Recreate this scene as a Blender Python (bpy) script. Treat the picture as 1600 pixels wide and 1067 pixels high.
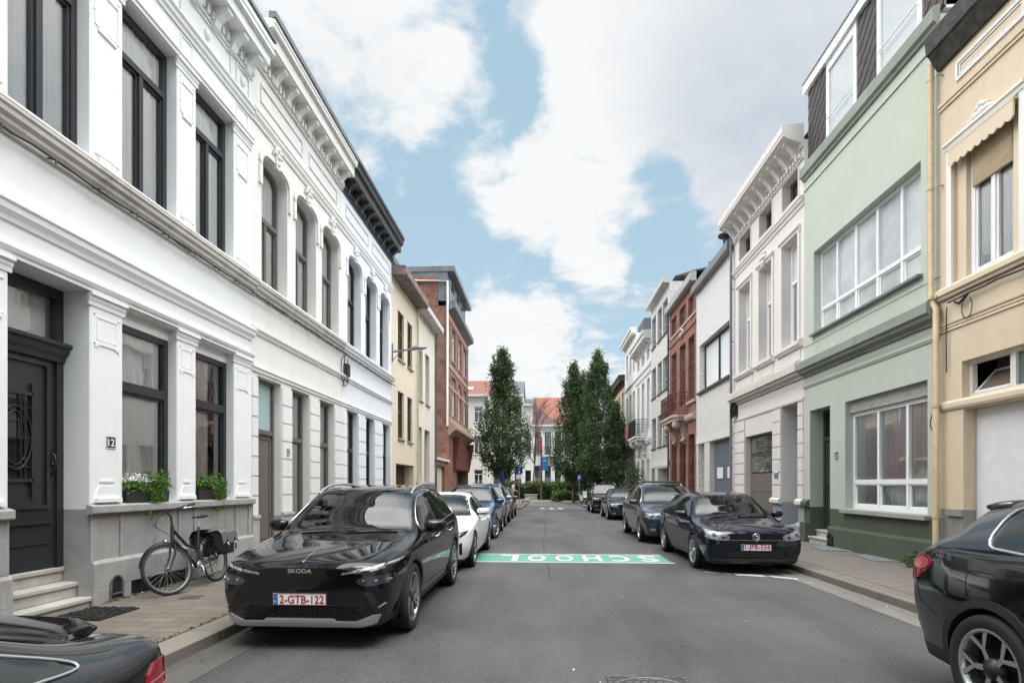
import bpy, bmesh, math, random
import numpy as np
from mathutils import Vector, Matrix
from mathutils.bvhtree import BVHTree

for _o in list(bpy.data.objects):
    bpy.data.objects.remove(_o)
SC = bpy.context.scene
COL = SC.collection
rad = math.radians
RND = random.Random(7)

# ------------------------------------------------------------------ camera
YAW = math.atan(50 / 870)
cam_d = bpy.data.cameras.new('camera')
cam = bpy.data.objects.new('camera', cam_d)
COL.objects.link(cam)
cam.location = (0, 0, 1.6)
cam.rotation_euler = (rad(90), 0, YAW)
cam_d.sensor_width = 36
cam_d.lens = 36 * 870 / 1600
cam_d.shift_y = (757 - 533.5) / 1600
cam_d.clip_start = 0.05
cam_d.clip_end = 3000
SC.camera = cam

# ------------------------------------------------------------------ sun, sky, exposure
SUN_EL, SUN_AZ = 68.0, 158.0          # azimuth measured clockwise from +Y
sun_d = bpy.data.lights.new('sun', 'SUN')
sun_d.energy = 1.5
sun_d.angle = rad(35)
sun_d.color = (1.0, 0.965, 0.92)
sun = bpy.data.objects.new('sun', sun_d)
COL.objects.link(sun)
_e, _a = rad(SUN_EL), rad(SUN_AZ)
_sdir = Vector((math.sin(_a) * math.cos(_e), math.cos(_a) * math.cos(_e), math.sin(_e)))
sun.rotation_euler = _sdir.to_track_quat('Z', 'Y').to_euler()
sun.location = (0, -20, 40)

SC.view_settings.view_transform = 'Standard'
SC.view_settings.look = 'None'
SC.view_settings.gamma = 1
SC.view_settings.exposure = 0.86

W = bpy.data.worlds.new('World')
SC.world = W
W.use_nodes = True
_nt = W.node_tree
_nt.nodes.clear()


class NT:
    """tiny wrapper for writing node trees"""
    def __init__(s, nt):
        s.nt = nt
    def add(s, t, props=None, **ins):
        n = s.nt.nodes.new(t)
        for k, v in (props or {}).items():
            setattr(n, k, v)
        for k, v in ins.items():
            k2 = int(k[1:]) if k[0] == 'i' and k[1:].isdigit() else k.replace('_', ' ')
            s.put(n.inputs[k2], v)
        return n
    def put(s, sock, v):
        if isinstance(v, bpy.types.NodeSocket):
            s.nt.links.new(v, sock)
        elif isinstance(v, bpy.types.Node):
            s.nt.links.new(v.outputs[0], sock)
        else:
            if sock.type == 'RGBA' and len(v) == 3:
                v = (*v, 1)
            sock.default_value = v
    def math(s, op, a, b=0.0, clamp=False):
        return s.add('ShaderNodeMath', {'operation': op, 'use_clamp': clamp}, i0=a, i1=b).outputs[0]
    def mix(s, f, a, b, mode='MIX'):
        n = s.nt.nodes.new('ShaderNodeMix')
        n.data_type = 'RGBA'
        n.blend_type = mode
        s.put(n.inputs[0], f)
        s.put(n.inputs[6], a)
        s.put(n.inputs[7], b)
        return n.outputs[2]
    def ramp(s, f, stops):
        n = s.nt.nodes.new('ShaderNodeValToRGB')
        s.put(n.inputs[0], f)
        cr = n.color_ramp
        while len(cr.elements) < len(stops):
            cr.elements.new(0.5)
        for e, (p, c) in zip(cr.elements, stops):
            e.position = p
            e.color = (c, c, c, 1) if not hasattr(c, '__len__') else (*c, 1)
        return n.outputs[0]
    def noise(s, vec, scale, detail=4, rough=0.55, dist=0.0):
        n = s.add('ShaderNodeTexNoise', None, Vector=vec, Scale=scale, Detail=detail, Roughness=rough, Distortion=dist)
        return n.outputs[0]
    def mapping(s, vec, scale=(1, 1, 1), loc=(0, 0, 0)):
        return s.add('ShaderNodeMapping', None, Vector=vec, Scale=scale, Location=loc).outputs[0]


def _pixdir(px, py):
    t, k = (px - 800) / 870, (757 - py) / 870
    c, s = math.cos(YAW), math.sin(YAW)
    return Vector((-s + t * c, c + t * s, k)).normalized()


w = NT(_nt)
_co = w.add('ShaderNodeTexCoord').outputs['Generated']
_sky = w.add('ShaderNodeTexSky', {'sky_type': 'NISHITA', 'sun_disc': False, 'sun_elevation': _e,
                                  'sun_rotation': _a, 'air_density': 1.0, 'dust_density': 1.6, 'ozone_density': 1.0})
_sep = w.add('ShaderNodeSeparateXYZ', None, Vector=_co)
_den = w.math('ADD', w.math('MAXIMUM', _sep.outputs[2], 0.0), 0.25)
_pl = w.add('ShaderNodeCombineXYZ', None, X=w.math('DIVIDE', _sep.outputs[0], _den), Y=w.math('DIVIDE', _sep.outputs[1], _den), Z=0.0).outputs[0]
_n1 = w.noise(_pl, 5.4, 14, 0.62, 0.3)
_n2 = w.noise(w.mapping(_pl, loc=(4.2, 1.3, 0)), 1.2, 4, 0.5)
_field = w.math('ADD', w.math('MULTIPLY', w.math('SUBTRACT', _n1, 0.48), 4.2), w.math('MULTIPLY', w.math('SUBTRACT', _n2, 0.52), 0.4))


def blob(f, px, py, r, wt):
    dt = w.add('ShaderNodeVectorMath', {'operation': 'DOT_PRODUCT'}, i0=_co, i1=_pixdir(px, py)).outputs['Value']
    mr = w.add('ShaderNodeMapRange', {'interpolation_type': 'SMOOTHSTEP', 'clamp': True}, i0=dt, i1=math.cos(rad(r)), i2=1.0, i3=0.0, i4=wt * 0.82)
    return w.math('ADD', f, mr.outputs[0])

# the cloud banks of that sky: direction, angular radius (deg), how much cloud
for _b in ((420, 0, 17, .6), (560, 30, 11, .5), (650, 70, 9, .5), (725, 95, 4, .4), (980, 40, 10, .6), (890, 40, 6, .45), (930, 120, 7, .5), (855, 200, 5, .6), (800, 290, 7, .68), (755, 320, 5, .4), (880, 265, 6, .55),
           (965, 325, 6, .6), (880, 340, 6, .45), (925, 410, 4.5, .65), (965, 445, 4.5, .5), (1160, 40, 17, .8), (1300, 170, 14, .7), (1090, 130, 8, .5), (1200, 290, 9, .55), (1010, 180, 6, .45), (1150, 230, 6, .4),
           (790, 480, 7, .68), (850, 535, 8, .65), (750, 570, 8, .65), (930, 590, 8, .6), (775, 165, 2.8, .55),
           (610, 290, 17, -.35), (790, 110, 5, -.6), (1040, 250, 4.5, -.6), (940, 520, 5, -.5), (700, 400, 8, -.3), (1050, 400, 7, -.4), (920, 220, 3, -.35), (860, 430, 4, -.4),
           (-120, 200, 18, .8), (-400, 220, 25, .8), (1750, 150, 22, .6)):  # clouds out of view, added for the window reflections
    _field = blob(_field, *_b)
_cov = w.add('ShaderNodeMapRange', {'interpolation_type': 'SMOOTHSTEP', 'clamp': True}, i0=_field, i1=0.02, i2=0.98, i3=0.0, i4=1.0).outputs[0]
_gr = 0.0
for _b in ((1210, 50, 16, .45), (1320, 170, 18, .5), (560, 110, 7, .12), (1200, 300, 9, .2)):
    _gr = blob(_gr, *_b)
_n3 = w.noise(w.mapping(_pl, loc=(9, 3, 0)), 4.5, 6, 0.6)
_ccol = w.mix(w.math('MULTIPLY', _gr, w.math('MULTIPLY', _n3, 2.0), True), (5.4, 5.4, 5.4), (3.1, 3.45, 3.9))
_ccol = w.mix(w.math('MULTIPLY', w.math('SUBTRACT', _n3, 0.45), 1.0, True), _ccol, (4.6, 4.75, 4.9))
_hz = w.add('ShaderNodeMapRange', {'clamp': True}, i0=_sep.outputs[2], i1=0.0, i2=0.7, i3=0.55, i4=0.05).outputs[0]
_blue = w.mix(_hz, (2.55, 3.8, 4.6), (4.0, 4.5, 4.85))
_blue = w.mix(0.25, _blue, w.mix(1.0, _sky.outputs[0], (0.8, 0.9, 0.85), 'MULTIPLY'))
_final = w.mix(w.math('MULTIPLY', _cov, 0.95), _blue, _ccol)
# bright band added overhead, out of view, to light the house fronts
_ss = lambda v, a, b: w.add('ShaderNodeMapRange', {'interpolation_type': 'SMOOTHSTEP', 'clamp': True}, i0=v, i1=a, i2=b, i3=0.0, i4=1.0).outputs[0]
_yy = w.math('ADD', _sep.outputs[1], w.math('MULTIPLY', w.math('SUBTRACT', _n2, 0.5), 0.3))
_zen = w.math('MULTIPLY', w.math('MULTIPLY', w.math('SUBTRACT', 1.0, _ss(_yy, 0.22, 0.62)), _ss(_yy, -0.6, -0.2)), _ss(_sep.outputs[2], 0.12, 0.45))
_zk = w.math('ADD', 0.55, w.math('MULTIPLY', _n3, 0.9))
_zc = w.mix(1.0, (32.0, 31.9, 31.5), w.add('ShaderNodeCombineXYZ', None, X=_zk, Y=_zk, Z=_zk).outputs[0], 'MULTIPLY')
_final = w.mix(_zen, _final, _zc)
_bg = w.add('ShaderNodeBackground', None, Color=_final, Strength=0.1)
_out = w.add('ShaderNodeOutputWorld')
_nt.links.new(_bg.outputs[0], _out.inputs[0])

SC.cycles.max_bounces = 7
SC.cycles.transparent_max_bounces = 12
SC.cycles.caustics_reflective = False
SC.cycles.caustics_refractive = False
try:
    SC.cycles.use_denoising = True
except Exception:
    pass

# ================================================================== helpers
def thing(name, label, cat, loc=(0, 0, 0), rz=0.0, group=None):
    o = bpy.data.objects.new(name, None)
    COL.objects.link(o)
    o.empty_display_size = 0.3
    o.location = loc
    o.rotation_euler = (0, 0, rz)
    o['label'] = label
    o['category'] = cat
    if group:
        o['group'] = group
    return o


def tag(o, label=None, cat=None, group=None, kind=None):
    for k, v in (('label', label), ('category', cat), ('group', group), ('kind', kind)):
        if v:
            o[k] = v
    return o


def copy_tree(o, parent=None):
    c = o.copy()
    COL.objects.link(c)
    if parent is not None:
        c.parent = parent
    for ch in list(o.children):
        copy_tree(ch, c)
    return c


class MB:
    """collects faces, then links them as ONE mesh object"""
    def __init__(s):
        s.v, s.f, s.m, s.sm = [], [], [], []
    def face(s, pts, m=0, smooth=False):
        i = len(s.v)
        s.v.extend(tuple(p) for p in pts)
        s.f.append(tuple(range(i, i + len(pts))))
        s.m.append(m)
        s.sm.append(smooth)
    def mesh(s, verts, faces, m=0, smooth=False):
        i = len(s.v)
        s.v.extend(tuple(p) for p in verts)
        for f in faces:
            s.f.append(tuple(i + k for k in f))
            s.m.append(m)
            s.sm.append(smooth)
    def box(s, x0, x1, y0, y1, z0, z1, m=0):
        if x0 > x1: x0, x1 = x1, x0
        if y0 > y1: y0, y1 = y1, y0
        if z0 > z1: z0, z1 = z1, z0
        v = [(x, y, z) for z in (z0, z1) for y in (y0, y1) for x in (x0, x1)]
        s.mesh(v, [(0, 2, 3, 1), (4, 5, 7, 6), (0, 1, 5, 4), (2, 6, 7, 3), (0, 4, 6, 2), (1, 3, 7, 5)], m)
    def prism(s, poly, a, b, fn, m=0, smooth=False):
        """poly: 2D points; fn(p, t) -> 3D with t = a or b"""
        n = len(poly)
        v = [fn(p, a) for p in poly] + [fn(p, b) for p in poly]
        s.mesh(v, [tuple(range(n)), tuple(range(2 * n - 1, n - 1, -1))], m, False)
        s.mesh(v, [(i, i + n, (i + 1) % n + n, (i + 1) % n) for i in range(n)], m, smooth)
    def tube(s, path, r, n=8, m=0, closed=False, caps=True):
        P = [Vector(p) for p in path]
        rs = r if hasattr(r, '__len__') else [r] * len(P)
        rings = []
        up = Vector((0, 0, 1))
        prev = None
        N = len(P)
        for i, p in enumerate(P):
            if closed:
                d = P[(i + 1) % N] - P[i - 1]
            else:
                d = P[min(i + 1, N - 1)] - P[max(i - 1, 0)]
            if d.length < 1e-9:
                d = Vector((0, 0, 1))
            d.normalize()
            if prev is None:
                a = d.cross(up)
                if a.length < 1e-3:
                    a = d.cross(Vector((1, 0, 0)))
            else:
                a = prev - d * prev.dot(d)
                if a.length < 1e-6:
                    a = d.cross(up)
            a.normalize()
            prev = a
            b = d.cross(a)
            rings.append([p + (a * math.cos(2 * math.pi * k / n) + b * math.sin(2 * math.pi * k / n)) * rs[i] for k in range(n)])
        v = [q for ring in rings for q in ring]
        f = []
        M = N if closed else N - 1
        for i in range(M):
            j = (i + 1) % N
            for k in range(n):
                f.append((i * n + k, i * n + (k + 1) % n, j * n + (k + 1) % n, j * n + k))
        s.mesh(v, f, m, True)
        if caps and not closed:
            s.mesh(rings[0], [tuple(range(n - 1, -1, -1))], m)
            s.mesh(rings[-1], [tuple(range(n))], m)
    def lathe(s, prof, n=32, m=0, axis='X', c=(0, 0, 0), smooth=True, closed=False):
        """prof: (radius, height along axis)"""
        v, f = [], []
        for r, h in prof:
            for k in range(n):
                a = 2 * math.pi * k / n
                p = {'X': (h, r * math.cos(a), r * math.sin(a)), 'Y': (r * math.cos(a), h, r * math.sin(a)), 'Z': (r * math.cos(a), r * math.sin(a), h)}[axis]
                v.append((p[0] + c[0], p[1] + c[1], p[2] + c[2]))
        q = len(prof)
        for i in range(q if closed else q - 1):
            j = (i + 1) % q
            for k in range(n):
                f.append((i * n + k, i * n + (k + 1) % n, j * n + (k + 1) % n, j * n + k))
        s.mesh(v, f, m, smooth)
    def ball(s, c, r, nu=12, nv=8, m=0):
        rx, ry, rz = r if hasattr(r, '__len__') else (r, r, r)
        v, f = [], []
        for j in range(nv + 1):
            t = math.pi * j / nv
            for i in range(nu):
                a = 2 * math.pi * i / nu
                v.append((c[0] + rx * math.sin(t) * math.cos(a), c[1] + ry * math.sin(t) * math.sin(a), c[2] + rz * math.cos(t)))
        for j in range(nv):
            for i in range(nu):
                f.append((j * nu + i, (j + 1) * nu + i, (j + 1) * nu + (i + 1) % nu, j * nu + (i + 1) % nu))
        s.mesh(v, f, m, True)
    def build(s, name, mats, parent=None, loc=None, rot=None, weld=False, bevel=0.0):
        me = bpy.data.meshes.new(name)
        me.from_pydata(s.v, [], s.f)
        mats = mats if isinstance(mats, (list, tuple)) else [mats]
        for m in mats:
            me.materials.append(m)
        me.polygons.foreach_set('material_index', s.m)
        me.polygons.foreach_set('use_smooth', s.sm)
        if weld:
            bm = bmesh.new()
            bm.from_mesh(me)
            bmesh.ops.remove_doubles(bm, verts=bm.verts, dist=0.0004)
            bm.to_mesh(me)
            bm.free()
        me.update()
        o = bpy.data.objects.new(name, me)
        COL.objects.link(o)
        if parent is not None:
            o.parent = parent
        if loc is not None:
            o.location = loc
        if rot is not None:
            o.rotation_euler = rot
        if bevel:
            b = o.modifiers.new('bevel', 'BEVEL')
            b.width = bevel
            b.segments = 2
            b.limit_method = 'ANGLE'
        return o


def text_mb(mb, txt, size, m=0, width=None, depth=0.004, fn=None, bold=0.0):
    """lettering as real geometry; fn maps (x, y, z) of the flat text to 3D; text centred on 0,0"""
    cu = bpy.data.curves.new('lettering', 'FONT')
    cu.body = txt
    cu.size = size
    cu.align_x = 'CENTER'
    cu.align_y = 'CENTER'
    cu.extrude = depth / 2
    cu.offset = bold
    cu.resolution_u = 3
    ob = bpy.data.objects.new('lettering', cu)
    COL.objects.link(ob)
    dg = bpy.context.evaluated_depsgraph_get()
    me = bpy.data.meshes.new_from_object(ob.evaluated_get(dg))
    vs = [v.co.copy() for v in me.vertices]
    fs = [tuple(p.vertices) for p in me.polygons]
    bpy.data.objects.remove(ob)
    bpy.data.curves.remove(cu)
    bpy.data.meshes.remove(me)
    if not vs:
        return
    xs = [v.x for v in vs]
    ys = [v.y for v in vs]
    cx, cy = (min(xs) + max(xs)) / 2, (min(ys) + max(ys)) / 2
    k = 1.0 if width is None else width / (max(xs) - min(xs))
    vs = [((v.x - cx) * k, v.y - cy, v.z + depth / 2) for v in vs]
    mb.mesh([fn(*p) for p in vs], fs, m)


# ================================================================== materials
MATS = {}


def new_mat(name):
    m = bpy.data.materials.new(name)
    m.use_nodes = True
    nt = m.node_tree
    p = nt.nodes.get('Principled BSDF')
    return m, NT(nt), p


def plain(name, col, rough=0.6, metal=0.0, coat=0.0, spec=0.5, var=0.0, vs=6.0, bump=0.0, bs=80.0, crough=0.03):
    if name in MATS:
        return MATS[name]
    m, n, p = new_mat(name)
    p.inputs['Roughness'].default_value = rough
    p.inputs['Metallic'].default_value = metal
    p.inputs['Coat Weight'].default_value = coat
    p.inputs['Coat Roughness'].default_value = crough
    p.inputs['Specular IOR Level'].default_value = spec
    p.inputs['Base Color'].default_value = (*col, 1)
    if var or bump:
        co = n.add('ShaderNodeTexCoord').outputs['Object']
        if var:
            f = n.noise(co, vs, 5, 0.6)
            n.put(p.inputs['Base Color'], n.mix(n.ramp(f, [(0.3, 0.0), (0.7, 1.0)]), tuple(c * (1 - var) for c in col), tuple(min(1, c * (1 + var)) for c in col)))
        if bump:
            b = n.add('ShaderNodeBump', None, Height=n.noise(co, bs, 4, 0.6), Strength=bump, Distance=0.01)
            n.put(p.inputs['Normal'], b.outputs[0])
    MATS[name] = m
    return m


def plaster(name, col, var=0.05, dirt=0.12, dcol=(0.28, 0.26, 0.23), rough=0.8, bump=0.12, ds=1.0, crack=0.0):
    """painted render: slight unevenness, rain streaks and grime, fine grain"""
    if name in MATS:
        return MATS[name]
    m, n, p = new_mat(name)
    p.inputs['Roughness'].default_value = rough
    co = n.add('ShaderNodeTexCoord').outputs['Object']
    f1 = n.noise(co, 0.9, 6, 0.6, 0.3)
    c = n.mix(n.ramp(f1, [(0.3, 0.0), (0.7, 1.0)]), tuple(x * (1 - var) for x in col), tuple(min(1, x * (1 + var)) for x in col))
    f2 = n.noise(n.mapping(co, (5 * ds, 5 * ds, 0.35)), 1.0, 6, 0.65)
    f3 = n.noise(co, 2.3, 7, 0.7, 0.6)
    zz = n.add('ShaderNodeSeparateXYZ', None, Vector=co).outputs[2]
    spl = n.math('MULTIPLY', n.add('ShaderNodeMapRange', {'clamp': True}, i0=zz, i1=0.1, i2=0.75, i3=1.0, i4=0.0).outputs[0], n.ramp(f3, [(0.4, 0.0), (0.62, 1.0)]))
    d = n.math('MULTIPLY', n.ramp(f2, [(0.5, 0.0), (0.75, 1.0)]), n.ramp(f3, [(0.42, 0.0), (0.7, 1.0)]))
    c = n.mix(n.math('MULTIPLY', d, dirt * 3.0, True), c, tuple(a * b * 1.6 for a, b in zip(col, dcol)) if dirt < 0.5 else dcol)
    c = n.mix(n.math('MULTIPLY', spl, 0.4), c, (0.10, 0.09, 0.075))
    if crack:
        v = n.add('ShaderNodeTexVoronoi', {'feature': 'DISTANCE_TO_EDGE'}, Vector=n.add('ShaderNodeMixRGB', None, Fac=0.25, Color1=co, Color2=n.add('ShaderNodeTexNoise', None, Vector=co, Scale=2.0, Detail=6.0).outputs['Color']).outputs[0], Scale=0.7)
        k = n.math('MULTIPLY', n.ramp(v.outputs['Distance'], [(0.0, 1.0), (0.006, 0.0)]), n.ramp(f3, [(0.5, 0.0), (0.6, 1.0)]))
        c = n.mix(n.math('MULTIPLY', k, crack, True), c, tuple(x * 0.35 for x in col))
    n.put(p.inputs['Base Color'], c)
    h = n.math('ADD', n.math('MULTIPLY', n.noise(co, 90, 3, 0.6), 0.35), n.noise(co, 7, 4, 0.6))
    n.put(p.inputs['Normal'], n.add('ShaderNodeBump', None, Height=h, Strength=bump, Distance=0.012).outputs[0])
    MATS[name] = m
    return m


def bricks(name, c1, c2, mortar, bw=0.22, bh=0.065, ms=0.012, rough=0.85, bump=0.5, dirt=0.25):
    if name in MATS:
        return MATS[name]
    m, n, p = new_mat(name)
    p.inputs['Roughness'].default_value = rough
    co = n.add('ShaderNodeTexCoord').outputs['Object']
    s = n.add('ShaderNodeSeparateXYZ', None, Vector=co)
    v = n.add('ShaderNodeCombineXYZ', None, X=n.math('ADD', s.outputs[0], s.outputs[1]), Y=s.outputs[2], Z=0.0).outputs[0]
    b = n.add('ShaderNodeTexBrick', None, Vector=v, Color1=c1, Color2=c2, Mortar=mortar, Scale=1.0, Mortar_Size=ms, Mortar_Smooth=0.3, Bias=-0.1, Brick_Width=bw, Row_Height=bh)
    f = n.noise(co, 1.6, 9, 0.75)
    c = n.mix(n.math('MULTIPLY', n.ramp(f, [(0.42, 0.0), (0.6, 1.0)]), dirt), b.outputs[0], tuple(x * 0.4 for x in c1))
    f4 = n.noise(co, 9, 4, 0.7)
    c = n.mix(n.math('MULTIPLY', n.ramp(f4, [(0.45, 0.0), (0.7, 1.0)]), 0.5), c, tuple(min(1, x * 1.5) for x in c2))
    n.put(p.inputs['Base Color'], c)
    n.put(p.inputs['Normal'], n.add('ShaderNodeBump', {'invert': True}, Height=b.outputs['Fac'], Strength=bump, Distance=0.01).outputs[0])
    MATS[name] = m
    return m


def stone(name, col, var=0.18, dirt=0.5, dcol=(0.10, 0.10, 0.10), rough=0.75):
    """blue-grey limestone with dark rain marks"""
    if name in MATS:
        return MATS[name]
    m, n, p = new_mat(name)
    p.inputs['Roughness'].default_value = rough
    co = n.add('ShaderNodeTexCoord').outputs['Object']
    f1 = n.noise(co, 3.0, 8, 0.7, 0.5)
    c = n.mix(n.ramp(f1, [(0.3, 0.0), (0.7, 1.0)]), tuple(x * (1 - var) for x in col), tuple(x * (1 + var) for x in col))
    f2 = n.noise(n.mapping(co, (6, 6, 0.5)), 1.0, 6, 0.7)
    f3 = n.noise(co, 1.4, 5, 0.6)
    d = n.math('MULTIPLY', n.ramp(f2, [(0.5, 0.0), (0.66, 1.0)]), n.ramp(f3, [(0.42, 0.0), (0.62, 1.0)]))
    c = n.mix(n.math('MULTIPLY', d, dirt, True), c, dcol)
    sp = n.noise(co, 160, 2, 0.6)
    c = n.mix(n.math('MULTIPLY', n.ramp(sp, [(0.45, 0.0), (0.7, 1.0)]), 0.35), c, tuple(x * 0.55 for x in col))
    n.put(p.inputs['Base Color'], c)
    n.put(p.inputs['Normal'], n.add('ShaderNodeBump', None, Height=n.math('ADD', n.noise(co, 40, 5, 0.7), f1), Strength=0.25, Distance=0.01).outputs[0])
    MATS[name] = m
    return m


def window_glass(name, tint=(0.98, 1.0, 1.0), ior=1.55, refl=1.0, gain=1.7):
    if name in MATS:
        return MATS[name]
    m, n, p = new_mat(name)
    nt = n.nt
    nt.nodes.remove(p)
    tr = n.add('ShaderNodeBsdfTransparent', None, Color=tint)
    co = n.add('ShaderNodeTexCoord').outputs['Object']
    bp = n.add('ShaderNodeBump', None, Height=n.noise(co, 1.7, 2, 0.5), Strength=0.05, Distance=0.05)
    gl = n.add('ShaderNodeBsdfGlossy', None, Color=(refl, refl, refl), Roughness=0.015, Normal=bp.outputs[0])
    fr = n.add('ShaderNodeFresnel', None, IOR=ior)
    f = n.math('MULTIPLY', n.math('ADD', fr.outputs[0], 0.05), gain, True)
    mx = n.add('ShaderNodeMixShader', None, i0=f, i1=tr.outputs[0], i2=gl.outputs[0])
    out = nt.nodes.get('Material Output')
    nt.links.new(mx.outputs[0], out.inputs[0])
    MATS[name] = m
    return m


def cloth(name, col, trans=0.35):
    if name in MATS:
        return MATS[name]
    m, n, p = new_mat(name)
    nt = n.nt
    nt.nodes.remove(p)
    d = n.add('ShaderNodeBsdfDiffuse', None, Color=col)
    t = n.add('ShaderNodeBsdfTranslucent', None, Color=col)
    mx = n.add('ShaderNodeMixShader', None, i0=trans, i1=d.outputs[0], i2=t.outputs[0])
    nt.links.new(mx.outputs[0], nt.nodes.get('Material Output').inputs[0])
    MATS[name] = m
    return m


def paint(name, col, metal=0.0, rough=0.35, flake=False):
    if name in MATS:
        return MATS[name]
    m, n, p = new_mat(name)
    p.inputs['Base Color'].default_value = (*col, 1)
    p.inputs['Metallic'].default_value = metal
    p.inputs['Roughness'].default_value = rough
    p.inputs['Coat Weight'].default_value = 1.0
    p.inputs['Specular IOR Level'].default_value = 0.0 if metal < 0.3 else 0.5
    p.inputs['Coat Roughness'].default_value = 0.02
    p.inputs['Coat IOR'].default_value = 1.5
    co = n.add('ShaderNodeTexCoord').outputs['Object']
    # road dust on the lower panels of any parked car is real dirt, thin and uneven
    f = n.noise(co, 5, 6, 0.65)
    n.put(p.inputs['Coat Roughness'], n.math('MULTIPLY', f, 0.05))
    MATS[name] = m
    return m


M_glass = window_glass('window_glass')
M_glass_far = plain('far_glass', (0.03, 0.035, 0.04), 0.05, spec=0.8)
M_net = cloth('net_curtain', (0.95, 0.96, 0.97), 0.05)
M_net_warm = cloth('cream_curtain', (0.70, 0.66, 0.60))
M_blind = cloth('white_blind', (0.9, 0.9, 0.9), 0.1)
M_room = plain('room_grey', (0.40, 0.38, 0.36), 0.9)  # plain warm grey for room backs and floors
M_anthra = plain('anthracite_lacquer', (0.022, 0.024, 0.028), 0.35, var=0.1)
M_taupe = plain('taupe_lacquer', (0.12, 0.11, 0.10), 0.45, var=0.1)
M_brownwood = plain('brown_lacquer', (0.06, 0.035, 0.025), 0.5, var=0.2)
M_pvc = plain('white_pvc', (0.78, 0.79, 0.80), 0.35)
M_offwood = plain('off_white_lacquer', (0.66, 0.65, 0.62), 0.5, var=0.05)
M_zinc = plain('zinc', (0.20, 0.21, 0.22), 0.45, metal=0.5, var=0.25, vs=3)
M_zinc_dark = plain('dark_zinc', (0.055, 0.058, 0.065), 0.5, metal=0.2, var=0.25, vs=3)
M_slate = plain('slate', (0.075, 0.08, 0.09), 0.7, var=0.25, vs=14, bump=0.3, bs=12)
M_bluestone = stone('bluestone', (0.33, 0.325, 0.32))
M_bluestone_lt = stone('bluestone_worn', (0.44, 0.42, 0.39), dirt=0.35)
M_black = plain('black_iron', (0.012, 0.012, 0.013), 0.5)
M_cable = plain('black_cable', (0.02, 0.02, 0.02), 0.6)
M_plate_white = plain('enamel_white', (0.75, 0.75, 0.76), 0.3)
M_plate_red = plain('plate_red', (0.28, 0.01, 0.02), 0.4)
M_plate_blue = plain('plate_blue', (0.01, 0.04, 0.25), 0.4)
M_chrome = plain('chrome', (0.75, 0.76, 0.78), 0.08, metal=1.0)
M_alloy = plain('alloy', (0.55, 0.56, 0.58), 0.25, metal=0.9)
M_alloy_dark = plain('alloy_dark', (0.03, 0.03, 0.032), 0.35, metal=0.3)
M_tyre = plain('tyre_rubber', (0.014, 0.014, 0.015), 0.75, var=0.3, vs=30, bump=0.2, bs=60)
M_plastic = plain('black_plastic', (0.016, 0.016, 0.018), 0.55, bump=0.1, bs=300)
M_gloss = plain('gloss_black', (0.005, 0.005, 0.006), 0.06)
M_arch = plain('arch_liner', (0.006, 0.006, 0.006), 0.9)
M_silver = plain('satin_silver', (0.42, 0.43, 0.45), 0.35, metal=0.6)
M_lamp_clear = plain('lamp_clear', (0.30, 0.31, 0.33), 0.12, metal=0.4, coat=1.0, var=0.5, vs=22)
M_lamp_dark = plain('lamp_dark', (0.06, 0.065, 0.075), 0.1, metal=0.4, coat=1.0)
M_lamp_white = plain('lamp_white', (0.75, 0.78, 0.82), 0.15, coat=1.0)
M_lamp_red = plain('lamp_red', (0.22, 0.004, 0.012), 0.08, coat=1.0)
M_lamp_pale = plain('lamp_pale_red', (0.45, 0.10, 0.12), 0.1, coat=1.0)
M_carglass = plain('car_glass', (0.010, 0.013, 0.013), 0.02, spec=0.7)
M_carglass_lt = plain('car_windscreen', (0.035, 0.045, 0.043), 0.02, spec=0.8, var=0.4, vs=1.5)

# ================================================================== ground, road, pavements
def asphalt(name, base=0.042, tone=(1.0, 1.0, 1.03)):
    m, n, p = new_mat(name)
    co = n.add('ShaderNodeTexCoord').outputs['Object']
    fine = n.noise(co, 55, 4, 0.8)
    mid = n.noise(co, 14, 5, 0.75)
    big = n.noise(n.mapping(co, (0.9, 0.22, 1)), 1.0, 5, 0.6, 0.4)
    patch = n.noise(co, 0.35, 4, 0.55)
    f = n.math('ADD', n.math('MULTIPLY', n.ramp(fine, [(0.42, 0.0), (0.60, 1.0)]), 0.45), n.math('MULTIPLY', n.ramp(mid, [(0.35, 0.0), (0.65, 1.0)]), 0.32))
    f = n.math('ADD', f, n.math('MULTIPLY', n.ramp(big, [(0.36, 0.0), (0.64, 1.0)]), 0.42))
    f = n.math('ADD', f, n.math('MULTIPLY', n.ramp(patch, [(0.4, 0.0), (0.6, 1.0)]), 0.30))
    lo, hi = base * 0.25, base * 1.75
    c = n.mix(f, tuple(lo * t for t in tone), tuple(hi * t for t in tone))
    grit = n.ramp(n.noise(co, 75, 2, 0.5), [(0.64, 0.0), (0.70, 1.0)])
    c = n.mix(n.math('MULTIPLY', grit, 0.5), c, (0.32, 0.31, 0.30))
    oil = n.ramp(n.noise(n.mapping(co, (1.6, 0.5, 1), (3, 1, 0)), 1.0, 6, 0.65), [(0.60, 0.0), (0.70, 1.0)])
    c = n.mix(n.math('MULTIPLY', oil, 0.5), c, (0.035, 0.034, 0.036))
    n.put(p.inputs['Base Color'], c)
    n.put(p.inputs['Roughness'], n.math('ADD', 0.62, n.math('MULTIPLY', mid, 0.3)))
    n.put(p.inputs['Normal'], n.add('ShaderNodeBump', None, Height=n.math('ADD', fine, n.math('MULTIPLY', mid, 0.6)), Strength=0.55, Distance=0.006).outputs[0])
    return m


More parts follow.
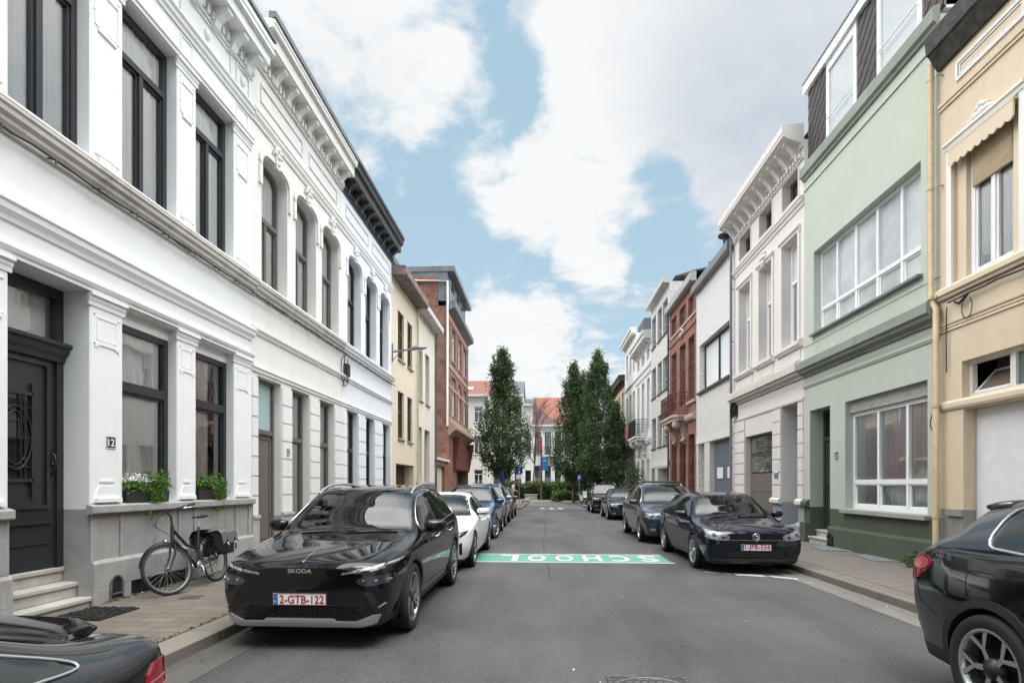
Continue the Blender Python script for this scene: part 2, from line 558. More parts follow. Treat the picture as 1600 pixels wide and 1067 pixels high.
def pavers(name, c1, c2, mortar, bw, bh, rot=False, moss=0.4):
    m, n, p = new_mat(name)
    p.inputs['Roughness'].default_value = 0.85
    co = n.add('ShaderNodeTexCoord').outputs['Object']
    v = co
    if rot:
        s = n.add('ShaderNodeSeparateXYZ', None, Vector=co)
        v = n.add('ShaderNodeCombineXYZ', None, X=s.outputs[1], Y=s.outputs[0], Z=0.0).outputs[0]
    wv = n.add('ShaderNodeVectorMath', {'operation': 'SCALE'}, i0=n.add('ShaderNodeTexNoise', None, Vector=co, Scale=1.3, Detail=3.0).outputs['Color'], Scale=0.035).outputs[0]
    v = n.add('ShaderNodeVectorMath', {'operation': 'ADD'}, i0=v, i1=wv).outputs[0]
    b = n.add('ShaderNodeTexBrick', None, Vector=v, Color1=c1, Color2=c2, Mortar=mortar, Scale=1.0, Mortar_Size=0.008, Mortar_Smooth=0.4, Brick_Width=bw, Row_Height=bh)
    f = n.noise(co, 1.6, 7, 0.7, 0.4)
    c = n.mix(n.math('MULTIPLY', n.ramp(f, [(0.45, 0.0), (0.7, 1.0)]), 0.45), b.outputs[0], tuple(x * 0.55 for x in c1))
    g = n.noise(n.mapping(co, loc=(5, 2, 0)), 2.2, 7, 0.7)
    c = n.mix(n.math('MULTIPLY', n.ramp(g, [(0.5, 0.0), (0.72, 1.0)]), moss), c, (0.075, 0.075, 0.04))
    sp = n.noise(co, 70, 3, 0.7)
    c = n.mix(n.math('MULTIPLY', n.ramp(sp, [(0.4, 0.0), (0.7, 1.0)]), 0.35), c, tuple(min(1, x * 1.5) for x in c2))
    gum = n.ramp(n.noise(co, 9, 1, 0.4), [(0.76, 0.0), (0.78, 1.0)])
    c = n.mix(n.math('MULTIPLY', gum, 0.5), c, (0.35, 0.34, 0.32))
    n.put(p.inputs['Base Color'], c)
    h = n.math('ADD', n.math('MULTIPLY', b.outputs['Fac'], -1.0), n.math('MULTIPLY', sp, 0.3))
    n.put(p.inputs['Normal'], n.add('ShaderNodeBump', None, Height=h, Strength=0.5, Distance=0.008).outputs[0])
    return m


def road_paint(name, col, wear=0.5):
    m, n, p = new_mat(name)
    p.inputs['Roughness'].default_value = 0.6
    co = n.add('ShaderNodeTexCoord').outputs['Object']
    f = n.noise(co, 7, 8, 0.75, 0.3)
    g = n.noise(co, 90, 3, 0.7)
    k = n.math('MULTIPLY', n.ramp(f, [(0.45, 0.0), (0.72, 1.0)]), n.ramp(g, [(0.3, 0.0), (0.6, 1.0)]))
    c = n.mix(n.math('MULTIPLY', k, wear, True), col, (0.11, 0.11, 0.11))
    n.put(p.inputs['Base Color'], c)
    return m


M_asphalt = asphalt('asphalt')
M_asphalt2 = asphalt('asphalt_square', 0.055)
M_pave_l = pavers('pavers_left', (0.112, 0.096, 0.079), (0.145, 0.126, 0.106), (0.034, 0.03, 0.026), 0.40, 0.20)
M_pave_r = pavers('pavers_right', (0.135, 0.118, 0.104), (0.165, 0.148, 0.132), (0.06, 0.052, 0.045), 0.22, 0.11, moss=0.15)
M_kerb = pavers('kerb_stone', (0.14, 0.125, 0.105), (0.165, 0.15, 0.13), (0.045, 0.04, 0.035), 1.0, 0.6, rot=True, moss=0.5)
M_gutter = pavers('gutter_stone', (0.052, 0.05, 0.049), (0.072, 0.07, 0.068), (0.07, 0.07, 0.07), 0.6, 0.15, rot=True, moss=0.1)
M_gutter_lt = pavers('gutter_concrete', (0.135, 0.128, 0.118), (0.155, 0.148, 0.138), (0.06, 0.056, 0.05), 1.0, 0.5, rot=True, moss=0.1)
M_line_white = road_paint('road_white', (0.50, 0.50, 0.49), 0.85)
M_line_green = road_paint('road_green', (0.085, 0.29, 0.205), 0.9)
M_soil = plain('soil', (0.05, 0.04, 0.03), 0.95, var=0.4, vs=9, bump=0.5, bs=20)

XL, XR = -5.55, 6.85
KL, KR = -3.30, 4.62
HS = 0.12

mb = MB()
mb.face([(-700, -500, -0.08), (700, -500, -0.08), (700, 1200, -0.08), (-700, 1200, -0.08)])
tag(mb.build('ground', plain('ground_dust', (0.13, 0.125, 0.12), 0.9, var=0.2, vs=0.3)), kind='structure')

mb = MB()
mb.face([(KL, -16, 0), (KR, -16, 0), (KR, 35.2, 0), (KL, 35.2, 0)])
mb.face([(KL, 35.2, 0), (KR, 35.2, 0), (KR, 47, 0), (KL, 47, 0)], 1)
mb.face([(-60, 47, 0), (60, 47, 0), (60, 75, 0), (-60, 75, 0)], 1)
road = tag(mb.build('road', [M_asphalt, M_asphalt2]), kind='structure')
mb = MB()
px_, pts = 0.12, []
for i in range(60):
    y = 9.5 + i * 0.43
    px_ += RND.uniform(-0.035, 0.035) + (0.13 - px_) * 0.05
    pts.append((px_, y))
for (a, b) in zip(pts, pts[1:]):
    wd = RND.uniform(0.008, 0.016)
    mb.face([(a[0] - wd, a[1], 0.003), (a[0] + wd, a[1], 0.003), (b[0] + wd, b[1], 0.003), (b[0] - wd, b[1], 0.003)])
mb.face([(KL, 35.12, 0.003), (KR, 35.16, 0.003), (KR, 35.24, 0.003), (KL, 35.2, 0.003)])
mb.build('tar_seam', plain('tar', (0.025, 0.025, 0.027), 0.5), road)

# the SCHOOL band, written for drivers coming towards us
mb = MB()
mb.face([(-1.75, 11.50, 0.004), (2.62, 11.50, 0.004), (2.62, 12.82, 0.004), (-1.75, 12.82, 0.004)])
mark = mb.build('school_marking', M_line_green, road)
mb = MB()
mb.face([(-1.75, 11.44, 0.008), (2.66, 11.44, 0.008), (2.66, 11.54, 0.008), (-1.75, 11.54, 0.008)])
mb.face([(-1.75, 12.74, 0.008), (2.62, 12.74, 0.008), (2.62, 12.84, 0.008), (-1.75, 12.84, 0.008)])
mb.build('border', M_line_white, mark)
mb = MB()
_xs = 2.24
for ch in 'SCHOOL':
    text_mb(mb, ch, 1.28, width=0.40, depth=0.001, bold=0.032, fn=lambda x, y, z, X=_xs: (X - x, 12.14 - y, 0.008 + z))
    _xs -= 0.60
mb.build('lettering', M_line_white, mark)
mb = MB()
for q in ([(2.92, 10.42), (2.95, 10.30), (3.34, 10.12), (3.36, 10.22)], [(3.38, 10.22), (3.40, 10.02), (3.88, 9.86), (3.84, 10.10)],
          [(3.90, 10.04), (3.96, 9.82), (4.26, 9.62), (4.32, 9.72), (4.18, 9.90)], [(4.22, 9.44), (4.30, 9.36), (4.44, 9.26), (4.36, 9.36)]):
    mb.face([(x, y, 0.006) for x, y in q][::-1])
mb.build('bay_marking', M_line_white, road)
mb = MB()
for x0 in (-0.35, 0.25, 0.85):
    mb.face([(x0, 36.9, 0.006), (x0 + 0.5, 36.9, 0.006), (x0 + 0.25, 38.6, 0.006)])
mb.build('give_way_marking', M_line_white, road)

# pavements: slab, kerb stones and gutter, each its own strip
def strip(mb, x0, x1, y0, y1, z0, z1, m=0):
    mb.box(x0, x1, y0, y1, z0, z1, m)

mb = MB()
strip(mb, -9.2, KL - 0.32, -16, 37.2, -0.1, HS)
pave_l = tag(mb.build('pavement', M_pave_l), kind='structure')
mb = MB()
strip(mb, KL - 0.32, KL, -16, 34.4, -0.1, HS - 0.003)
mb.build('kerb', M_kerb, pave_l, bevel=0.012)
mb = MB()
mb.face([(KL, -16, 0.004), (KL + 0.44, -16, 0.004), (KL + 0.44, 34.4, 0.004), (KL, 34.4, 0.004)])
mb.build('gutter', M_gutter, pave_l)
mb = MB()
strip(mb, KR + 0.34, 11, -16, 37.2, -0.1, HS)
pave_r = tag(mb.build('pavement', M_pave_r), kind='structure')
mb = MB()
strip(mb, KR, KR + 0.34, -16, 36, -0.1, HS - 0.003)
mb.build('kerb', M_kerb, pave_r, bevel=0.012)
mb = MB()
mb.face([(KR - 0.42, -16, 0.004), (KR, -16, 0.004), (KR, 36, 0.004), (KR - 0.42, 36, 0.004)])
mb.build('gutter', M_gutter_lt, pave_r)


def round_slab(name, poly, z, mats, kind='structure', parent=None):
    mb = MB()
    mb.prism(poly, -0.1, z, lambda p, t: (p[0], p[1], t))
    o = mb.build(name, mats, parent)
    if parent is None:
        tag(o, kind=kind)
    return o


def arc(cx, cy, rx, ry, a0, a1, n=12):
    return [(cx + rx * math.cos(rad(a0 + (a1 - a0) * i / n)), cy + ry * math.sin(rad(a0 + (a1 - a0) * i / n))) for i in range(n + 1)]

# build-outs where the street meets the square, and the planted island in the square
round_slab('pavement', arc(-2.4, 36.6, 1.0, 1.9, -90, 0) + [(-1.4, 46), (-9, 50), (-9, 37.21), (-3.3, 37.21), (-3.3, 34.7)], HS, M_pave_l)
round_slab('pavement', [(4.62, 36.0), (11, 37.21), (11, 50)] + arc(6.0, 44.5, 3.3, 4.0, 90, 180)[1:] + [(2.75, 39.5)] + arc(4.3, 39.4, 1.55, 2.6, 180, 250)[1:], HS, M_pave_r)
island_poly = [(-7, 60), (-6.3, 56.5), (-4.2, 54.6), (-1.5, 53.6), (0.8, 52.4), (2.6, 51.2), (4.4, 51.0), (6.2, 52.6), (7, 56), (7, 64), (-7, 64)]
island = round_slab('island', island_poly, HS, M_bluestone_lt)
round_slab('soil_bed', [(x * 0.95, 58.5 + (y - 58.5) * 0.94) for x, y in island_poly], HS + 0.03, M_soil, parent=island)
mb = MB()
mb.face([(-60, 75, 0.05), (60, 75, 0.05), (60, 86, 0.05), (-60, 86, 0.05)])
tag(mb.build('pavement', M_pave_r), kind='structure')

# ================================================================== houses
def arch_line(u0, u1, v1, rise, p=2.6, n=14):
    """top edge of an opening from left to right; the crown is at v1"""
    if rise <= 0:
        return [(u0, v1), (u1, v1)]
    c, h = (u0 + u1) / 2, (u1 - u0) / 2
    out = []
    for i in range(n + 1):
        a = math.pi * (1 - i / n)
        ca, sa = math.cos(a), math.sin(a)
        t = math.copysign(abs(ca) ** (2 / p), ca)
        q = abs(sa) ** (2 / p)
        out.append((c + h * t, v1 - rise + rise * q))
    return out


class House:
    """a house front; local x runs along the front (to the right as seen from outside), -y is outwards, z is up"""
    def __init__(s, name, label, side, ya, yb, h, wmat, X=None, depth=9.0, group='terraced houses lining the street', cat='house', zones=None, side_mat=None):
        s.side, s.ya, s.yb, s.h, s.W, s.wm, s.depth = side, ya, yb, h, yb - ya, wmat, depth
        s.zones = zones or []
        s.side_mat = side_mat
        if side == 'L':
            s.root = thing(name, label, cat, (XL if X is None else X, ya, 0), rad(90), group)
        elif side == 'R':
            s.root = thing(name, label, cat, (XR if X is None else X, yb, 0), rad(-90), group)
        else:                                     # faces the camera; ya, yb are x positions
            s.root = thing(name, label, cat, (ya, X, 0), 0, group)
        s.ops = []

    def r(s, y0, y1):
        return (s.yb - y1, s.yb - y0) if s.side == 'R' else (y0 - s.ya, y1 - s.ya)

    def op(s, y0, y1, v0, v1, d=0.22, rise=0.0, p=2.6, vb=None):
        u0, u1 = s.r(y0, y1)
        o = dict(u0=u0, u1=u1, v0=v0, v1=v1, d=d, rise=rise, p=p, vb=v0 if vb is None else vb)
        s.ops.append(o)
        return o

    def wall(s, base=0.0, back_y=None, room=2.6):
        mb = MB()
        us = sorted({0.0, s.W} | {o[k] for o in s.ops for k in ('u0', 'u1')})
        vs = sorted({base, s.h} | {o[k] for o in s.ops for k in ('vb', 'v1')} | {z for z, _ in s.zones if base < z < s.h})
        zmat = lambda v: next((m for z, m in s.zones if v < z), 0)
        for i in range(len(us) - 1):
            for j in range(len(vs) - 1):
                cu, cv = (us[i] + us[i + 1]) / 2, (vs[j] + vs[j + 1]) / 2
                if any(o['u0'] < cu < o['u1'] and o['vb'] < cv < o['v1'] for o in s.ops):
                    continue
                mb.face([(us[i], 0, vs[j]), (us[i + 1], 0, vs[j]), (us[i + 1], 0, vs[j + 1]), (us[i], 0, vs[j + 1])], zmat(cv))
        for o in s.ops:
            u0, u1, v0, v1, d = o['u0'], o['u1'], o['vb'], o['v1'], o['d']
            top = arch_line(u0, u1, v1, o['rise'], o['p'])
            zs = [v0] + [z for z, _ in s.zones if v0 < z < v1 - o['rise']] + [v1 - o['rise']]
            for a, b in zip(zs, zs[1:]):
                k = zmat((a + b) / 2)
                mb.face([(u0, 0, a), (u0, 0, b), (u0, d, b), (u0, d, a)], k)
                mb.face([(u1, 0, a), (u1, d, a), (u1, d, b), (u1, 0, b)], k)
            mb.face([(u0, 0, v0), (u0, d, v0), (u1, d, v0), (u1, 0, v0)], zmat(v0))
            for (a, b) in zip(top, top[1:]):
                mb.face([(a[0], 0, a[1]), (b[0], 0, b[1]), (b[0], d, b[1]), (a[0], d, a[1])], 0, o['rise'] > 0)
                if o['rise'] > 0:
                    mb.face([(a[0], 0, a[1]), (a[0], 0, v1), (b[0], 0, v1), (b[0], 0, b[1])])
        nz = len(s.zones)
        D = s.depth
        ks = 98 if s.side_mat else 0
        H_ = s.h
        mb.face([(0, 0, base), (0, 0, H_), (0, D, H_), (0, D, base)])
        mb.face([(s.W, 0, base), (s.W, D, base), (s.W, D, H_), (s.W, 0, H_)])
        mb.face([(0, D, base), (0, D, H_), (s.W, D, H_), (s.W, D, base)])
        mb.face([(0, 0, H_), (s.W, 0, H_), (s.W, D, H_), (0, D, H_)])
        e = 0.02
        room_i = 1 + max([m for _, m in s.zones] + [0])
        mb.face([(e, room, base), (s.W - e, room, base), (s.W - e, room, H_ - e), (e, room, H_ - e)], room_i)
        fl = sorted({round(o['v0'] - 0.55, 2) for o in s.ops if o['v0'] > 3})
        for z in fl:
            mb.face([(e, 0.45, z), (s.W - e, 0.45, z), (s.W - e, room, z), (e, room, z)], room_i)
        mats = [s.wm if not isinstance(s.wm, list) else s.wm[0]] + (s.wm[1:] if isinstance(s.wm, list) else []) + [M_room]
        s.wallo = mb.build('wall', mats, s.root)
        return s

    def roof(s, over=0.0, rise=2.6, mat=None, z=None):
        mb = MB()
        z = s.h if z is None else z
        y0, y1 = 0.1, s.depth
        ym = (y0 + y1) / 2
        poly = [(y0, z + 0.01), (ym, z + rise), (y1, z + 0.01)]
        mb.prism(poly, 0.01, s.W - 0.01, lambda p, t: (t, p[0], p[1]))
        return mb.build('roof', mat or M_slate, s.root)

    def mould(s, name, mat, prof, y0=None, y1=None, mb=None, build=True, ret=None):
        """prof: list of (outwards, height), a closed profile run along the front"""
        u0, u1 = (0.0, s.W) if y0 is None else s.r(y0, y1)
        m = mb or MB()
        m.prism(prof, u0, u1, lambda p, t: (t, -p[0], p[1]))
        if build and mb is None:
            return m.build(name, mat, s.root)

    def window(s, o, fm, trans=(), mull=(), mull_top=None, fw=0.065, curtain='net', cmat=None, sill=None, far=False, top_board=0.0, name='window',
               inset=0.0, sash=True, cz=None, gm=None, tr=0.07):
        u0, u1, v0, v1, d, rise = o['u0'] + 0.002, o['u1'] - 0.002, o['v0'] + 0.002, o['v1'] - 0.002, o['d'] - 0.085, o['rise']
        mb = MB()
        t = 0.08
        vt = v1 - rise
        if top_board:
            v1 -= top_board
            vt = v1
        mb.box(u0, u0 + fw, d, d + t, v0, vt)
        mb.box(u1 - fw, u1, d, d + t, v0, vt)
        mb.box(u0 + fw, u1 - fw, d, d + t, v0, v0 + fw)
        if rise > 0 and not top_board:
            a = arch_line(u0, u1, v1, rise, o['p'])
            b = arch_line(u0 + fw, u1 - fw, v1 - fw, max(0.02, rise - fw * 0.6), o['p'])
            for i in range(len(a) - 1):
                q = [a[i], a[i + 1], b[i + 1], b[i]]
                mb.prism(q, d, d + t, lambda p, y: (p[0], y, p[1]))
            top = b
        else:
            mb.box(u0 + fw, u1 - fw, d, d + t, v1 - fw, v1)
            top = [(u0 + fw, v1 - fw), (u1 - fw, v1 - fw)]
        for k, z in enumerate(trans):
            mb.box(u0 + fw, u1 - fw, d - 0.015, d + t, z - tr / 2, z + tr / 2)
        lim = trans[0] if trans and mull_top is None else (mull_top or vt)
        xs = [u0 + fw]
        for f in mull:
            x = u0 + (u1 - u0) * f
            mb.box(x - 0.038, x + 0.038, d - 0.008, d + t, v0 + fw, lim - (tr / 2 if trans and mull_top is None else 0))
            xs += [x]
        xs.append(u1 - fw)
        if sash and not far:                       # casement frames inside the fixed frame
            zz = [v0 + fw] + [z for z in trans] + [vt if rise else v1 - fw]
            g = 0.035
            lo_hi = (zz[0], zz[1] - (tr / 2 if len(zz) > 2 else 0))
            for a, b in zip(xs, xs[1:]):
                a2, b2 = a + (0.038 if a != xs[0] else 0), b - (0.038 if b != xs[-1] else 0)
                y = d + 0.02
                mb.box(a2, a2 + g, y, y + 0.05, *lo_hi)
                mb.box(b2 - g, b2, y, y + 0.05, *lo_hi)
                mb.box(a2 + g, b2 - g, y, y + 0.05, lo_hi[0], lo_hi[0] + g)
                mb.box(a2 + g, b2 - g, y, y + 0.05, lo_hi[1] - g, lo_hi[1])
        if top_board:
            mb.box(u0, u1, d - 0.01, d + 0.03, v1, o['v1'] - 0.002, 1)
        w_ = mb.build(name, [fm, s.wm if not isinstance(s.wm, list) else s.wm[0]], s.root)
        pm = MB()
        y = d + 0.05
        pts = [(u0 + fw * 0.5, v0 + fw * 0.5), (u1 - fw * 0.5, v0 + fw * 0.5)] + [(x, z) for x, z in reversed(top)]
        pm.face([(x, y, z) for x, z in pts])
        pm.build('pane', gm or (M_glass_far if far else M_glass), w_)
        if sill:
            sm = MB()
            ov, ht, out = 0.05, 0.07, 0.07
            sm.prism([(0.0, o['v0'] - ht), (out, o['v0'] - ht), (out, o['v0'] - 0.012), (-o['d'] + 0.09, o['v0'] + 0.012), (-o['d'] + 0.09, o['v0'] - ht)], o['u0'] - ov, o['u1'] + ov, lambda p, q: (q, -p[0], p[1]))
            sm.build('sill', sill, w_)
        if curtain and not far:
            s.curtain(w_, u0 + 0.02, u1 - 0.02, v0 + 0.02, (v1 - 0.03) if cz is None else cz, d + 0.08, curtain, cmat)
        return w_

    def curtain(s, parent, u0, u1, v0, v1, y, kind, cmat):
        mb = MB()
        def sheet(a, b, z0, z1, amp=0.011):
            n = max(6, int((b - a) / 0.022))
            ph = RND.uniform(0, 6)
            prev = None
            for i in range(n + 1):
                u = a + (b - a) * i / n
                yy = y + amp * math.sin(u * 62 + ph + 1.3 * math.sin(u * 9 + ph)) + amp * 0.5 * math.sin(u * 23 + ph)
                if prev:
                    mb.face([(prev[0], prev[1], z0), (u, yy, z0), (u, yy, z1), (prev[0], prev[1], z1)], 0, True)
                prev = (u, yy)
        if kind == 'net':
            sheet(u0, u1, v0, v1)
        elif kind == 'pair':
            w_ = (u1 - u0) * 0.27
            sheet(u0, u0 + w_, v0, v1)
            sheet(u1 - w_, u1, v0, v1)
        elif kind == 'left':
            sheet(u0, u0 + (u1 - u0) * 0.6, v0, v1)
        elif kind == 'right':
            sheet(u0 + (u1 - u0) * 0.45, u1, v0, v1)
        elif kind == 'half':
            sheet(u0, u1, v0, v0 + (v1 - v0) * 0.55)
        elif kind == 'blind':
            z = v0
            while z < v1:
                mb.face([(u0, y, z), (u1, y, z), (u1, y + 0.012, z + 0.028), (u0, y + 0.012, z + 0.028)])
                z += 0.032
        elif kind == 'solid':
            mb.face([(u0, y, v0), (u1, y, v0), (u1, y, v1), (u0, y, v1)])
        mb.build('curtain', cmat or M_net, parent)

    def cornice(s, z0, z1, out, mat, dent=None, brackets=None, soffit=0.0, lipmat=None, y0=None, y1=None, name='cornice', thick=0.22, dsz=0.07):
        """z0 wall end of the soffit, z1 top of the lip; dent: (z0, z1) of the dentil row; brackets: how many"""
        u0, u1 = (0.0, s.W) if y0 is None else s.r(y0, y1)
        mb = MB()
        lip = z1 - thick
        pr = [(0, z0 - 0.10), (0.05, z0 - 0.10), (0.08, z0 - 0.02), (0.08, z0), (out - 0.10, z0 + soffit), (out - 0.10, lip), (out - 0.02, lip + 0.02), (out - 0.02, lip + 0.08), (out, lip + 0.11), (out, z1), (out - 0.05, z1), (out - 0.05, z1 + 0.02), (0, z1 + 0.05)]
        mb.prism(pr, u0, u1, lambda p, t: (t, -p[0], p[1]))
        if dent:
            n = int((u1 - u0) / (dsz * 2))
            for i in range(n):
                u = u0 + (i + 0.25) * (u1 - u0) / n
                mb.box(u, u + dsz, -0.10, 0, dent[0], dent[1])
            mb.box(u0, u1, -0.05, 0, dent[0] - 0.05, dent[0])
        if brackets:
            h = z0 - (dent[1] if dent else z0 - 0.4)
            for i in range(brackets):
                u = u0 + (i + 0.5) * (u1 - u0) / brackets
                bw = 0.075
                prof = [(0.0, z0 + soffit * 0.2), (out - 0.14, z0 + soffit), (out - 0.14, z0 + soffit - 0.07), (out - 0.24, z0 + soffit - 0.12), (0.14, z0 - 0.20), (0.10, z0 - 0.30), (0.0, z0 - 0.32)]
                mb.prism(prof, u - bw, u + bw, lambda p, t: (t, -p[0], p[1]))
        return mb.build(name, [mat], s.root)

    def pipe(s, y, z0, z1, mat, r=0.045, out=0.09, jog=None, name='downpipe'):
        u = s.r(y, y)[0]
        mb = MB()
        pts = [(u, -out, z0), (u, -out, z1)]
        if jog:
            pts = [(u, -out, z0), (u, -out, jog[0]), (u + jog[2], -out - jog[3], jog[1]), (u + jog[2], -out - jog[3], z1)]
        mb.tube(pts, r, 12)
        z = z0 + 0.9
        while z < z1:
            mb.lathe([(r + 0.008, z), (r + 0.008, z + 0.04)], 12, 0, 'Z', (u if not jog or z < jog[0] else u + jog[2], -out if not jog or z < jog[0] else -out - jog[3], 0))
            mb.box(u - 0.012, u + 0.012, -out, 0, z + 0.005, z + 0.03)
            z += 1.9
        return mb.build(name, mat, s.root)

    def garage(s, o, mat, rows=5, handle=True, windows=(), wm=None, name='garage_door'):
        mb = MB()
        y = o['d'] - 0.04
        n = rows
        h = (o['v1'] - o['v0']) / n
        for i in range(n):
            mb.box(o['u0'] + 0.01, o['u1'] - 0.01, y, y + 0.035, o['v0'] + i * h + 0.006, o['v0'] + (i + 1) * h - 0.006)
        mb.box(o['u0'] + 0.01, o['u1'] - 0.01, y + 0.012, y + 0.038, o['v0'], o['v1'])
        g = mb.build(name, mat, s.root)
        for (a, b, c, d_) in windows:
            m2 = MB()
            U = lambda f: o['u0'] + f * (o['u1'] - o['u0'])
            V = lambda f: o['v0'] + f * (o['v1'] - o['v0'])
            fr = 0.035
            m2.box(U(a), U(b), y - 0.012, y, V(c), V(d_), 0)
            m2.box(U(a) + fr, U(b) - fr, y - 0.016, y - 0.011, V(c) + fr, V(d_) - fr, 1)
            m2.build('window', [M_black, wm or M_glass_far], g)
        return g

    def door(s, o, mat, leaf_top, fan=True, panels=((0.12, 0.88, 0.08, 0.40), (0.12, 0.88, 0.46, 0.94)), steps=0, step_mat=None, handle=M_chrome, frame=None, hinge_right=True, letter=False, fanmat=None):
        u0, u1, v0, v1, d = o['u0'], o['u1'], o['v0'], o['v1'], o['d'] - 0.06
        fw = 0.07
        mb = MB()
        mb.box(u0, u0 + fw, d - 0.03, d + 0.05, v0, v1)
        mb.box(u1 - fw, u1, d - 0.03, d + 0.05, v0, v1)
        mb.box(u0 + fw, u1 - fw, d - 0.03, d + 0.05, v1 - fw, v1)
        if leaf_top < v1 - 0.15:
            mb.box(u0 + fw, u1 - fw, d - 0.05, d + 0.05, leaf_top, leaf_top + 0.09)
        mb.box(u0 + fw, u1 - fw, d, d + 0.045, v0, leaf_top)
        U = lambda f: u0 + fw + f * (u1 - u0 - 2 * fw)
        V = lambda f: v0 + f * (leaf_top - v0)
        for a, b, c, e in panels:
            g = 0.03
            mb.box(U(a), U(b), d - 0.02, d, V(c), V(c) + g)
            mb.box(U(a), U(b), d - 0.02, d, V(e) - g, V(e))
            mb.box(U(a), U(a) + g, d - 0.02, d, V(c) + g, V(e) - g)
            mb.box(U(b) - g, U(b), d - 0.02, d, V(c) + g, V(e) - g)
            mb.box(U(a) + 0.06, U(b) - 0.06, d - 0.012, d, V(c) + 0.06, V(e) - 0.06)
        dr = mb.build('door', frame or mat, s.root)
        if leaf_top < v1 - 0.15:
            m2 = MB()
            m2.face([(u0 + fw, d + 0.02, leaf_top + 0.09), (u1 - fw, d + 0.02, leaf_top + 0.09), (u1 - fw, d + 0.02, v1 - fw), (u0 + fw, d + 0.02, v1 - fw)])
            m2.build('fanlight', fanmat or M_glass, dr)
        m3 = MB()
        hx = U(0.90) if hinge_right else U(0.10)
        hz = v0 + 1.05
        m3.box(hx - 0.022, hx + 0.022, d - 0.012, d, hz - 0.12, hz + 0.12)
        m3.tube([(hx, d - 0.012, hz), (hx, d - 0.06, hz), (hx + (-0.11 if hinge_right else 0.11), d - 0.06, hz)], 0.011, 8)
        m3.build('handle', handle, dr)
        if letter:
            m4 = MB()
            m4.box(U(0.3), U(0.7), d - 0.015, d, v0 + 0.92, v0 + 0.98)
            m4.build('letter_slot', handle, dr)
        if steps:
            m5 = MB()
            h = (v0 - HS) / steps
            for i in range(steps):
                y0 = -0.06 + (d + 0.02) * i / steps
                m5.box(u0 + 0.01, u1 - 0.01, y0 + 0.025, d + 0.04, HS + i * h - (0.1 if i == 0 else 0), HS + (i + 1) * h - 0.05)
                m5.box(u0 + 0.004, u1 - 0.004, y0, d + 0.04, HS + (i + 1) * h - 0.05, HS + (i + 1) * h)
            m5.build('doorstep', step_mat or M_bluestone_lt, s.root, bevel=0.008)
        return dr


def plate(parent, X0, y, z, w_, h, txt, fg, bg, name='house_number', both=None):
    """small enamel number plate on a front; local facade coordinates"""
    mb = MB()
    mb.box(X0 - w_ / 2, X0 + w_ / 2, y - 0.012, y, z - h / 2, z + h / 2, 0)
    f = 0.008
    for a, b, c, d in ((-w_ / 2, w_ / 2, h / 2 - f, h / 2), (-w_ / 2, w_ / 2, -h / 2, -h / 2 + f), (-w_ / 2, -w_ / 2 + f, -h / 2 + f, h / 2 - f), (w_ / 2 - f, w_ / 2, -h / 2 + f, h / 2 - f)):
        mb.box(X0 + a, X0 + b, y - 0.015, y - 0.0125, z + c, z + d, 1)
    text_mb(mb, txt, h * 0.85, 1, fn=lambda a, b, c: (X0 + a, y - 0.0125 - c, z + b), depth=0.003, bold=0.002)
    return mb.build(name, [bg, fg], parent)

# ================================================================== left row
P_white = plaster('white_paint', (0.745, 0.765, 0.775), 0.035, 0.18, (0.5, 0.5, 0.48))
P_off = plaster('off_white_paint', (0.71, 0.70, 0.685), 0.04, 0.16, (0.45, 0.42, 0.38), crack=0.5)
P_cool = plaster('cool_white_paint', (0.73, 0.755, 0.79), 0.03, 0.08, (0.5, 0.5, 0.5))
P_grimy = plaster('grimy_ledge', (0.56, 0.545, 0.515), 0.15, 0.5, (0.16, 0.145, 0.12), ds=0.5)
P_cream = plaster('cream_render', (0.68, 0.60, 0.47), 0.04, 0.10, (0.5, 0.45, 0.4))
P_cream2 = plaster('pale_cream_render', (0.68, 0.64, 0.565), 0.04, 0.12, (0.5, 0.46, 0.4))
B_red = bricks('red_brick', (0.19, 0.062, 0.045), (0.30, 0.118, 0.08), (0.29, 0.23, 0.19), dirt=0.7)
B_pink = bricks('patched_brick', (0.34, 0.12, 0.08), (0.44, 0.20, 0.14), (0.42, 0.38, 0.34))

SILLPROF = lambda z0, z1, out: [(0, z0 - 0.10), (0.05, z0 - 0.10), (0.06, z0 - 0.04), (out * 0.55, z0 - 0.02), (out * 0.6, z0), (out, z0 + 0.02), (out, z1 - 0.02), (out - 0.02, z1), (0, z1 + 0.03)]


def capital(mb, u0, u1, z, h=0.16, out=0.07):
    mb.prism([(0, z - h), (0.02, z - h), (0.025, z - h * 0.7), (out * 0.55, z - h * 0.55), (out * 0.6, z - h * 0.3), (out, z - h * 0.25), (out, z), (0, z)], u0 - 0.03, u1 + 0.03, lambda p, t: (t, -p[0], p[1]))


def frame_panel(mb, u0, u1, z0, z1, g=0.022, out=0.02):
    mb.box(u0, u1, -out, 0, z0, z0 + g)
    mb.box(u0, u1, -out, 0, z1 - g, z1)
    mb.box(u0, u0 + g, -out, 0, z0 + g, z1 - g)
    mb.box(u1 - g, u1, -out, 0, z0 + g, z1 - g)


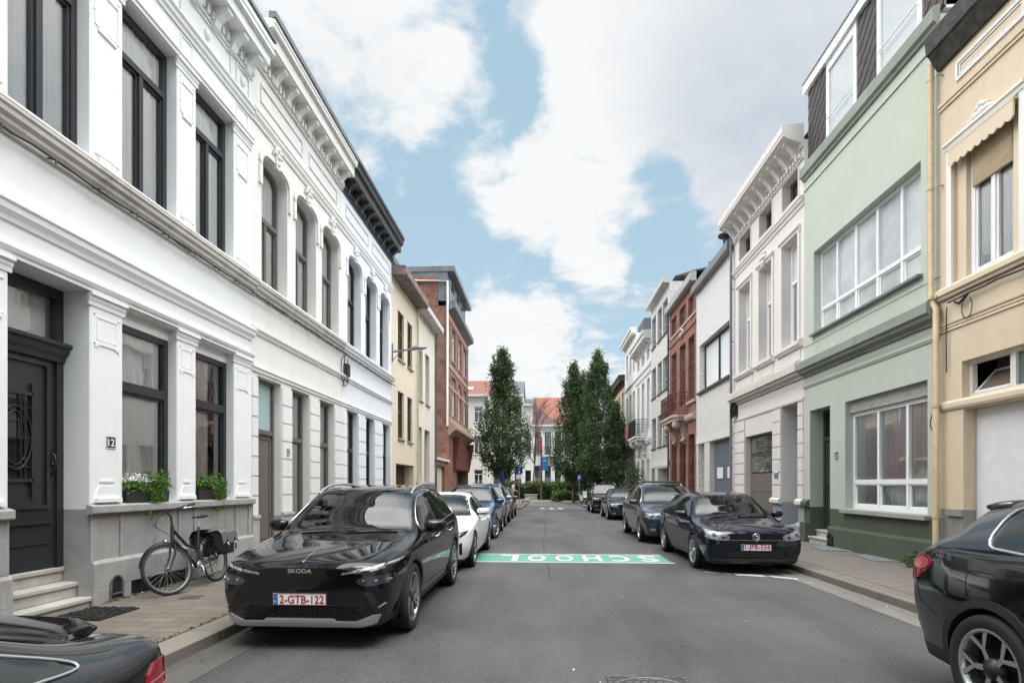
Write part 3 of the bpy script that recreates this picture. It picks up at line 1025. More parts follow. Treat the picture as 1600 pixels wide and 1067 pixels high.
def pilaster(H, y0, y1, low, high, mat, upper=False):
    u0, u1 = H.r(y0, y1)
    mb = MB()
    m = (u0 + u1) / 2
    a, b = u0 + 0.07, u1 - 0.07
    mb.box(u0 + 0.012, u1 - 0.012, -0.006, 0, low + 0.01, high - 0.01)
    capital(mb, u0, u1, high, 0.16)
    # shaft head: panel frame with cut corners and small studs, shaft foot: raised block and a bar
    if upper:
        frame_panel(mb, a, b, high - 0.78, high - 0.30)
        mb.box(a + 0.07, b - 0.07, -0.016, 0, high - 0.33, high - 0.26)
        mb.box(a + 0.05, b - 0.05, -0.03, 0, high - 0.84, high - 0.80)
        mb.box(a, b, -0.035, 0, low + 0.10, low + 0.15)
        mb.box(a + 0.06, b - 0.06, -0.025, 0, low + 0.02, low + 0.10)
    else:
        mb.prism([(a, high - 0.62), (a + 0.07, high - 0.57), (b - 0.07, high - 0.57), (b, high - 0.62), (b, high - 0.66), (b - 0.08, high - 0.62), (a + 0.08, high - 0.62), (a, high - 0.66)][::-1], 0, -0.018, lambda p, t: (p[0], t, p[1]))
        frame_panel(mb, a + 0.03, b - 0.03, high - 0.56, high - 0.27, 0.016, 0.014)
        mb.prism([(a - 0.01, low + 0.07), (a + 0.06, low + 0.22), (b - 0.06, low + 0.22), (b + 0.01, low + 0.07)], 0, -0.022, lambda p, t: (p[0], t, p[1]))
        mb.box(a - 0.01, b + 0.01, -0.055, 0, low + 0.02, low + 0.07)
        mb.box(a + 0.08, b - 0.08, -0.02, 0, low + 0.27, low + 0.30)
    for z in (high - 0.24, high - 0.60):
        for x in (a, b):
            mb.ball((x, -0.003, z), (0.022, 0.018, 0.022), 8, 6)
    return mb.build('pilaster', mat, H.root)


def cable_run(name, label, pts, r=0.012, extra=(), parent=None, group=None):
    mb = MB()
    mb.tube(pts, r, 6)
    for e, rr in extra:
        mb.tube(e, rr, 6)
    o = mb.build(name, M_cable, parent)
    if parent is None:
        tag(o, label, 'cable', 'cables along the house fronts')
    return o

# ---- number 12 -----------------------------------------------------------
A = House('town_house', 'white painted town house number 12 with black door and grey stone plinth', 'L', 3.2, 10.27, 9.75, [P_white, M_bluestone], zones=[(1.30, 1)], cat='house')
piers = [(3.2, 3.90), (4.95, 5.46), (6.50, 7.03), (8.12, 8.58), (9.67, 10.22)]
gw = [A.op(3.90, 4.95, 1.36, 3.93), A.op(7.03, 8.12, 1.36, 3.93), A.op(8.58, 9.67, 1.36, 3.93)]
dA = A.op(5.46, 6.50, 0.60, 3.96, d=0.40, vb=0.0)
uw = [A.op(a, b, 5.60, 8.06, d=0.24) for a, b in ((3.90, 4.95), (5.46, 6.50), (7.03, 8.12), (8.58, 9.67))]
A.wall()
A.roof(z=9.8)
for o, k in zip(gw, ('net', 'net', 'left')):
    A.window(o, M_anthra, trans=(2.93,), fw=0.085, tr=0.13, curtain=k, top_board=0.16, inset=0)
for o in uw:
    A.window(o, M_anthra, trans=(7.42,), mull=(0.5,), fw=0.085, tr=0.09, curtain='net')
for a, b in piers:
    pilaster(A, a, b, 1.36, 3.96, P_white)
    pilaster(A, a, b, 5.60, 8.08, P_white, True)
# entablatures, belts, frieze
A.mould('architrave', P_white, [(0, 3.96), (0.045, 3.96), (0.045, 4.00), (0.065, 4.01), (0.085, 4.05), (0.085, 4.07), (0, 4.09)])
A.mould('string_course', P_white, [(0, 4.33), (0.03, 4.33), (0.04, 4.37), (0.09, 4.42), (0.095, 4.48), (0.12, 4.50), (0.12, 4.54), (0, 4.57)])
mb = MB()
A.mould('x', None, [(0, 5.22), (0.05, 5.22), (0.055, 5.27), (0.10, 5.29), (0.105, 5.33), (0.15, 5.36), (0.155, 5.41), (0.18, 5.43), (0.18, 5.47), (0, 5.47)], mb=mb)
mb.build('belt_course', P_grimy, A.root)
A.mould('sill_course', P_white, [(0, 5.472), (0.185, 5.472), (0.185, 5.50), (0.03, 5.59), (0, 5.597)])
A.mould('architrave', P_white, [(0, 8.08), (0.04, 8.08), (0.045, 8.12), (0.07, 8.14), (0.07, 8.17), (0, 8.20)])
A.mould('string_course', P_white, [(0, 8.54), (0.03, 8.54), (0.035, 8.58), (0.07, 8.61), (0.075, 8.66), (0.11, 8.69), (0.11, 8.72), (0, 8.75)])
mb = MB()
for a, b in ((3.3, 4.9), (5.0, 6.45), (6.55, 8.05), (8.15, 9.6), (9.7, 10.2)):
    u0, u1 = A.r(a, b)
    frame_panel(mb, u0 + 0.03, u1 - 0.03, 8.80, 9.22, 0.03, 0.03)
    mb.ball(((u0 + u1) / 2, -0.01, 9.01), (0.07, 0.05, 0.09), 10, 6)
for a, b in piers:
    u0, u1 = A.r(a, b)
    frame_panel(mb, u0 + 0.08, u1 - 0.08, 8.22, 8.50, 0.02, 0.015)
mb.build('frieze', P_white, A.root)
A.cornice(9.52, 9.90, 0.47, P_white, dent=(9.30, 9.42), brackets=14, thick=0.2)
mb = MB()
A.mould('x', None, [(0.36, 9.93), (0.50, 9.93), (0.50, 10.0), (0.36, 10.02)], mb=mb)
mb.build('gutter', M_zinc, A.root)
# stone plinth: base block, panels between stone strips, sill band
mb = MB()
for a, b in ((3.2, 5.46), (6.50, 10.27)):
    u0, u1 = A.r(a, b)
    for i, (y0, y1, ztop) in enumerate([(a, b, 0)]):
        pass
    mb.prism([(0, 0.32), (0.06, 0.32), (0.06, 0.62), (0.035, 0.655), (0, 0.66)], u0, u1, lambda p, t: (t, -p[0], p[1]))
    mb.prism([(0, 1.235), (0.07, 1.235), (0.09, 1.25), (0.09, 1.335), (0.02, 1.355), (0, 1.358)], u0 - (0.0 if a < 5 else 0.05), u1, lambda p, t: (t, -p[0], p[1]))
for a, b in ((3.2, 3.9), (4.9, 5.46), (6.50, 7.12), (8.3, 10.27)):
    u0, u1 = A.r(a, b)
    mb.box(u0, u1, -0.06, 0, 0.0, 0.32)
for a, b in ((4.93, 5.46), (6.50, 6.60), (6.98, 7.02), (8.14, 8.20), (8.52, 8.58), (9.70, 9.76), (10.14, 10.27)):
    u0, u1 = A.r(a, b)
    mb.box(u0, u1, -0.022, 0, 0.66, 1.235)
mb.build('plinth', M_bluestone, A.root, bevel=0.006)
mb = MB()
u0, u1 = A.r(7.12, 8.3)
mb.box(u0, u1, -0.012, -0.002, 0.12, 0.32)
for i in range(9):
    u = u0 + (i + 0.5) * (u1 - u0) / 9
    mb.tube([(u, -0.03, 0.12), (u, -0.03, 0.32)], 0.008, 6)
mb.build('cellar_opening', M_black, A.root)
# boot scraper niche
mb = MB()
u0, u1 = A.r(6.74, 6.97)
m_ = (u0 + u1) / 2
pts = [(u0, 0.12), (u0, 0.33)] + [(m_ + (u1 - u0) / 2 * math.cos(t), 0.33 + (u1 - u0) / 2 * math.sin(t)) for t in [math.pi * (1 - i / 10) for i in range(11)]] + [(u1, 0.33), (u1, 0.12)]
inn = [(m_ + (x - m_) * 0.72, 0.15 + (z - 0.12) * 0.86) for x, z in pts]
for i in range(len(pts) - 1):
    mb.prism([pts[i], pts[i + 1], inn[i + 1], inn[i]], -0.06, -0.075, lambda p, t: (p[0], t, p[1]))
mb.prism(inn, -0.058, -0.0635, lambda p, t: (p[0], t, p[1]), 1)
mb.box(u0 + 0.03, u1 - 0.03, -0.09, -0.064, 0.20, 0.215)
mb.build('boot_scraper', [plain('weathered_iron', (0.10, 0.10, 0.105), 0.6, var=0.3), M_black], A.root)
# the door: lintel moulding, leaf with barred glass and ring ornament
u0, u1 = dA['u0'], dA['u1']
d0 = 0.36
mb = MB()
mb.box(u0, u0 + 0.09, d0 - 0.03, d0 + 0.06, 0.60, 3.96)
mb.box(u1 - 0.09, u1, d0 - 0.03, d0 + 0.06, 0.60, 3.96)
mb.box(u0 + 0.09, u1 - 0.09, d0 - 0.03, d0 + 0.06, 3.84, 3.96)
mb.prism([(0, 3.08), (0.05, 3.08), (0.06, 3.14), (0.10, 3.18), (0.11, 3.24), (0.15, 3.26), (0.15, 3.30), (0, 3.32)], u0 - 0.02, u1 + 0.0, lambda p, t: (t, d0 - p[0], p[1]))
mb.box(u0 + 0.09, u1 - 0.09, d0 + 0.005, d0 + 0.05, 0.60, 3.08)
# raised frame round the tall panel, low panels
L0, L1 = u0 + 0.09, u1 - 0.09
def bar(a, b, z0, z1, out=0.03):
    mb.box(a, b, d0 - out, d0 + 0.005, z0, z1)
bar(L0 + 0.05, L1 - 0.10, 3.00, 3.04); bar(L0 + 0.05, L0 + 0.085, 1.36, 3.0); bar(L1 - 0.135, L1 - 0.10, 1.36, 3.0); bar(L0 + 0.05, L1 - 0.10, 1.32, 1.36)
bar(L0 + 0.03, L1 - 0.06, 1.14, 1.17); bar(L0 + 0.03, L1 - 0.06, 0.90, 0.92, 0.012)
g0, g1 = L0 + 0.14, L1 - 0.33
bar(g0 - 0.02, g1 + 0.02, 2.62, 2.66); bar(g0 - 0.02, g1 + 0.02, 1.63, 1.67); bar(g1, g1 + 0.045, 1.45, 2.76); bar(g0 - 0.045, g0, 1.45, 2.76)
door = mb.build('door', M_anthra, A.root)
mb = MB()
mb.box(g0, g1, d0 + 0.0, d0 + 0.004, 1.67, 2.62)
mb.build('door_glass', M_carglass, door)
mb = MB()
gm = (g0 + g1) / 2
for u in (g0 + 0.08, g1 - 0.08, g1 - 0.13):
    mb.tube([(u, d0 - 0.02, 1.67), (u, d0 - 0.02, 2.62)], 0.009, 6)
mb.tube([(gm + 0.20 * math.cos(t), d0 - 0.02, 2.13 + 0.36 * math.sin(t)) for t in [2 * math.pi * i / 28 for i in range(28)]], 0.01, 6, closed=True)
mb.tube([(gm + 0.15 * math.cos(t), d0 - 0.02, 2.13 + 0.30 * math.sin(t)) for t in [2 * math.pi * i / 28 for i in range(28)]], 0.008, 6, closed=True)
for z in (1.80, 2.13, 2.48):
    mb.tube([(g0, d0 - 0.02, z), (g1, d0 - 0.02, z)], 0.007, 6)
mb.build('grille', M_black, door)
mb = MB()
hx = L1 - 0.06
mb.box(hx - 0.02, hx + 0.02, d0 - 0.005, d0 + 0.006, 1.68, 2.02)
mb.tube([(hx, d0 - 0.01, 1.98), (hx, d0 - 0.06, 1.95), (hx, d0 - 0.065, 1.86), (hx, d0 - 0.05, 1.76), (hx, d0 - 0.01, 1.72)], 0.011, 8)
mb.ball((hx, d0 - 0.03, 1.84), 0.025, 10, 8)
mb.build('handle', plain('dark_bronze', (0.05, 0.04, 0.035), 0.35, metal=0.8), door)
mb = MB()
mb.face([(L0, d0 + 0.02, 3.32), (L1, d0 + 0.02, 3.32), (L1, d0 + 0.02, 3.84), (L0, d0 + 0.02, 3.84)])
mb.build('fanlight', M_glass, door)
mb = MB()
mb.face([(L0, d0 + 0.12, 3.2), (L1, d0 + 0.12, 3.2), (L1, d0 + 0.12, 3.9), (L0, d0 + 0.12, 3.9)])
mb.build('fanlight_blind', M_net, door)
mb = MB()
for i, (z, y0) in enumerate(((0.235, -0.04), (0.42, 0.13), (0.60, 0.31))):
    zb = (0.0, 0.235, 0.42)[i]
    mb.box(u0 + 0.002, u1 - 0.002, y0 + 0.03, 0.40, zb, z - 0.055)
    mb.box(u0 + 0.002, u1 - 0.002, y0, 0.40, z - 0.055, z)
mb.build('doorstep', M_bluestone_lt, A.root, bevel=0.012)
plate(A.root, A.r(6.83, 6.83)[0], -0.001, 2.14, 0.155, 0.155, '12', M_plate_white, M_black)

# ---- off-white house -----------------------------------------------------
def joints(H, y0, y1, z0, z1, step, mat, out=0.028, name='rusticated_pier'):
    """pier dressed as blocks with open joints, narrow raised bands"""
    u0, u1 = H.r(y0, y1)
    mb = MB()
    z = z0
    while z < z1 - 0.05:
        t = min(z + step - 0.03, z1)
        mb.box(u0 + 0.005, u1 - 0.005, -out, 0, z, t)
        z += step
    return mb.build(name, mat, H.root)


def hood(H, o, mat, key=True):
    """moulding that follows the head of an arched opening, with a leaf-like keystone"""
    mb = MB()
    a = arch_line(o['u0'] - 0.03, o['u1'] + 0.03, o['v1'] + 0.03, o['rise'], o['p'], 22)
    b = arch_line(o['u0'] - 0.13, o['u1'] + 0.13, o['v1'] + 0.13, o['rise'] + 0.03, o['p'], 22)
    for i in range(len(a) - 1):
        mb.prism([a[i], a[i + 1], b[i + 1], b[i]], 0, -0.045, lambda p, t: (p[0], t, p[1]), 0, False)
    for x0, x1, s_ in ((b[0][0], a[0][0], 1), (a[-1][0], b[-1][0], -1)):
        mb.box(x0, x1, -0.045, 0, o['v1'] - o['rise'] - 0.35, a[0][1])
    c = (o['u0'] + o['u1']) / 2
    if key:
        z = o['v1'] + 0.10
        mb.prism([(c - 0.07, z - 0.16), (c + 0.07, z - 0.16), (c + 0.11, z + 0.16), (c - 0.11, z + 0.16)], 0, -0.08, lambda p, t: (p[0], t, p[1]))
        for dx, dz, r in ((0, 0.1, 0.07), (-0.07, 0.2, 0.06), (0.07, 0.2, 0.06), (0, 0.26, 0.06), (0, -0.05, 0.05), (-0.12, 0.12, 0.045), (0.12, 0.12, 0.045)):
            mb.ball((c + dx, -0.07, z + dz), (r, 0.05, r), 9, 6)
    return mb.build('hood_mould', mat, H.root)


def terraced(name, label, ya, yb, pm, fm, ground, upper, door, corn_mat, frieze=True, kinds=('net', 'net', 'net'), panels=((10.6, 12.5), (12.86, 14.62))):
    H = House(name, label, 'L', ya, yb, 9.95, [pm, M_bluestone], zones=[(0.95, 1)])
    go = [H.op(a, b, 0.62 if door != i else 0.30, 3.72, d=0.24, vb=0.0 if door == i else None) for i, (a, b) in enumerate(ground)]
    uo = [H.op(a, b, 5.62, 8.15, d=0.30, rise=0.31, p=3.0) for a, b in upper]
    H.wall()
    H.roof(z=9.98)
    for i, (o, k) in enumerate(zip(go, kinds)):
        if i == door:
            H.door(o, fm, 2.62, steps=1, panels=((0.1, 0.9, 0.06, 0.97),), hinge_right=False, letter=False, handle=M_chrome, fanmat=plain('frosted_glass', (0.35, 0.47, 0.48), 0.15))
        else:
            H.window(o, fm, trans=(2.62,), fw=0.085, tr=0.10, curtain=k, top_board=0.0)
            u0, u1 = o['u0'], o['u1']
    for o, k in zip(uo, kinds):
        H.window(o, fm, trans=(7.02,), mull=(0.5,), fw=0.075, tr=0.09, curtain='net')
        hood(H, o, pm)
    # piers between ground openings
    edges = [ya] + [e for g in ground for e in g] + [yb]
    for a, b in zip(edges[::2], edges[1::2]):
        if b - a > 0.12:
            joints(H, a + 0.01, b - 0.01, 1.02, 3.72, 0.38, pm)
            mbp = MB()
            u0, u1 = H.r(a, b)
            mbp.box(u0, u1, -0.05, 0, 0.0, 0.95)
            mbp.box(u0, u1, -0.08, 0, 0.95, 1.01)
            mbp.build('pier_base', M_bluestone_lt, H.root, bevel=0.008)
    H.mould('architrave', pm, [(0, 3.78), (0.03, 3.78), (0.03, 3.83), (0.055, 3.85), (0.055, 3.88), (0, 3.90)])
    H.mould('string_course', pm, [(0, 4.50), (0.03, 4.50), (0.05, 4.55), (0.08, 4.58), (0.08, 4.63), (0, 4.66)])
    H.mould('belt_course', P_grimy if pm is P_off else pm, [(0, 5.24), (0.05, 5.24), (0.06, 5.30), (0.11, 5.34), (0.12, 5.40), (0.15, 5.42), (0.15, 5.46), (0, 5.46)])
    H.mould('sill_course', pm, [(0, 5.462), (0.16, 5.462), (0.16, 5.49), (0.02, 5.60), (0, 5.61)])
    H.mould('string_course', pm, [(0, 8.56), (0.03, 8.56), (0.04, 8.62), (0.08, 8.68), (0.08, 8.74), (0.10, 8.76), (0.10, 8.79), (0, 8.81)])
    mbf = MB()
    for a, b in panels:
        u0, u1 = H.r(a, b)
        frame_panel(mbf, u0, u1, 9.10, 9.46, 0.03, 0.028)
    mbf.build('frieze', pm, H.root)
    H.cornice(10.02, 10.42, 0.46, corn_mat, dent=(9.72, 9.86), brackets=9, thick=0.16, dsz=0.075)
    mbg = MB()
    H.mould('x', None, [(0.34, 10.45), (0.49, 10.45), (0.49, 10.56), (0.34, 10.58)], mb=mbg)
    mbg.build('gutter', M_zinc if corn_mat is not M_zinc_dark else M_zinc_dark, H.root)
    return H

B = terraced('town_house', 'off-white town house with arched upper windows and grey taupe frames', 10.27, 15.0, P_off, M_taupe,
             [(10.50, 11.47), (11.96, 12.89), (13.48, 14.45)], [(10.66, 11.76), (12.16, 13.28), (13.64, 14.78)], 0, P_off, kinds=('net', 'right', 'right'))
plate(B.root, B.r(11.72, 11.72)[0], -0.03, 2.30, 0.13, 0.15, '10', M_black, M_plate_white)
C = terraced('town_house', 'cool white town house under a black bracketed cornice', 15.0, 20.0, P_cool, M_anthra,
             [(15.38, 16.34), (17.04, 17.94), (18.85, 19.79)], [(15.46, 16.62), (17.04, 18.18), (18.56, 19.62)], 2, M_zinc_dark, kinds=('net', 'left', 'net'),
             panels=((15.3, 17.3), (17.7, 19.7)))

# ---- cream pair ----------------------------------------------------------
D = House('town_house', 'cream rendered house with brown window frames and wooden garage door', 'L', 20.0, 23.98, 9.3, [P_cream])
du = [D.op(20.9, 21.8, 6.42, 8.26, d=0.16), D.op(22.38, 23.22, 6.42, 8.26, d=0.16)]
dl = [D.op(20.9, 21.8, 3.38, 5.19, d=0.16), D.op(22.38, 23.22, 3.38, 5.19, d=0.16)]
dg = D.op(20.62, 23.50, 0.12, 2.40, d=0.45)
D.wall()
for o in du + dl:
    D.window(o, M_brownwood, trans=(o['v0'] + 1.05,), mull=(0.5,), mull_top=o['v1'], fw=0.07, curtain='half', sill=M_bluestone)
D.garage(dg, plain('brown_planks', (0.045, 0.022, 0.016), 0.6, var=0.3), rows=1)
mb = MB()
D.mould('x', None, [(0, 9.26), (0.50, 9.26), (0.54, 9.30), (0.54, 9.56), (0.50, 9.58), (0, 9.62)], mb=mb)
mb.build('gutter_board', plain('stained_board', (0.20, 0.165, 0.15), 0.8, var=0.5, vs=5), D.root)
D.roof(z=9.6, rise=2.2, mat=plain('pantiles_dark', (0.16, 0.07, 0.05), 0.8, var=0.3, vs=8))
mb = MB()
mb.box(0.9, 2.5, 1.6, 3.0, 9.6, 10.9, 0)
mb.build('chimney', B_pink, D.root)
mb = MB()
mb.box(0.75, 2.65, 1.45, 3.15, 10.9, 11.15)
mb.box(1.1, 1.16, 1.5, 1.56, 11.15, 11.6)
mb.build('chimney_cap', M_zinc, D.root)
mb = MB()
mb.box(3.0, 3.95, 1.2, 4.5, 9.7, 11.0, 0)
mb.prism([(0.75, 11.0), (4.6, 11.0), (4.6, 11.25), (0.75, 11.25)], 2.9, 3.97, lambda p, t: (t, p[0], p[1]), 1)
mb.build('dormer', [B_pink, M_zinc], D.root)
E_ = House('town_house', 'pale cream house between the cream house and the brick building', 'L', 23.98, 28.1, 9.25, [P_cream2, M_bluestone], zones=[(1.7, 1)])
eu = [E_.op(24.22, 25.22, 5.40, 7.76, d=0.30), E_.op(25.83, 26.73, 5.40, 7.76, d=0.30)]
el = [E_.op(24.15, 25.10, 1.72, 4.18, d=0.30), E_.op(25.63, 26.80, 1.72, 4.18, d=0.30)]
E_.wall()
for o in eu + el:
    E_.window(o, M_brownwood, trans=(o['v1'] - 0.6,), fw=0.07, curtain='net', cmat=M_net_warm, sill=M_bluestone)
mb = MB()
E_.mould('x', None, [(0, 9.24), (0.42, 9.24), (0.46, 9.28), (0.46, 9.52), (0.42, 9.54), (0, 9.58)], mb=mb)
mb.build('gutter_board', plain('white_board', (0.55, 0.54, 0.52), 0.6, var=0.2), E_.root)
E_.roof(z=9.55, rise=2.2, mat=MATS['pantiles_dark'])
mb = MB()
mb.box(1.2, 2.1, -0.02, 0, 0.9, 1.3)
mb.build('vent', M_black, E_.root)
E_.mould('plinth_ledge', M_bluestone, [(0, 1.62), (0.05, 1.62), (0.05, 1.70), (0, 1.72)])
D.pipe(23.9, 0.15, 9.2, plain('cream_pipe', (0.50, 0.44, 0.30), 0.5), 0.04)
E_.pipe(28.0, 0.15, 9.2, plain('green_grey_pipe', (0.06, 0.10, 0.10), 0.5), 0.045)
# gate wall in the gap
Gt = House('garden_wall', 'low red brick wall with a cream garage gate beside the brick building', 'L', 28.1, 32.1, 2.9, [B_red], depth=0.35, cat='garden wall', group=None)
gg = Gt.op(28.5, 30.9, 0.12, 2.62, d=0.2)
Gt.wall(room=0.3)
Gt.garage(gg, plain('cream_panel', (0.60, 0.55, 0.44), 0.6, var=0.1), rows=1, name='gate')
Gt.mould('coping', plain('white_coping', (0.7, 0.68, 0.62), 0.7, var=0.1), [(-0.42, 2.9), (0.09, 2.9), (0.09, 3.02), (-0.42, 3.06)])

# ---- red brick corner building ------------------------------------------
F = House('corner_building', 'tall red brick corner building with zinc attic and white downpipe', 'L', 32.1, 40.6, 12.0, [B_red], depth=12)
P_stone_band = plaster('brown_stone', (0.34, 0.24, 0.19), 0.1, 0.3)
fu = [F.op(a, b, 9.05, 11.1, d=0.2) for a, b in ((33.4, 34.7), (35.9, 37.1), (38.3, 39.5))]
fl = [F.op(a, b, 5.75, 8.15, d=0.2) for a, b in ((33.4, 34.7), (35.9, 37.1), (38.3, 39.5))]
fg = F.op(35.2, 39.6, 0.12, 2.5, d=0.5)
F.wall()
for o in fu + fl:
    F.window(o, M_pvc, trans=(o['v1'] - 0.55,), mull=(0.5,), fw=0.08, curtain='half', sill=M_bluestone)
F.garage(fg, plain('brown_shutter', (0.05, 0.04, 0.04), 0.5), rows=6)
for z in (8.45, 11.25):
    F.mould('band', P_stone_band, [(0, z), (0.03, z), (0.03, z + 0.28), (0, z + 0.28)])
F.mould('band', P_stone_band, [(0, 7.3), (0.025, 7.3), (0.025, 7.5), (0, 7.5)])
mb = MB()
F.mould('x', None, [(0, 4.45), (0.35, 4.75), (0.5, 4.80), (0.5, 5.0), (0.12, 5.3), (0.10, 5.55), (0, 5.6)], mb=mb)
mb.build('ledge', P_stone_band, F.root)
mb = MB()
mb.box(F.W - 6.6, F.W - 0.4, -0.16, 0, 2.55, 4.0)
mb.prism([(0, 2.5), (0.10, 2.5), (0.42, 4.3), (0.42, 4.5), (0, 4.5)], 1.7, 2.0, lambda p, t: (t, -p[0], p[1]))
mb.prism([(0, 2.5), (0.10, 2.5), (0.42, 4.3), (0.42, 4.5), (0, 4.5)], F.W - 0.4, F.W - 0.1, lambda p, t: (t, -p[0], p[1]))
mb.build('shop_fascia', plain('oxblood_paint', (0.13, 0.04, 0.033), 0.6, var=0.25), F.root)
mb = MB()
F.mould('x', None, [(0, 11.75), (0.36, 11.9), (0.40, 11.95), (0.40, 12.25), (0.36, 12.28), (0, 12.3)], mb=mb)
mb.build('cornice', M_zinc, F.root)
# attic storey set just behind the cornice, its flat roof oversailing
mb = MB()
mb.box(0.02, F.W - 1.2, 0.05, 7.0, 12.3, 14.0, 0)
for i in range(3):
    u = 0.9 + i * 2.1
    mb.box(u, u + 1.3, 0.02, 0.06, 12.6, 13.8, 1)
    mb.box(u + 0.07, u + 1.23, 0.0, 0.022, 12.67, 13.73, 2)
mb.box(-0.02, F.W - 1.0, -0.36, 7.1, 14.0, 14.3, 0)
mb.build('attic', [M_zinc, M_pvc, M_glass_far], F.root)
mb = MB()
mb.box(-0.012, 0.0, 0.6, 7.0, 12.0, 13.7)
mb.build('gable_brick', B_red, F.root)
mb = MB()
mb.tube([(-0.06, 0.05, 5.0), (-0.06, 0.05, 13.4), (-0.06, 3.0, 13.5)], 0.065, 10)
mb.build('downpipe', plain('white_pipe', (0.7, 0.7, 0.68), 0.45), F.root)
mb = MB()
for (u, z) in ((0.62, 1.2),):
    mb.box(-0.03, 0.0, 0.9, 1.3, 1.4, 3.0)
    mb.box(-0.03, 0.0, 2.2, 2.5, 2.9, 4.4)
mb.build('niche', M_brownwood, F.root)

# ---- cables and a bracket lamp on the left fronts ------------------------
def wav(y0, y1, x, z, n, a=0.015):
    return [(x + RND.uniform(-0.006, 0.006), y0 + (y1 - y0) * i / n, z + RND.uniform(-a, a)) for i in range(n + 1)]
cable_run('facade_cable', 'black cable clipped under the belt course of the three white houses', wav(3.2, 20.0, XL + 0.13, 5.19, 70),
          extra=[(wav(3.2, 20.0, XL + 0.10, 5.215, 60, 0.008), 0.008)] + [([(XL + 0.02, 3.4 + i * 0.62, 5.23), (XL + 0.145, 3.4 + i * 0.62, 5.20), (XL + 0.14, 3.4 + i * 0.62, 5.15)], 0.01) for i in range(27)])
mb = MB()
y0 = 15.0
mb.tube([(XL + 0.06, y0 + 0.1 - 0.3 * math.sin(t), 4.75 + 0.42 * math.cos(t)) for t in [0.1 + 0.28 * i for i in range(21)]], 0.012, 6)
mb.tube([(XL + 0.07, y0 + 0.05, 5.15), (XL + 0.07, y0 + 0.0, 4.5), (XL + 0.05, y0 - 0.02, 4.3)], 0.014, 6)
mb.box(XL + 0.01, XL + 0.12, y0 + 0.12, y0 + 0.36, 4.62, 4.95)
mb.tube([(XL + 0.07, y0 + 0.24, 4.62), (XL + 0.08, y0 + 0.2, 4.45), (XL + 0.07, y0 + 0.05, 4.5)], 0.014, 6)
tag(mb.build('junction_box', M_cable), 'black junction box with looped cable between two white houses', 'junction box', 'cable boxes on the house fronts')
lamp = thing('street_lamp', 'grey wall lamp on a bracket arm above the cream house', 'street lamp', (XL, 20.08, 6.45))
mb = MB()
mb.box(0, 0.03, -0.06, 0.06, -0.35, 0.3)
mb.tube([(0.02, 0, 0.0), (0.75, 0, 0.1)], 0.035, 10)
mb.tube([(0.02, 0, -0.3), (0.35, 0, 0.03)], 0.015, 8)
mb.build('arm', M_zinc, lamp)
mb = MB()
mb.tube([(0.7, 0, 0.1), (0.85, 0, 0.12), (1.1, 0, 0.13), (1.28, 0, 0.14)], [0.05, 0.09, 0.08, 0.03], 12)
lh = mb.build('lamp_head', M_zinc, lamp)
mb = MB()
mb.box(0.85, 1.12, -0.05, 0.05, 0.03, 0.055)
mb.build('diffuser', M_plate_white, lh)

# ================================================================== right row
P_yel = plaster('yellow_render', (0.61, 0.505, 0.375), 0.05, 0.22, (0.5, 0.42, 0.34), crack=0.25)
P_yel2 = plaster('yellow_trim', (0.62, 0.525, 0.395), 0.04, 0.12, (0.5, 0.42, 0.34))
P_wtrim = plaster('white_trim', (0.72, 0.71, 0.69), 0.04, 0.10, (0.5, 0.47, 0.44))
P_green = plaster('sage_render', (0.455, 0.49, 0.43), 0.045, 0.2, (0.5, 0.5, 0.46), bump=0.2)
P_dgreen = plaster('dark_green_render', (0.072, 0.09, 0.062), 0.10, 0.25, (0.6, 0.6, 0.5), bump=0.2)
P_pale = plaster('pale_pinkish_render', (0.655, 0.62, 0.595), 0.03, 0.10, (0.5, 0.45, 0.42), crack=0.3)
P_greyblue = plaster('grey_blue_dado', (0.30, 0.32, 0.345), 0.06, 0.15, (0.6, 0.6, 0.6))
P_ggrey = plaster('grey_dado', (0.24, 0.235, 0.22), 0.08, 0.2)
B_glaze = bricks('white_glazed_brick', (0.70, 0.68, 0.65), (0.74, 0.72, 0.69), (0.30, 0.28, 0.26), 0.22, 0.07, 0.008, rough=0.35, bump=0.3, dirt=0.1)
B_whitep = bricks('pale_brick', (0.58, 0.565, 0.55), (0.63, 0.615, 0.60), (0.45, 0.44, 0.42), 0.22, 0.07, 0.008, rough=0.7, bump=0.25, dirt=0.15)
B_red2 = bricks('salmon_brick', (0.215, 0.082, 0.06), (0.32, 0.14, 0.10), (0.27, 0.18, 0.15), dirt=0.6)
P_gwhite = plaster('cold_white_paint', (0.70, 0.69, 0.675), 0.03, 0.10, (0.5, 0.48, 0.45))
P_hcream = plaster('biscuit_render', (0.55, 0.43, 0.33), 0.06, 0.2)
M_doorgreen = plain('dark_green_lacquer', (0.035, 0.055, 0.032), 0.4, var=0.15)

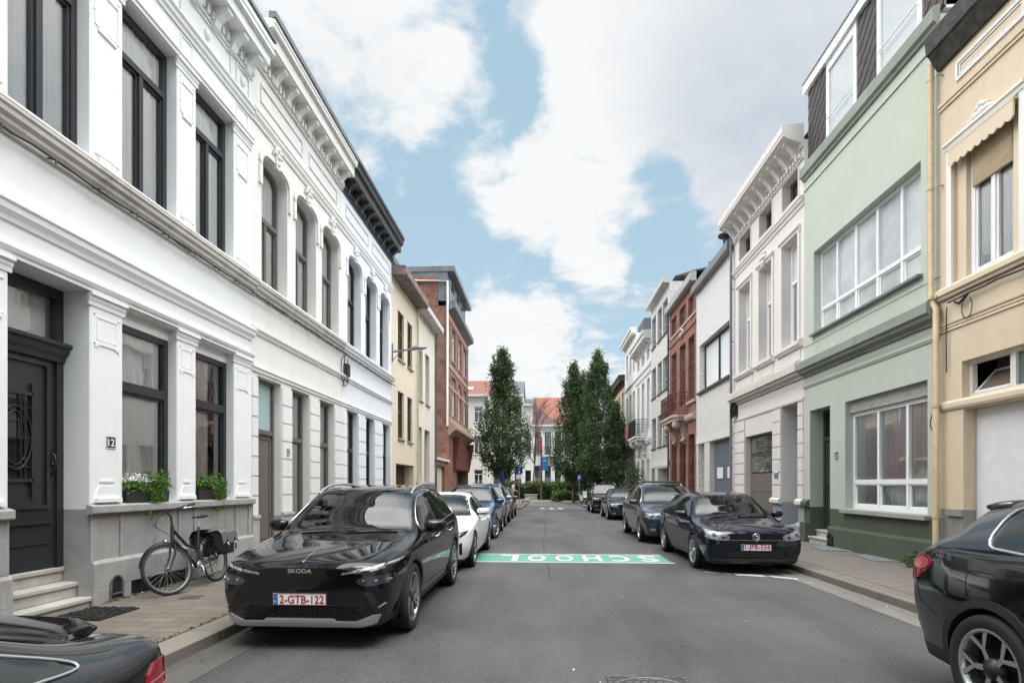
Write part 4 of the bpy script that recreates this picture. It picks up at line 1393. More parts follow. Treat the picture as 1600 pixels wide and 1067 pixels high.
# ---- yellow house --------------------------------------------------------
Y_ = House('town_house', 'yellow rendered house with scalloped awning board and white garage door', 'R', 3.4, 10.05, 9.3, [P_yel, P_ggrey], zones=[(1.19, 1)])
yw = [Y_.op(8.42, 9.74, 4.98, 7.22, d=0.22), Y_.op(5.6, 6.92, 4.98, 7.22, d=0.22)]
yv = Y_.op(6.4, 9.55, 3.02, 3.62, d=0.20)
yg = Y_.op(6.3, 9.52, 0.12, 2.84, d=0.24)
Y_.wall()
Y_.roof(z=9.3)
for o in yw:
    u0, u1 = o['u0'], o['u1']
    o2 = dict(o, u0=u0 + 0.20, u1=u1 - 0.20)
    mb = MB()
    for a, b in ((u0, u0 + 0.2), (u1 - 0.2, u1)):
        mb.box(a, b, 0.06, o['d'], 4.98, 7.22, 0)
    s_ = Y_.window(o2, M_pvc, mull=(0.5,), fw=0.085, curtain='net', cz=6.55)
    mb.build('jamb', P_yel2, Y_.root)
    m2 = MB()                                     # roller shutter, let down a hand's breadth
    z = 6.42
    while z < 7.2:
        m2.prism([(0, z), (0.012, z + 0.012), (0.012, z + 0.03), (0, z + 0.042)], o2['u0'] + 0.09, o2['u1'] - 0.09, lambda p, t: (t, 0.10 - p[0], p[1]))
        z += 0.043
    m2.box(o2['u0'] + 0.08, o2['u1'] - 0.08, 0.10, 0.135, 6.42, 7.2)
    m2.build('roller_shutter', plain('beige_shutter', (0.50, 0.40, 0.27), 0.6, var=0.1), s_)
    m3 = MB()                                     # surround, top moulding, cartouche
    for a, b in ((u0 - 0.12, u0 - 0.005), (u1 + 0.005, u1 + 0.12)):
        m3.box(a, b, -0.035, 0, 4.95, 7.24)
    m3.prism([(0, 7.24), (0.05, 7.24), (0.06, 7.29), (0.09, 7.31), (0.09, 7.35), (0, 7.37)], u0 - 0.14, u1 + 0.14, lambda p, t: (t, -p[0], p[1]))
    c = (u0 + u1) / 2
    for dx, dz, r in ((0, 7.42, 0.09), (-0.12, 7.41, 0.07), (0.12, 7.41, 0.07), (-0.2, 7.38, 0.045), (0.2, 7.38, 0.045), (0, 7.53, 0.06), (-0.07, 7.5, 0.05), (0.08, 7.49, 0.05), (0.02, 7.33, 0.06)):
        m3.ball((c + dx, -0.04, dz), (r, 0.055, r * 0.8), 9, 6)
    m3.build('window_surround', P_wtrim, Y_.root)
    m4 = MB()                                     # scalloped board
    n = 9
    top, L = 7.16, u1 - u0 - 0.02
    pts = [(u0 + 0.01, top), ]
    bot = []
    for i in range(n):
        for j in range(7):
            t = (i + j / 6) / n
            bot.append((u0 + 0.01 + L * t, 6.93 - 0.045 * math.sin(math.pi * j / 6)))
    for a, b in zip(bot, bot[1:]):
        if b[0] - a[0] > 1e-6:
            m4.prism([a, b, (b[0], top), (a[0], top)], -0.10, -0.075, lambda p, t: (p[0], t, p[1]))
    m4.box(u0 + 0.0, u1 - 0.0, -0.105, 0.20, top, top + 0.03)
    m4.build('awning_board', P_yel2, Y_.root)
Y_.mould('sill_course', P_yel2, [(0, 4.76), (0.05, 4.76), (0.06, 4.80), (0.10, 4.82), (0.10, 4.90), (0.02, 4.965), (0, 4.97)])
Y_.mould('string_course', P_yel2, [(0, 4.20), (0.025, 4.20), (0.025, 4.23), (0.012, 4.235), (0.012, 4.25), (0.03, 4.255), (0.03, 4.28), (0.015, 4.285), (0.015, 4.30), (0.04, 4.305), (0.045, 4.33), (0, 4.34)])
Y_.mould('string_course', P_yel2, [(0, 8.02), (0.03, 8.02), (0.03, 8.05), (0.018, 8.055), (0.018, 8.075), (0.045, 8.08), (0.05, 8.14), (0, 8.15)])
mb = MB()
for a, b in ((8.3, 9.66), (4.2, 7.9)):
    u0, u1 = Y_.r(a, b)
    frame_panel(mb, u0, u1, 8.28, 8.60, 0.05, 0.03)
    frame_panel(mb, u0 + 0.07, u1 - 0.07, 8.35, 8.53, 0.02, 0.018)
mb.build('frieze', P_wtrim, Y_.root)
mb = MB()
Y_.mould('x', None, [(0, 8.74), (0.06, 8.74), (0.20, 8.98), (0.24, 9.0), (0.27, 9.30), (0.23, 9.33), (0, 9.36)], mb=mb)
mb.build('gutter', plain('tarred_gutter', (0.035, 0.03, 0.026), 0.6, var=0.8, vs=7, bump=0.4, bs=9), Y_.root)
# hopper window over the garage, one leaf tilted open
mb = MB()
u0, u1, d = yv['u0'], yv['u1'], 0.12
for a, b, c, e in ((u0, u1, 3.02, 3.075), (u0, u1, 3.565, 3.62), (u0, u0 + 0.06, 3.075, 3.565), (u1 - 0.06, u1, 3.075, 3.565)):
    mb.box(a, b, d, d + 0.08, c, e)
for f in (0.27, 0.52, 0.77):
    x = u0 + f * (u1 - u0)
    mb.box(x - 0.05, x + 0.05, d, d + 0.08, 3.075, 3.565)
hop = mb.build('window', M_offwood, Y_.root)
mb = MB()
xs = [u0 + 0.06] + [u0 + f * (u1 - u0) for f in (0.27, 0.52, 0.77)] + [u1 - 0.06]
for i in range(1, 4):
    mb.face([(xs[i] + 0.05, d + 0.04, 3.075), (xs[i + 1] - 0.05, d + 0.04, 3.075), (xs[i + 1] - 0.05, d + 0.04, 3.565), (xs[i] + 0.05, d + 0.04, 3.565)])
mb.build('pane', plain('ribbed_glass', (0.10, 0.13, 0.13), 0.2, var=0.3, vs=40), hop)
mb = MB()
a, b = xs[0] + 0.02, xs[1] - 0.07
q = lambda y, z: (y, z)
for (p0, p1) in (((a, 0), (a + 0.04, 1)), ((b - 0.04, 0), (b, 1))):
    mb.prism([(0.12, 3.08), (0.16, 3.08), (0.50, 3.47), (0.46, 3.47)], p0[0], p1[0], lambda p, t: (t, p[0], p[1]))
mb.prism([(0.12, 3.08), (0.16, 3.08), (0.18, 3.12), (0.14, 3.12)], a, b, lambda p, t: (t, p[0], p[1]))
mb.prism([(0.44, 3.43), (0.48, 3.43), (0.50, 3.47), (0.46, 3.47)], a, b, lambda p, t: (t, p[0], p[1]))
mb.face([(a, 0.15, 3.10), (b, 0.15, 3.10), (b, 0.47, 3.46), (a, 0.47, 3.46)], 1)
mb.face([(a - 0.1, 0.56, 2.9), (b + 0.1, 0.56, 2.9), (b + 0.1, 0.56, 3.7), (a - 0.1, 0.56, 3.7)], 1)  # added board; its brown keeps the unlit opening from going black
mb.build('leaf_and_backing', [M_offwood, plain('dusty_glass_and_backing', (0.17, 0.135, 0.11), 0.25)], hop)
Y_.mould('lintel', P_yel2, [(0, 2.86), (0.03, 2.86), (0.05, 2.90), (0.05, 2.97), (0.02, 3.01), (0, 3.015)])
gdoor = Y_.garage(yg, plain('white_garage', (0.70, 0.70, 0.72), 0.5, var=0.05), rows=1)
mb = MB()
mb.box(yg['u0'] + 1.12, yg['u0'] + 1.26, 0.186, 0.198, 1.95, 2.15)
mb.build('notice', plain('grey_notice', (0.35, 0.35, 0.36), 0.5), gdoor)
mb = MB()
u0, u1 = Y_.r(9.50, 9.86)
mb.box(u0, u1, -0.05, 0, 1.08, 1.19)
mb.build('plinth_ledge', P_ggrey, Y_.root)
Y_.pipe(9.98, 0.12, 8.9, plain('yellow_pipe', (0.55, 0.43, 0.26), 0.45, var=0.15), 0.05, 0.12, jog=(4.62, 4.80, -0.13, 0.0))
cable_run('facade_cable', 'bundle of dark cables looped under the sill of the yellow house', wav(3.6, 9.8, XR - 0.11, 4.70, 24, 0.02),
          extra=[(wav(3.6, 9.75, XR - 0.09, 4.66, 24, 0.02), 0.014), ([(XR - 0.06, 9.62, 4.62), (XR - 0.08, 9.5, 4.56), (XR - 0.08, 9.3, 4.66)], 0.02),
                 ([(XR - 0.06, 9.36 + 0.11 * math.sin(t), 4.45 + 0.17 * math.cos(t)) for t in [0.3 * i for i in range(20)]], 0.008),
                 ([(XR - 0.05, 9.82, 4.6), (XR - 0.05, 9.84, 4.2), (XR - 0.05, 9.83, 3.5)], 0.01)])

# ---- sage green house ----------------------------------------------------
Gn = House('town_house', 'sage green house with dark green base and slate-hung attic storey', 'R', 10.05, 15.1, 9.75, [P_green, P_dgreen], zones=[(1.03, 1)])
gwin = Gn.op(10.37, 13.10, 1.06, 3.48, d=0.26)
gup = Gn.op(10.55, 14.58, 5.44, 7.50, d=0.26)
gd = Gn.op(13.77, 14.78, 0.46, 3.50, d=0.42, vb=0.0)
Gn.wall()
o2 = dict(gwin, v1=3.22)
w1 = Gn.window(o2, M_pvc, trans=(1.66,), mull=(0.355, 0.70), mull_top=3.2, fw=0.085, tr=0.10, curtain='net')
mb = MB()
for i in range(6):
    mb.box(gwin['u0'] + 0.01, gwin['u1'] - 0.01, 0.10 + 0.004 * (i % 2), 0.20, 3.222 + i * 0.043, 3.262 + i * 0.043)
mb.build('shutter_box', plain('grey_shutter', (0.33, 0.34, 0.32), 0.6, var=0.15), Gn.root)
mb = MB()
mb.prism([(-0.24, 0.985), (0.10, 0.965), (0.10, 1.045), (-0.24, 1.058)], gwin['u0'] - 0.06, gwin['u1'] + 0.06, lambda p, t: (t, -p[0], p[1]))
mb.build('sill', M_bluestone, w1)
w2 = Gn.window(gup, M_pvc, trans=(6.02,), mull=(0.20, 0.40, 0.60, 0.80), mull_top=7.45, fw=0.075, tr=0.075, curtain=None, gm=plain('sky_reflection_glass', (0.50, 0.52, 0.53), 0.04, spec=0.9, var=0.35, vs=0.6))  # white sky reflection put into the opaque pane colour
mb = MB()
mb.prism([(-0.24, 5.38), (0.10, 5.36), (0.10, 5.41), (-0.24, 5.438)], gup['u0'] - 0.06, gup['u1'] + 0.06, lambda p, t: (t, -p[0], p[1]))
mb.build('sill', M_zinc, w2)
Gn.door(gd, M_doorgreen, 2.72, steps=2, panels=((0.1, 0.9, 0.06, 0.42), (0.1, 0.9, 0.5, 0.95)), handle=M_black, fanmat=M_carglass, hinge_right=False)
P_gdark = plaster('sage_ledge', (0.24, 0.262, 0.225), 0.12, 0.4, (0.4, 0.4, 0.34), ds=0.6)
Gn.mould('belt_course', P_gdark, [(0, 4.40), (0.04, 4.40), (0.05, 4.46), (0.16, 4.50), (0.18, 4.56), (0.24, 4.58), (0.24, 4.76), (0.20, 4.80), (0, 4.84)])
Gn.mould('string_course', P_green, [(0, 4.12), (0.025, 4.12), (0.035, 4.15), (0.05, 4.16), (0.05, 4.20), (0, 4.22)])
Gn.mould('string_course', P_green, [(0, 9.28), (0.03, 9.28), (0.03, 9.34), (0, 9.36)])
Gn.mould('string_course', P_green, [(0, 5.20), (0.015, 5.20), (0.015, 5.23), (0, 5.24)])
Gn.mould('cornice', P_gdark, [(0, 9.55), (0.05, 9.55), (0.06, 9.60), (0.12, 9.64), (0.12, 9.86), (0.10, 9.90), (0, 9.92)])
mb = MB()
for a, b in ((10.05, 13.77), (14.78, 15.1)):
    u0, u1 = Gn.r(a, b)
    mb.prism([(0, 0), (0.06, 0), (0.06, 0.56), (0.035, 0.61), (0, 0.62)], u0, u1, lambda p, t: (t, -p[0], p[1]))
mb.build('plinth', P_dgreen, Gn.root)
mb = MB()
u0, u1 = Gn.r(14.8, 15.08)
mb.box(u0 - 0.04, u1, -0.11, 0, 0.10, 0.62)
mb.build('pier_base', P_dgreen, Gn.root)
mb = MB()
mb.prism([(0, 1.02), (0.07, 1.02), (0.10, 1.05), (0.10, 1.14), (0.04, 1.20), (0, 1.22)], u0 - 0.02, u1, lambda p, t: (t, -p[0], p[1]))
mb.build('pier_cap', P_dgreen, Gn.root)
# attic storey: white frames between slate-hung piers
mb = MB()
slz = plain('diamond_slate', (0.050, 0.040, 0.042), 0.55, var=0.25, vs=5)
AT0, AT1 = 9.90, 11.85
for a, b in ((14.04, 14.98), (11.97, 12.68), (10.05, 10.55)):
    u0, u1 = Gn.r(a, b)
    mb.box(u0, u1, 0.06, 3.0, AT0, AT1, 0)
    s_ = 0.32                                    # diamond slates, each lapped a little proud
    k0 = -12
    for i in range(-3, 9):
        for j in range(0, 16):
            cx, cz = u0 + i * s_ + (s_ / 2 if j % 2 else 0), AT0 + j * s_ * 0.5
            pl = [(cx, cz - s_ / 2), (cx + s_ / 2, cz), (cx, cz + s_ / 2), (cx - s_ / 2, cz)]
            out = []
            for n_, (A_, B_) in enumerate(zip(pl, pl[1:] + pl[:1])):
                pass
            q = pl
            for ax, lim, sg in ((0, u0, 1), (0, u1, -1), (1, AT0, 1), (1, AT1, -1)):
                r_ = []
                for A_, B_ in zip(q, q[1:] + q[:1]):
                    ia, ib = (A_[ax] - lim) * sg >= 0, (B_[ax] - lim) * sg >= 0
                    if ia:
                        r_.append(A_)
                    if ia != ib:
                        t = (lim - A_[ax]) / (B_[ax] - A_[ax])
                        r_.append((A_[0] + t * (B_[0] - A_[0]), A_[1] + t * (B_[1] - A_[1])))
                q = r_
                if not q:
                    break
            if len(q) >= 3:
                mb.face([(x, 0.035 + 0.02 * (z - (cz - s_ / 2)) / s_, z) for x, z in q], 1)
att = mb.build('attic_slates', [plain('slate_edge', (0.16, 0.14, 0.14), 0.7), slz], Gn.root)
mb = MB()
mb.box(0.02, Gn.W - 0.0, 0.10, 8.0, AT0 - 0.05, AT1)
mb.box(0, Gn.W, -0.04, 8.2, AT1, AT1 + 0.24)
mb.box(0, Gn.W, -0.06, 0.1, AT1 + 0.24, AT1 + 0.28, 1)
mb.build('attic', [M_pvc, M_zinc], Gn.root)
for a, b in ((12.70, 14.02), (10.57, 11.95)):
    u0, u1 = Gn.r(a, b)
    mb = MB()
    for x0, x1, z0, z1 in ((u0, u0 + 0.13, AT0, AT1), (u1 - 0.13, u1, AT0, AT1), (u0 + 0.13, u1 - 0.13, AT0, AT0 + 0.1), (u0 + 0.13, u1 - 0.13, AT1 - 0.22, AT1)):
        mb.box(x0, x1, 0.03, 0.099, z0, z1)
    fr = mb.build('attic_window', M_pvc, Gn.root)
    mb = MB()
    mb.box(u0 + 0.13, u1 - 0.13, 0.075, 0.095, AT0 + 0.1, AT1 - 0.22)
    mb.build('pane', plain('pale_reflection_pane', (0.55, 0.57, 0.58), 0.05, coat=1.0), fr)  # opaque pale pane, its colour standing in for reflected sky
    mb = MB()
    mb.tube([(u0 + 0.1, 0.0, AT0 + 0.55), (u1 - 0.1, 0.0, AT0 + 0.55)], 0.015, 6)
    mb.build('rail', M_pvc, fr)
plate(Gn.root, Gn.r(13.47, 13.47)[0], -0.001, 2.28, 0.15, 0.17, '21', M_plate_white, M_black)
mb = MB()
u0, u1 = Gn.r(13.52, 13.74)
m_ = (u0 + u1) / 2
pts = [(u0, 0.12), (u0, 0.34)] + [(m_ + 0.11 * math.cos(t), 0.34 + 0.11 * math.sin(t)) for t in [math.pi * (1 - i / 10) for i in range(11)]] + [(u1, 0.34), (u1, 0.12)]
mb.prism(pts, -0.058, -0.07, lambda p, t: (p[0], t, p[1]))
mb.tube([(x, -0.075, z) for x, z in pts], 0.018, 6)
mb.box(u0, u1, -0.10, -0.07, 0.2, 0.215)
mb.build('boot_scraper', M_black, Gn.root)
cable_run('facade_cable', 'thin cable under the belt course of the green and pale houses', wav(10.1, 20.4, XR - 0.13, 4.36, 30, 0.012),
          extra=[([(XR - 0.05, 10.12, 4.4), (XR - 0.06, 10.10, 3.3), (XR - 0.06, 10.12, 2.9)], 0.014), ([(XR - 0.06, 10.14 + 0.07 * math.sin(t), 2.68 + 0.13 * math.cos(t)) for t in [0.35 * i for i in range(19)]], 0.009)])
mb = MB()
mb.box(XR - 0.07, XR, 10.14, 10.24, 2.84, 3.0)
tag(mb.build('junction_box', plain('grey_box', (0.45, 0.46, 0.46), 0.5)), 'small grey cable box beside the yellow downpipe on the green house', 'junction box', 'cable boxes on the house fronts')

# ---- pale house ----------------------------------------------------------
Pa = House('town_house', 'pale pinkish-white house with deep bracketed cornice and taupe garage door', 'R', 15.1, 20.55, 10.7, [P_pale, P_greyblue], zones=[(1.10, 1)])
cols = ((15.44, 16.43), (17.16, 18.15), (18.90, 19.95))
pt = [Pa.op(a, b, 9.40, 10.16, d=0.30) for a, b in cols]
pm_ = [Pa.op(a, b, 5.50, 8.38, d=0.32) for a, b in cols]
pg = Pa.op(17.12, 19.40, 0.12, 3.22, d=0.22)
pd = Pa.op(15.44, 16.50, 0.46, 3.82, d=0.55, vb=0.0)
Pa.wall()
Pa.roof(z=10.9)
for o in pt:
    Pa.window(o, M_taupe, fw=0.05, curtain=None, gm=M_carglass)
for o in pm_:
    Pa.window(o, M_pvc, trans=(7.30,), fw=0.075, curtain='net')
    mb = MB()
    mb.box(o['u0'] + 0.06, o['u1'] - 0.06, o['d'] - 0.045, o['d'] - 0.02, 7.34, 8.32)
    mb.build('blind_panel', plain('grey_panel', (0.56, 0.55, 0.54), 0.6), Pa.root)
mb = MB()
for o in pm_:
    u0, u1 = o['u0'], o['u1']
    for a, b in ((u0 - 0.13, u0 - 0.004), (u1 + 0.004, u1 + 0.13)):
        mb.box(a, b, -0.035, 0, 5.5, 8.40)
    mb.prism([(0, 8.40), (0.035, 8.40), (0.045, 8.46), (0.09, 8.50), (0.09, 8.55), (0, 8.58)], u0 - 0.15, u1 + 0.15, lambda p, t: (t, -p[0], p[1]))
o = pm_[1]
c = (o['u0'] + o['u1']) / 2
for dx, z, r in ((0, 8.62, 0.12), (-0.12, 8.60, 0.08), (0.12, 8.60, 0.08), (0, 8.75, 0.09), (0, 8.45, 0.10), (0, 8.35, 0.06)):
    mb.ball((c + dx, -0.06, z), (r, 0.10, r), 10, 7)
for o in pt:
    frame_panel(mb, o['u0'] - 0.06, o['u1'] + 0.06, 9.34, 10.22, 0.055, 0.02)
mb.build('window_surround', P_pale, Pa.root)
Pa.mould('string_course', P_pale, [(0, 8.98), (0.03, 8.98), (0.04, 9.05), (0.09, 9.10), (0.09, 9.15), (0.12, 9.18), (0.12, 9.22), (0, 9.25)])
mb = MB()
for a, b in ((15.15, 16.75), (16.95, 18.4), (18.6, 20.3)):
    u0, u1 = Pa.r(a, b)
    mb.prism([(0, 5.28), (0.08, 5.28), (0.10, 5.32), (0.14, 5.34), (0.14, 5.44), (0.02, 5.495), (0, 5.497)], u0, u1, lambda p, t: (t, -p[0], p[1]))
    mb.box(u0 + 0.15, u1 - 0.15, -0.02, 0, 4.95, 5.22)
mb.build('sill_course', P_pale, Pa.root)
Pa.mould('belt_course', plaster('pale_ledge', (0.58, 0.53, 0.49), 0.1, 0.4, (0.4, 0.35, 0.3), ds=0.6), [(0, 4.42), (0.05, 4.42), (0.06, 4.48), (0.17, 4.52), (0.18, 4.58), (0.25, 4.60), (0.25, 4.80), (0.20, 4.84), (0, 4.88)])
Pa.mould('string_course', P_pale, [(0, 3.84), (0.035, 3.84), (0.045, 3.90), (0, 3.92)])
mb = MB()
for a, b in ((15.12, 15.43), (16.51, 17.10), (19.42, 20.5)):
    mb = MB()
    u0, u1 = Pa.r(a, b)
    z = 1.24
    while z < 3.75:
        mb.box(u0 + 0.004, u1 - 0.004, -0.03, 0, z, min(3.8, z + 0.335))
        z += 0.37
    mb.prism([(0, 1.05), (0.08, 1.05), (0.11, 1.08), (0.11, 1.17), (0.05, 1.22), (0, 1.23)], u0 - 0.03, u1 + 0.03, lambda p, t: (t, -p[0], p[1]))
    mb.build('rusticated_pier', P_pale, Pa.root)
for a, b in ((15.12, 15.43), (16.51, 17.10), (19.42, 20.5)):
    u0, u1 = Pa.r(a, b)
    mb = MB()
    mb.prism([(0, 0), (0.12, 0), (0.12, 0.50), (0.07, 0.58), (0, 0.6)], u0, u1, lambda p, t: (t, -p[0], p[1]))
    mb.build('pier_base', P_greyblue, Pa.root)
Pa.garage(pg, plain('taupe_sectional', (0.155, 0.135, 0.125), 0.5, var=0.05), rows=5, windows=((0.04, 0.96, 0.80, 0.985), (0.04, 0.96, 0.60, 0.785)), wm=plain('mirror_glass', (0.10, 0.10, 0.09), 0.03, spec=1.0, coat=1.0))
Pa.door(pd, plain('grey_blue_door', (0.27, 0.29, 0.32), 0.45, var=0.1), 2.75, steps=2, letter=True, handle=M_black, hinge_right=False)
Pa.cornice(10.62, 11.08, 0.57, P_pale, dent=(10.26, 10.36), brackets=10, thick=0.30, soffit=0.14, dsz=0.09)
mb = MB()
u0 = Pa.r(16.78, 16.78)[0]
mb.box(u0 - 0.14, u0 + 0.14, -0.045, -0.031, 1.95, 2.30, 0)
mb.box(u0 - 0.14, u0 + 0.14, -0.045, -0.031, 1.80, 1.945, 1)
for i in range(5):
    mb.box(u0 - 0.11, u0 + 0.06 + 0.03 * (i % 2), -0.047, -0.0455, 2.23 - i * 0.05, 2.245 - i * 0.05, 2)
mb.build('name_plate', [M_plate_white, plain('grey_blue_plate', (0.16, 0.17, 0.22), 0.4), plain('grey_print', (0.5, 0.5, 0.52), 0.5)], Pa.root)
Pa.pipe(20.50, 0.12, 10.5, plain('grey_pipe', (0.17, 0.17, 0.18), 0.45, var=0.15), 0.05, 0.12)
mb = MB()
for k in range(4):
    mb.tube([(XR - 0.14 + 0.05 * math.sin(t * 2 + k), 20.25 + 0.13 * math.sin(t + k), 4.25 + 0.26 * math.cos(t * 1.2 + k)) for t in [0.3 * i for i in range(22)]], 0.018, 6)
mb.box(XR - 0.15, XR, 20.12, 20.38, 4.05, 4.4)
tag(mb.build('junction_box', M_cable), 'tangle of black cable and box beside the grey downpipe', 'junction box', 'cable boxes on the house fronts')

# ---- white glazed brick --------------------------------------------------
Wg = House('town_house', 'white glazed brick house with one wide window and grey-blue garage door', 'R', 20.55, 25.5, 10.2, [B_glaze])
ww = Wg.op(20.95, 24.98, 5.66, 7.70, d=0.30)
wgar = Wg.op(20.72, 23.52, 0.12, 3.38, d=0.25)
wd = Wg.op(24.25, 25.2, 0.2, 3.38, d=0.5)
Wg.wall()
Wg.roof(z=10.3, rise=1.6)
wwin = Wg.window(ww, M_zinc_dark, mull=(0.5,), mull_top=7.65, fw=0.05, curtain=None, gm=plain('white_film_glass', (0.70, 0.71, 0.72), 0.05))
mb = MB()
mb.prism([(-0.3, 5.56), (0.12, 5.54), (0.12, 5.63), (-0.3, 5.655)], ww['u0'] - 0.1, ww['u1'] + 0.1, lambda p, t: (t, -p[0], p[1]))
mb.build('sill', M_zinc_dark, wwin)
Wg.garage(wgar, plain('grey_blue_sectional', (0.115, 0.135, 0.165), 0.5, var=0.05), rows=6, windows=((0.12, 0.42, 0.52, 0.68), (0.58, 0.88, 0.52, 0.68)), wm=M_plate_white)
Wg.door(wd, plain('white_tiled_door', (0.5, 0.49, 0.47), 0.4), 3.25, panels=((0.1, 0.9, 0.1, 0.9),))
Wg.mould('band', P_pale, [(0, 3.40), (0.02, 3.40), (0.02, 3.70), (0, 3.70)])
mb = MB()
Wg.mould('x', None, [(0, 10.12), (0.22, 10.12), (0.25, 10.16), (0.25, 10.44), (0.21, 10.48), (0, 10.5)], mb=mb)
mb.build('gutter', plain('gutter_grey', (0.19, 0.195, 0.205), 0.5, var=0.1), Wg.root)
for (y, h, r) in ((22.6, 11.35, 0.14), (24.2, 10.9, 0.10)):
    u = Wg.r(y, y)[0]
    mb = MB()
    mb.lathe([(r, 10.2), (r, h), (r * 0.9, h)], 14, 0, 'Z', (u, 0.4, 0))
    mb.lathe([(0.01, h + 0.28), (r * 2.3, h + 0.18), (r * 2.3, h + 0.12), (0.01, h + 0.14)], 18, 0, 'Z', (u, 0.4, 0))
    mb.tube([(u, 0.4, h), (u, 0.4, h + 0.2)], r * 0.5, 8)
    mb.build('roof_vent', M_zinc_dark, Wg.root)

# ---- salmon brick with balcony ------------------------------------------
Rb = House('town_house', 'red brick house with an iron balcony on scrolled stone consoles', 'R', 25.5, 30.85, 10.85, [B_red2])
cols = ((25.85, 26.90), (27.42, 28.62), (29.28, 30.42))
r3 = [Rb.op(a, b, 9.50, 10.40, d=0.2) for a, b in cols]
r2 = [Rb.op(a, b, 5.52, 8.52, d=0.26) for a, b in cols]
r1 = [Rb.op(a, b, 0.20 if i != 0 else 0.12, 3.95, d=0.3) for i, (a, b) in enumerate(cols)]
Rb.wall()
M_bw2 = plain('ochre_brown_frame', (0.17, 0.10, 0.08), 0.5)
for o in r3:
    Rb.window(o, M_bw2, mull=(0.5,), fw=0.06, curtain='net')
for o in r2:
    Rb.window(o, M_bw2, trans=(7.35,), mull=(0.5,), fw=0.08, curtain='net')
Rb.door(r1[0], M_brownwood, 2.9, panels=((0.1, 0.9, 0.05, 0.95),))
Rb.window(r1[1], M_brownwood, trans=(2.9,), fw=0.08, curtain='half')
Rb.door(r1[2], M_brownwood, 2.9, panels=((0.1, 0.9, 0.05, 0.95),))
P_sand = plaster('sandstone', (0.47, 0.37, 0.31), 0.1, 0.3)
for z in (9.36, 8.95):
    Rb.mould('band', P_sand if z > 9.2 else B_red2, [(0, z), (0.05, z), (0.05, z + 0.1), (0, z + 0.12)])
mb = MB()
Rb.mould('x', None, [(0, 10.8), (0.22, 10.80), (0.28, 10.85), (0.28, 11.18), (0.24, 11.2), (0, 11.24)], mb=mb)
mb.build('gutter', plain('pale_grey_gutter', (0.36, 0.37, 0.38), 0.5, var=0.1), Rb.root)
mb = MB()
Rb.mould('x', None, [(0, 11.24), (0.15, 11.24), (-2.0, 11.75), (-2.0, 11.25)], mb=mb)
mb.build('roof', M_zinc_dark, Rb.root)
mb = MB()
c = (r2[1]['u0'] + r2[1]['u1']) / 2
ring = [(c + 0.33 * math.cos(t), -0.05, 8.98 + 0.28 * math.sin(t)) for t in [math.pi * i / 12 for i in range(13)]]
mb.tube(ring, 0.06, 8)
mb.ball((c, -0.06, 8.98), (0.14, 0.10, 0.14), 10, 8)
mb.build('keystone', P_sand, Rb.root)


def balcony(H, ya, yb, z, out, rail_mat, stone_mat, rail_h=1.1, chamfer=0.0, consoles=()):
    u0, u1 = H.r(ya, yb)
    mb = MB()
    pl = [(u0, 0), (u0, -out + chamfer), (u0 + chamfer, -out), (u1 - chamfer, -out), (u1, -out + chamfer), (u1, 0)]
    mb.prism(pl, z - 0.12, z, lambda p, t: (p[0], p[1], t))
    mb.prism([(x + (0.05 if x < (u0 + u1) / 2 else -0.05), y * 0.9) for x, y in pl], z - 0.28, z - 0.12, lambda p, t: (p[0], p[1], t))
    b = mb.build('balcony', stone_mat, H.root)
    mb = MB()
    path = [Vector((x, y, 0)) for x, y in ([(p[0] + (0.04 if p[0] < (u0 + u1) / 2 else -0.04), min(p[1] + 0.04, 0)) for p in pl])]
    for zz in (z + 0.06, z + 0.2, z + rail_h - 0.16, z + rail_h):
        mb.tube([(p.x, p.y, zz) for p in path], 0.016 if zz < z + rail_h - 0.01 else 0.026, 6)
    for a, b2 in zip(path, path[1:]):
        n = max(2, int((b2 - a).length / 0.12))
        for i in range(n + 1):
            p = a.lerp(b2, i / n)
            mb.tube([(p.x, p.y, z), (p.x, p.y, z + rail_h)], 0.010, 5)
            if i < n:
                q = a.lerp(b2, (i + 0.5) / n)
                dr = (b2 - a).normalized()
                for zc, rr in ((z + 0.55, 0.085), (z + 0.33, 0.06), (z + 0.77, 0.06)):
                    mb.tube([(q.x + dr.x * rr * 0.7 * math.cos(t), q.y + dr.y * rr * 0.7 * math.cos(t), zc + rr * math.sin(t)) for t in [2 * math.pi * k / 9 for k in range(9)]], 0.009, 4, closed=True)
    mb.build('railing', rail_mat, b)
    for y in consoles:
        u = H.r(y, y)[0]
        mc = MB()
        prof = [(0, z - 0.28), (out * 0.85, z - 0.28), (out * 0.88, z - 0.42), (out * 0.7, z - 0.60), (out * 0.42, z - 0.62), (0.2, z - 0.85), (0.14, z - 1.25), (0.10, z - 1.35), (0, z - 1.38)]
        mc.prism(prof, u - 0.15, u + 0.15, lambda p, t: (t, -p[0], p[1]))
        mc.lathe([(0.01, u - 0.19), (0.19, u - 0.19), (0.20, u - 0.15), (0.20, u + 0.15), (0.19, u + 0.19), (0.01, u + 0.19)], 18, 0, 'X', (0, -out * 0.62, z - 0.46))
        mc.lathe([(0.01, u - 0.18), (0.10, u - 0.18), (0.10, u + 0.18), (0.01, u + 0.18)], 14, 0, 'X', (0, -0.14, z - 1.2))
        mc.build('console', stone_mat, b)
    return b

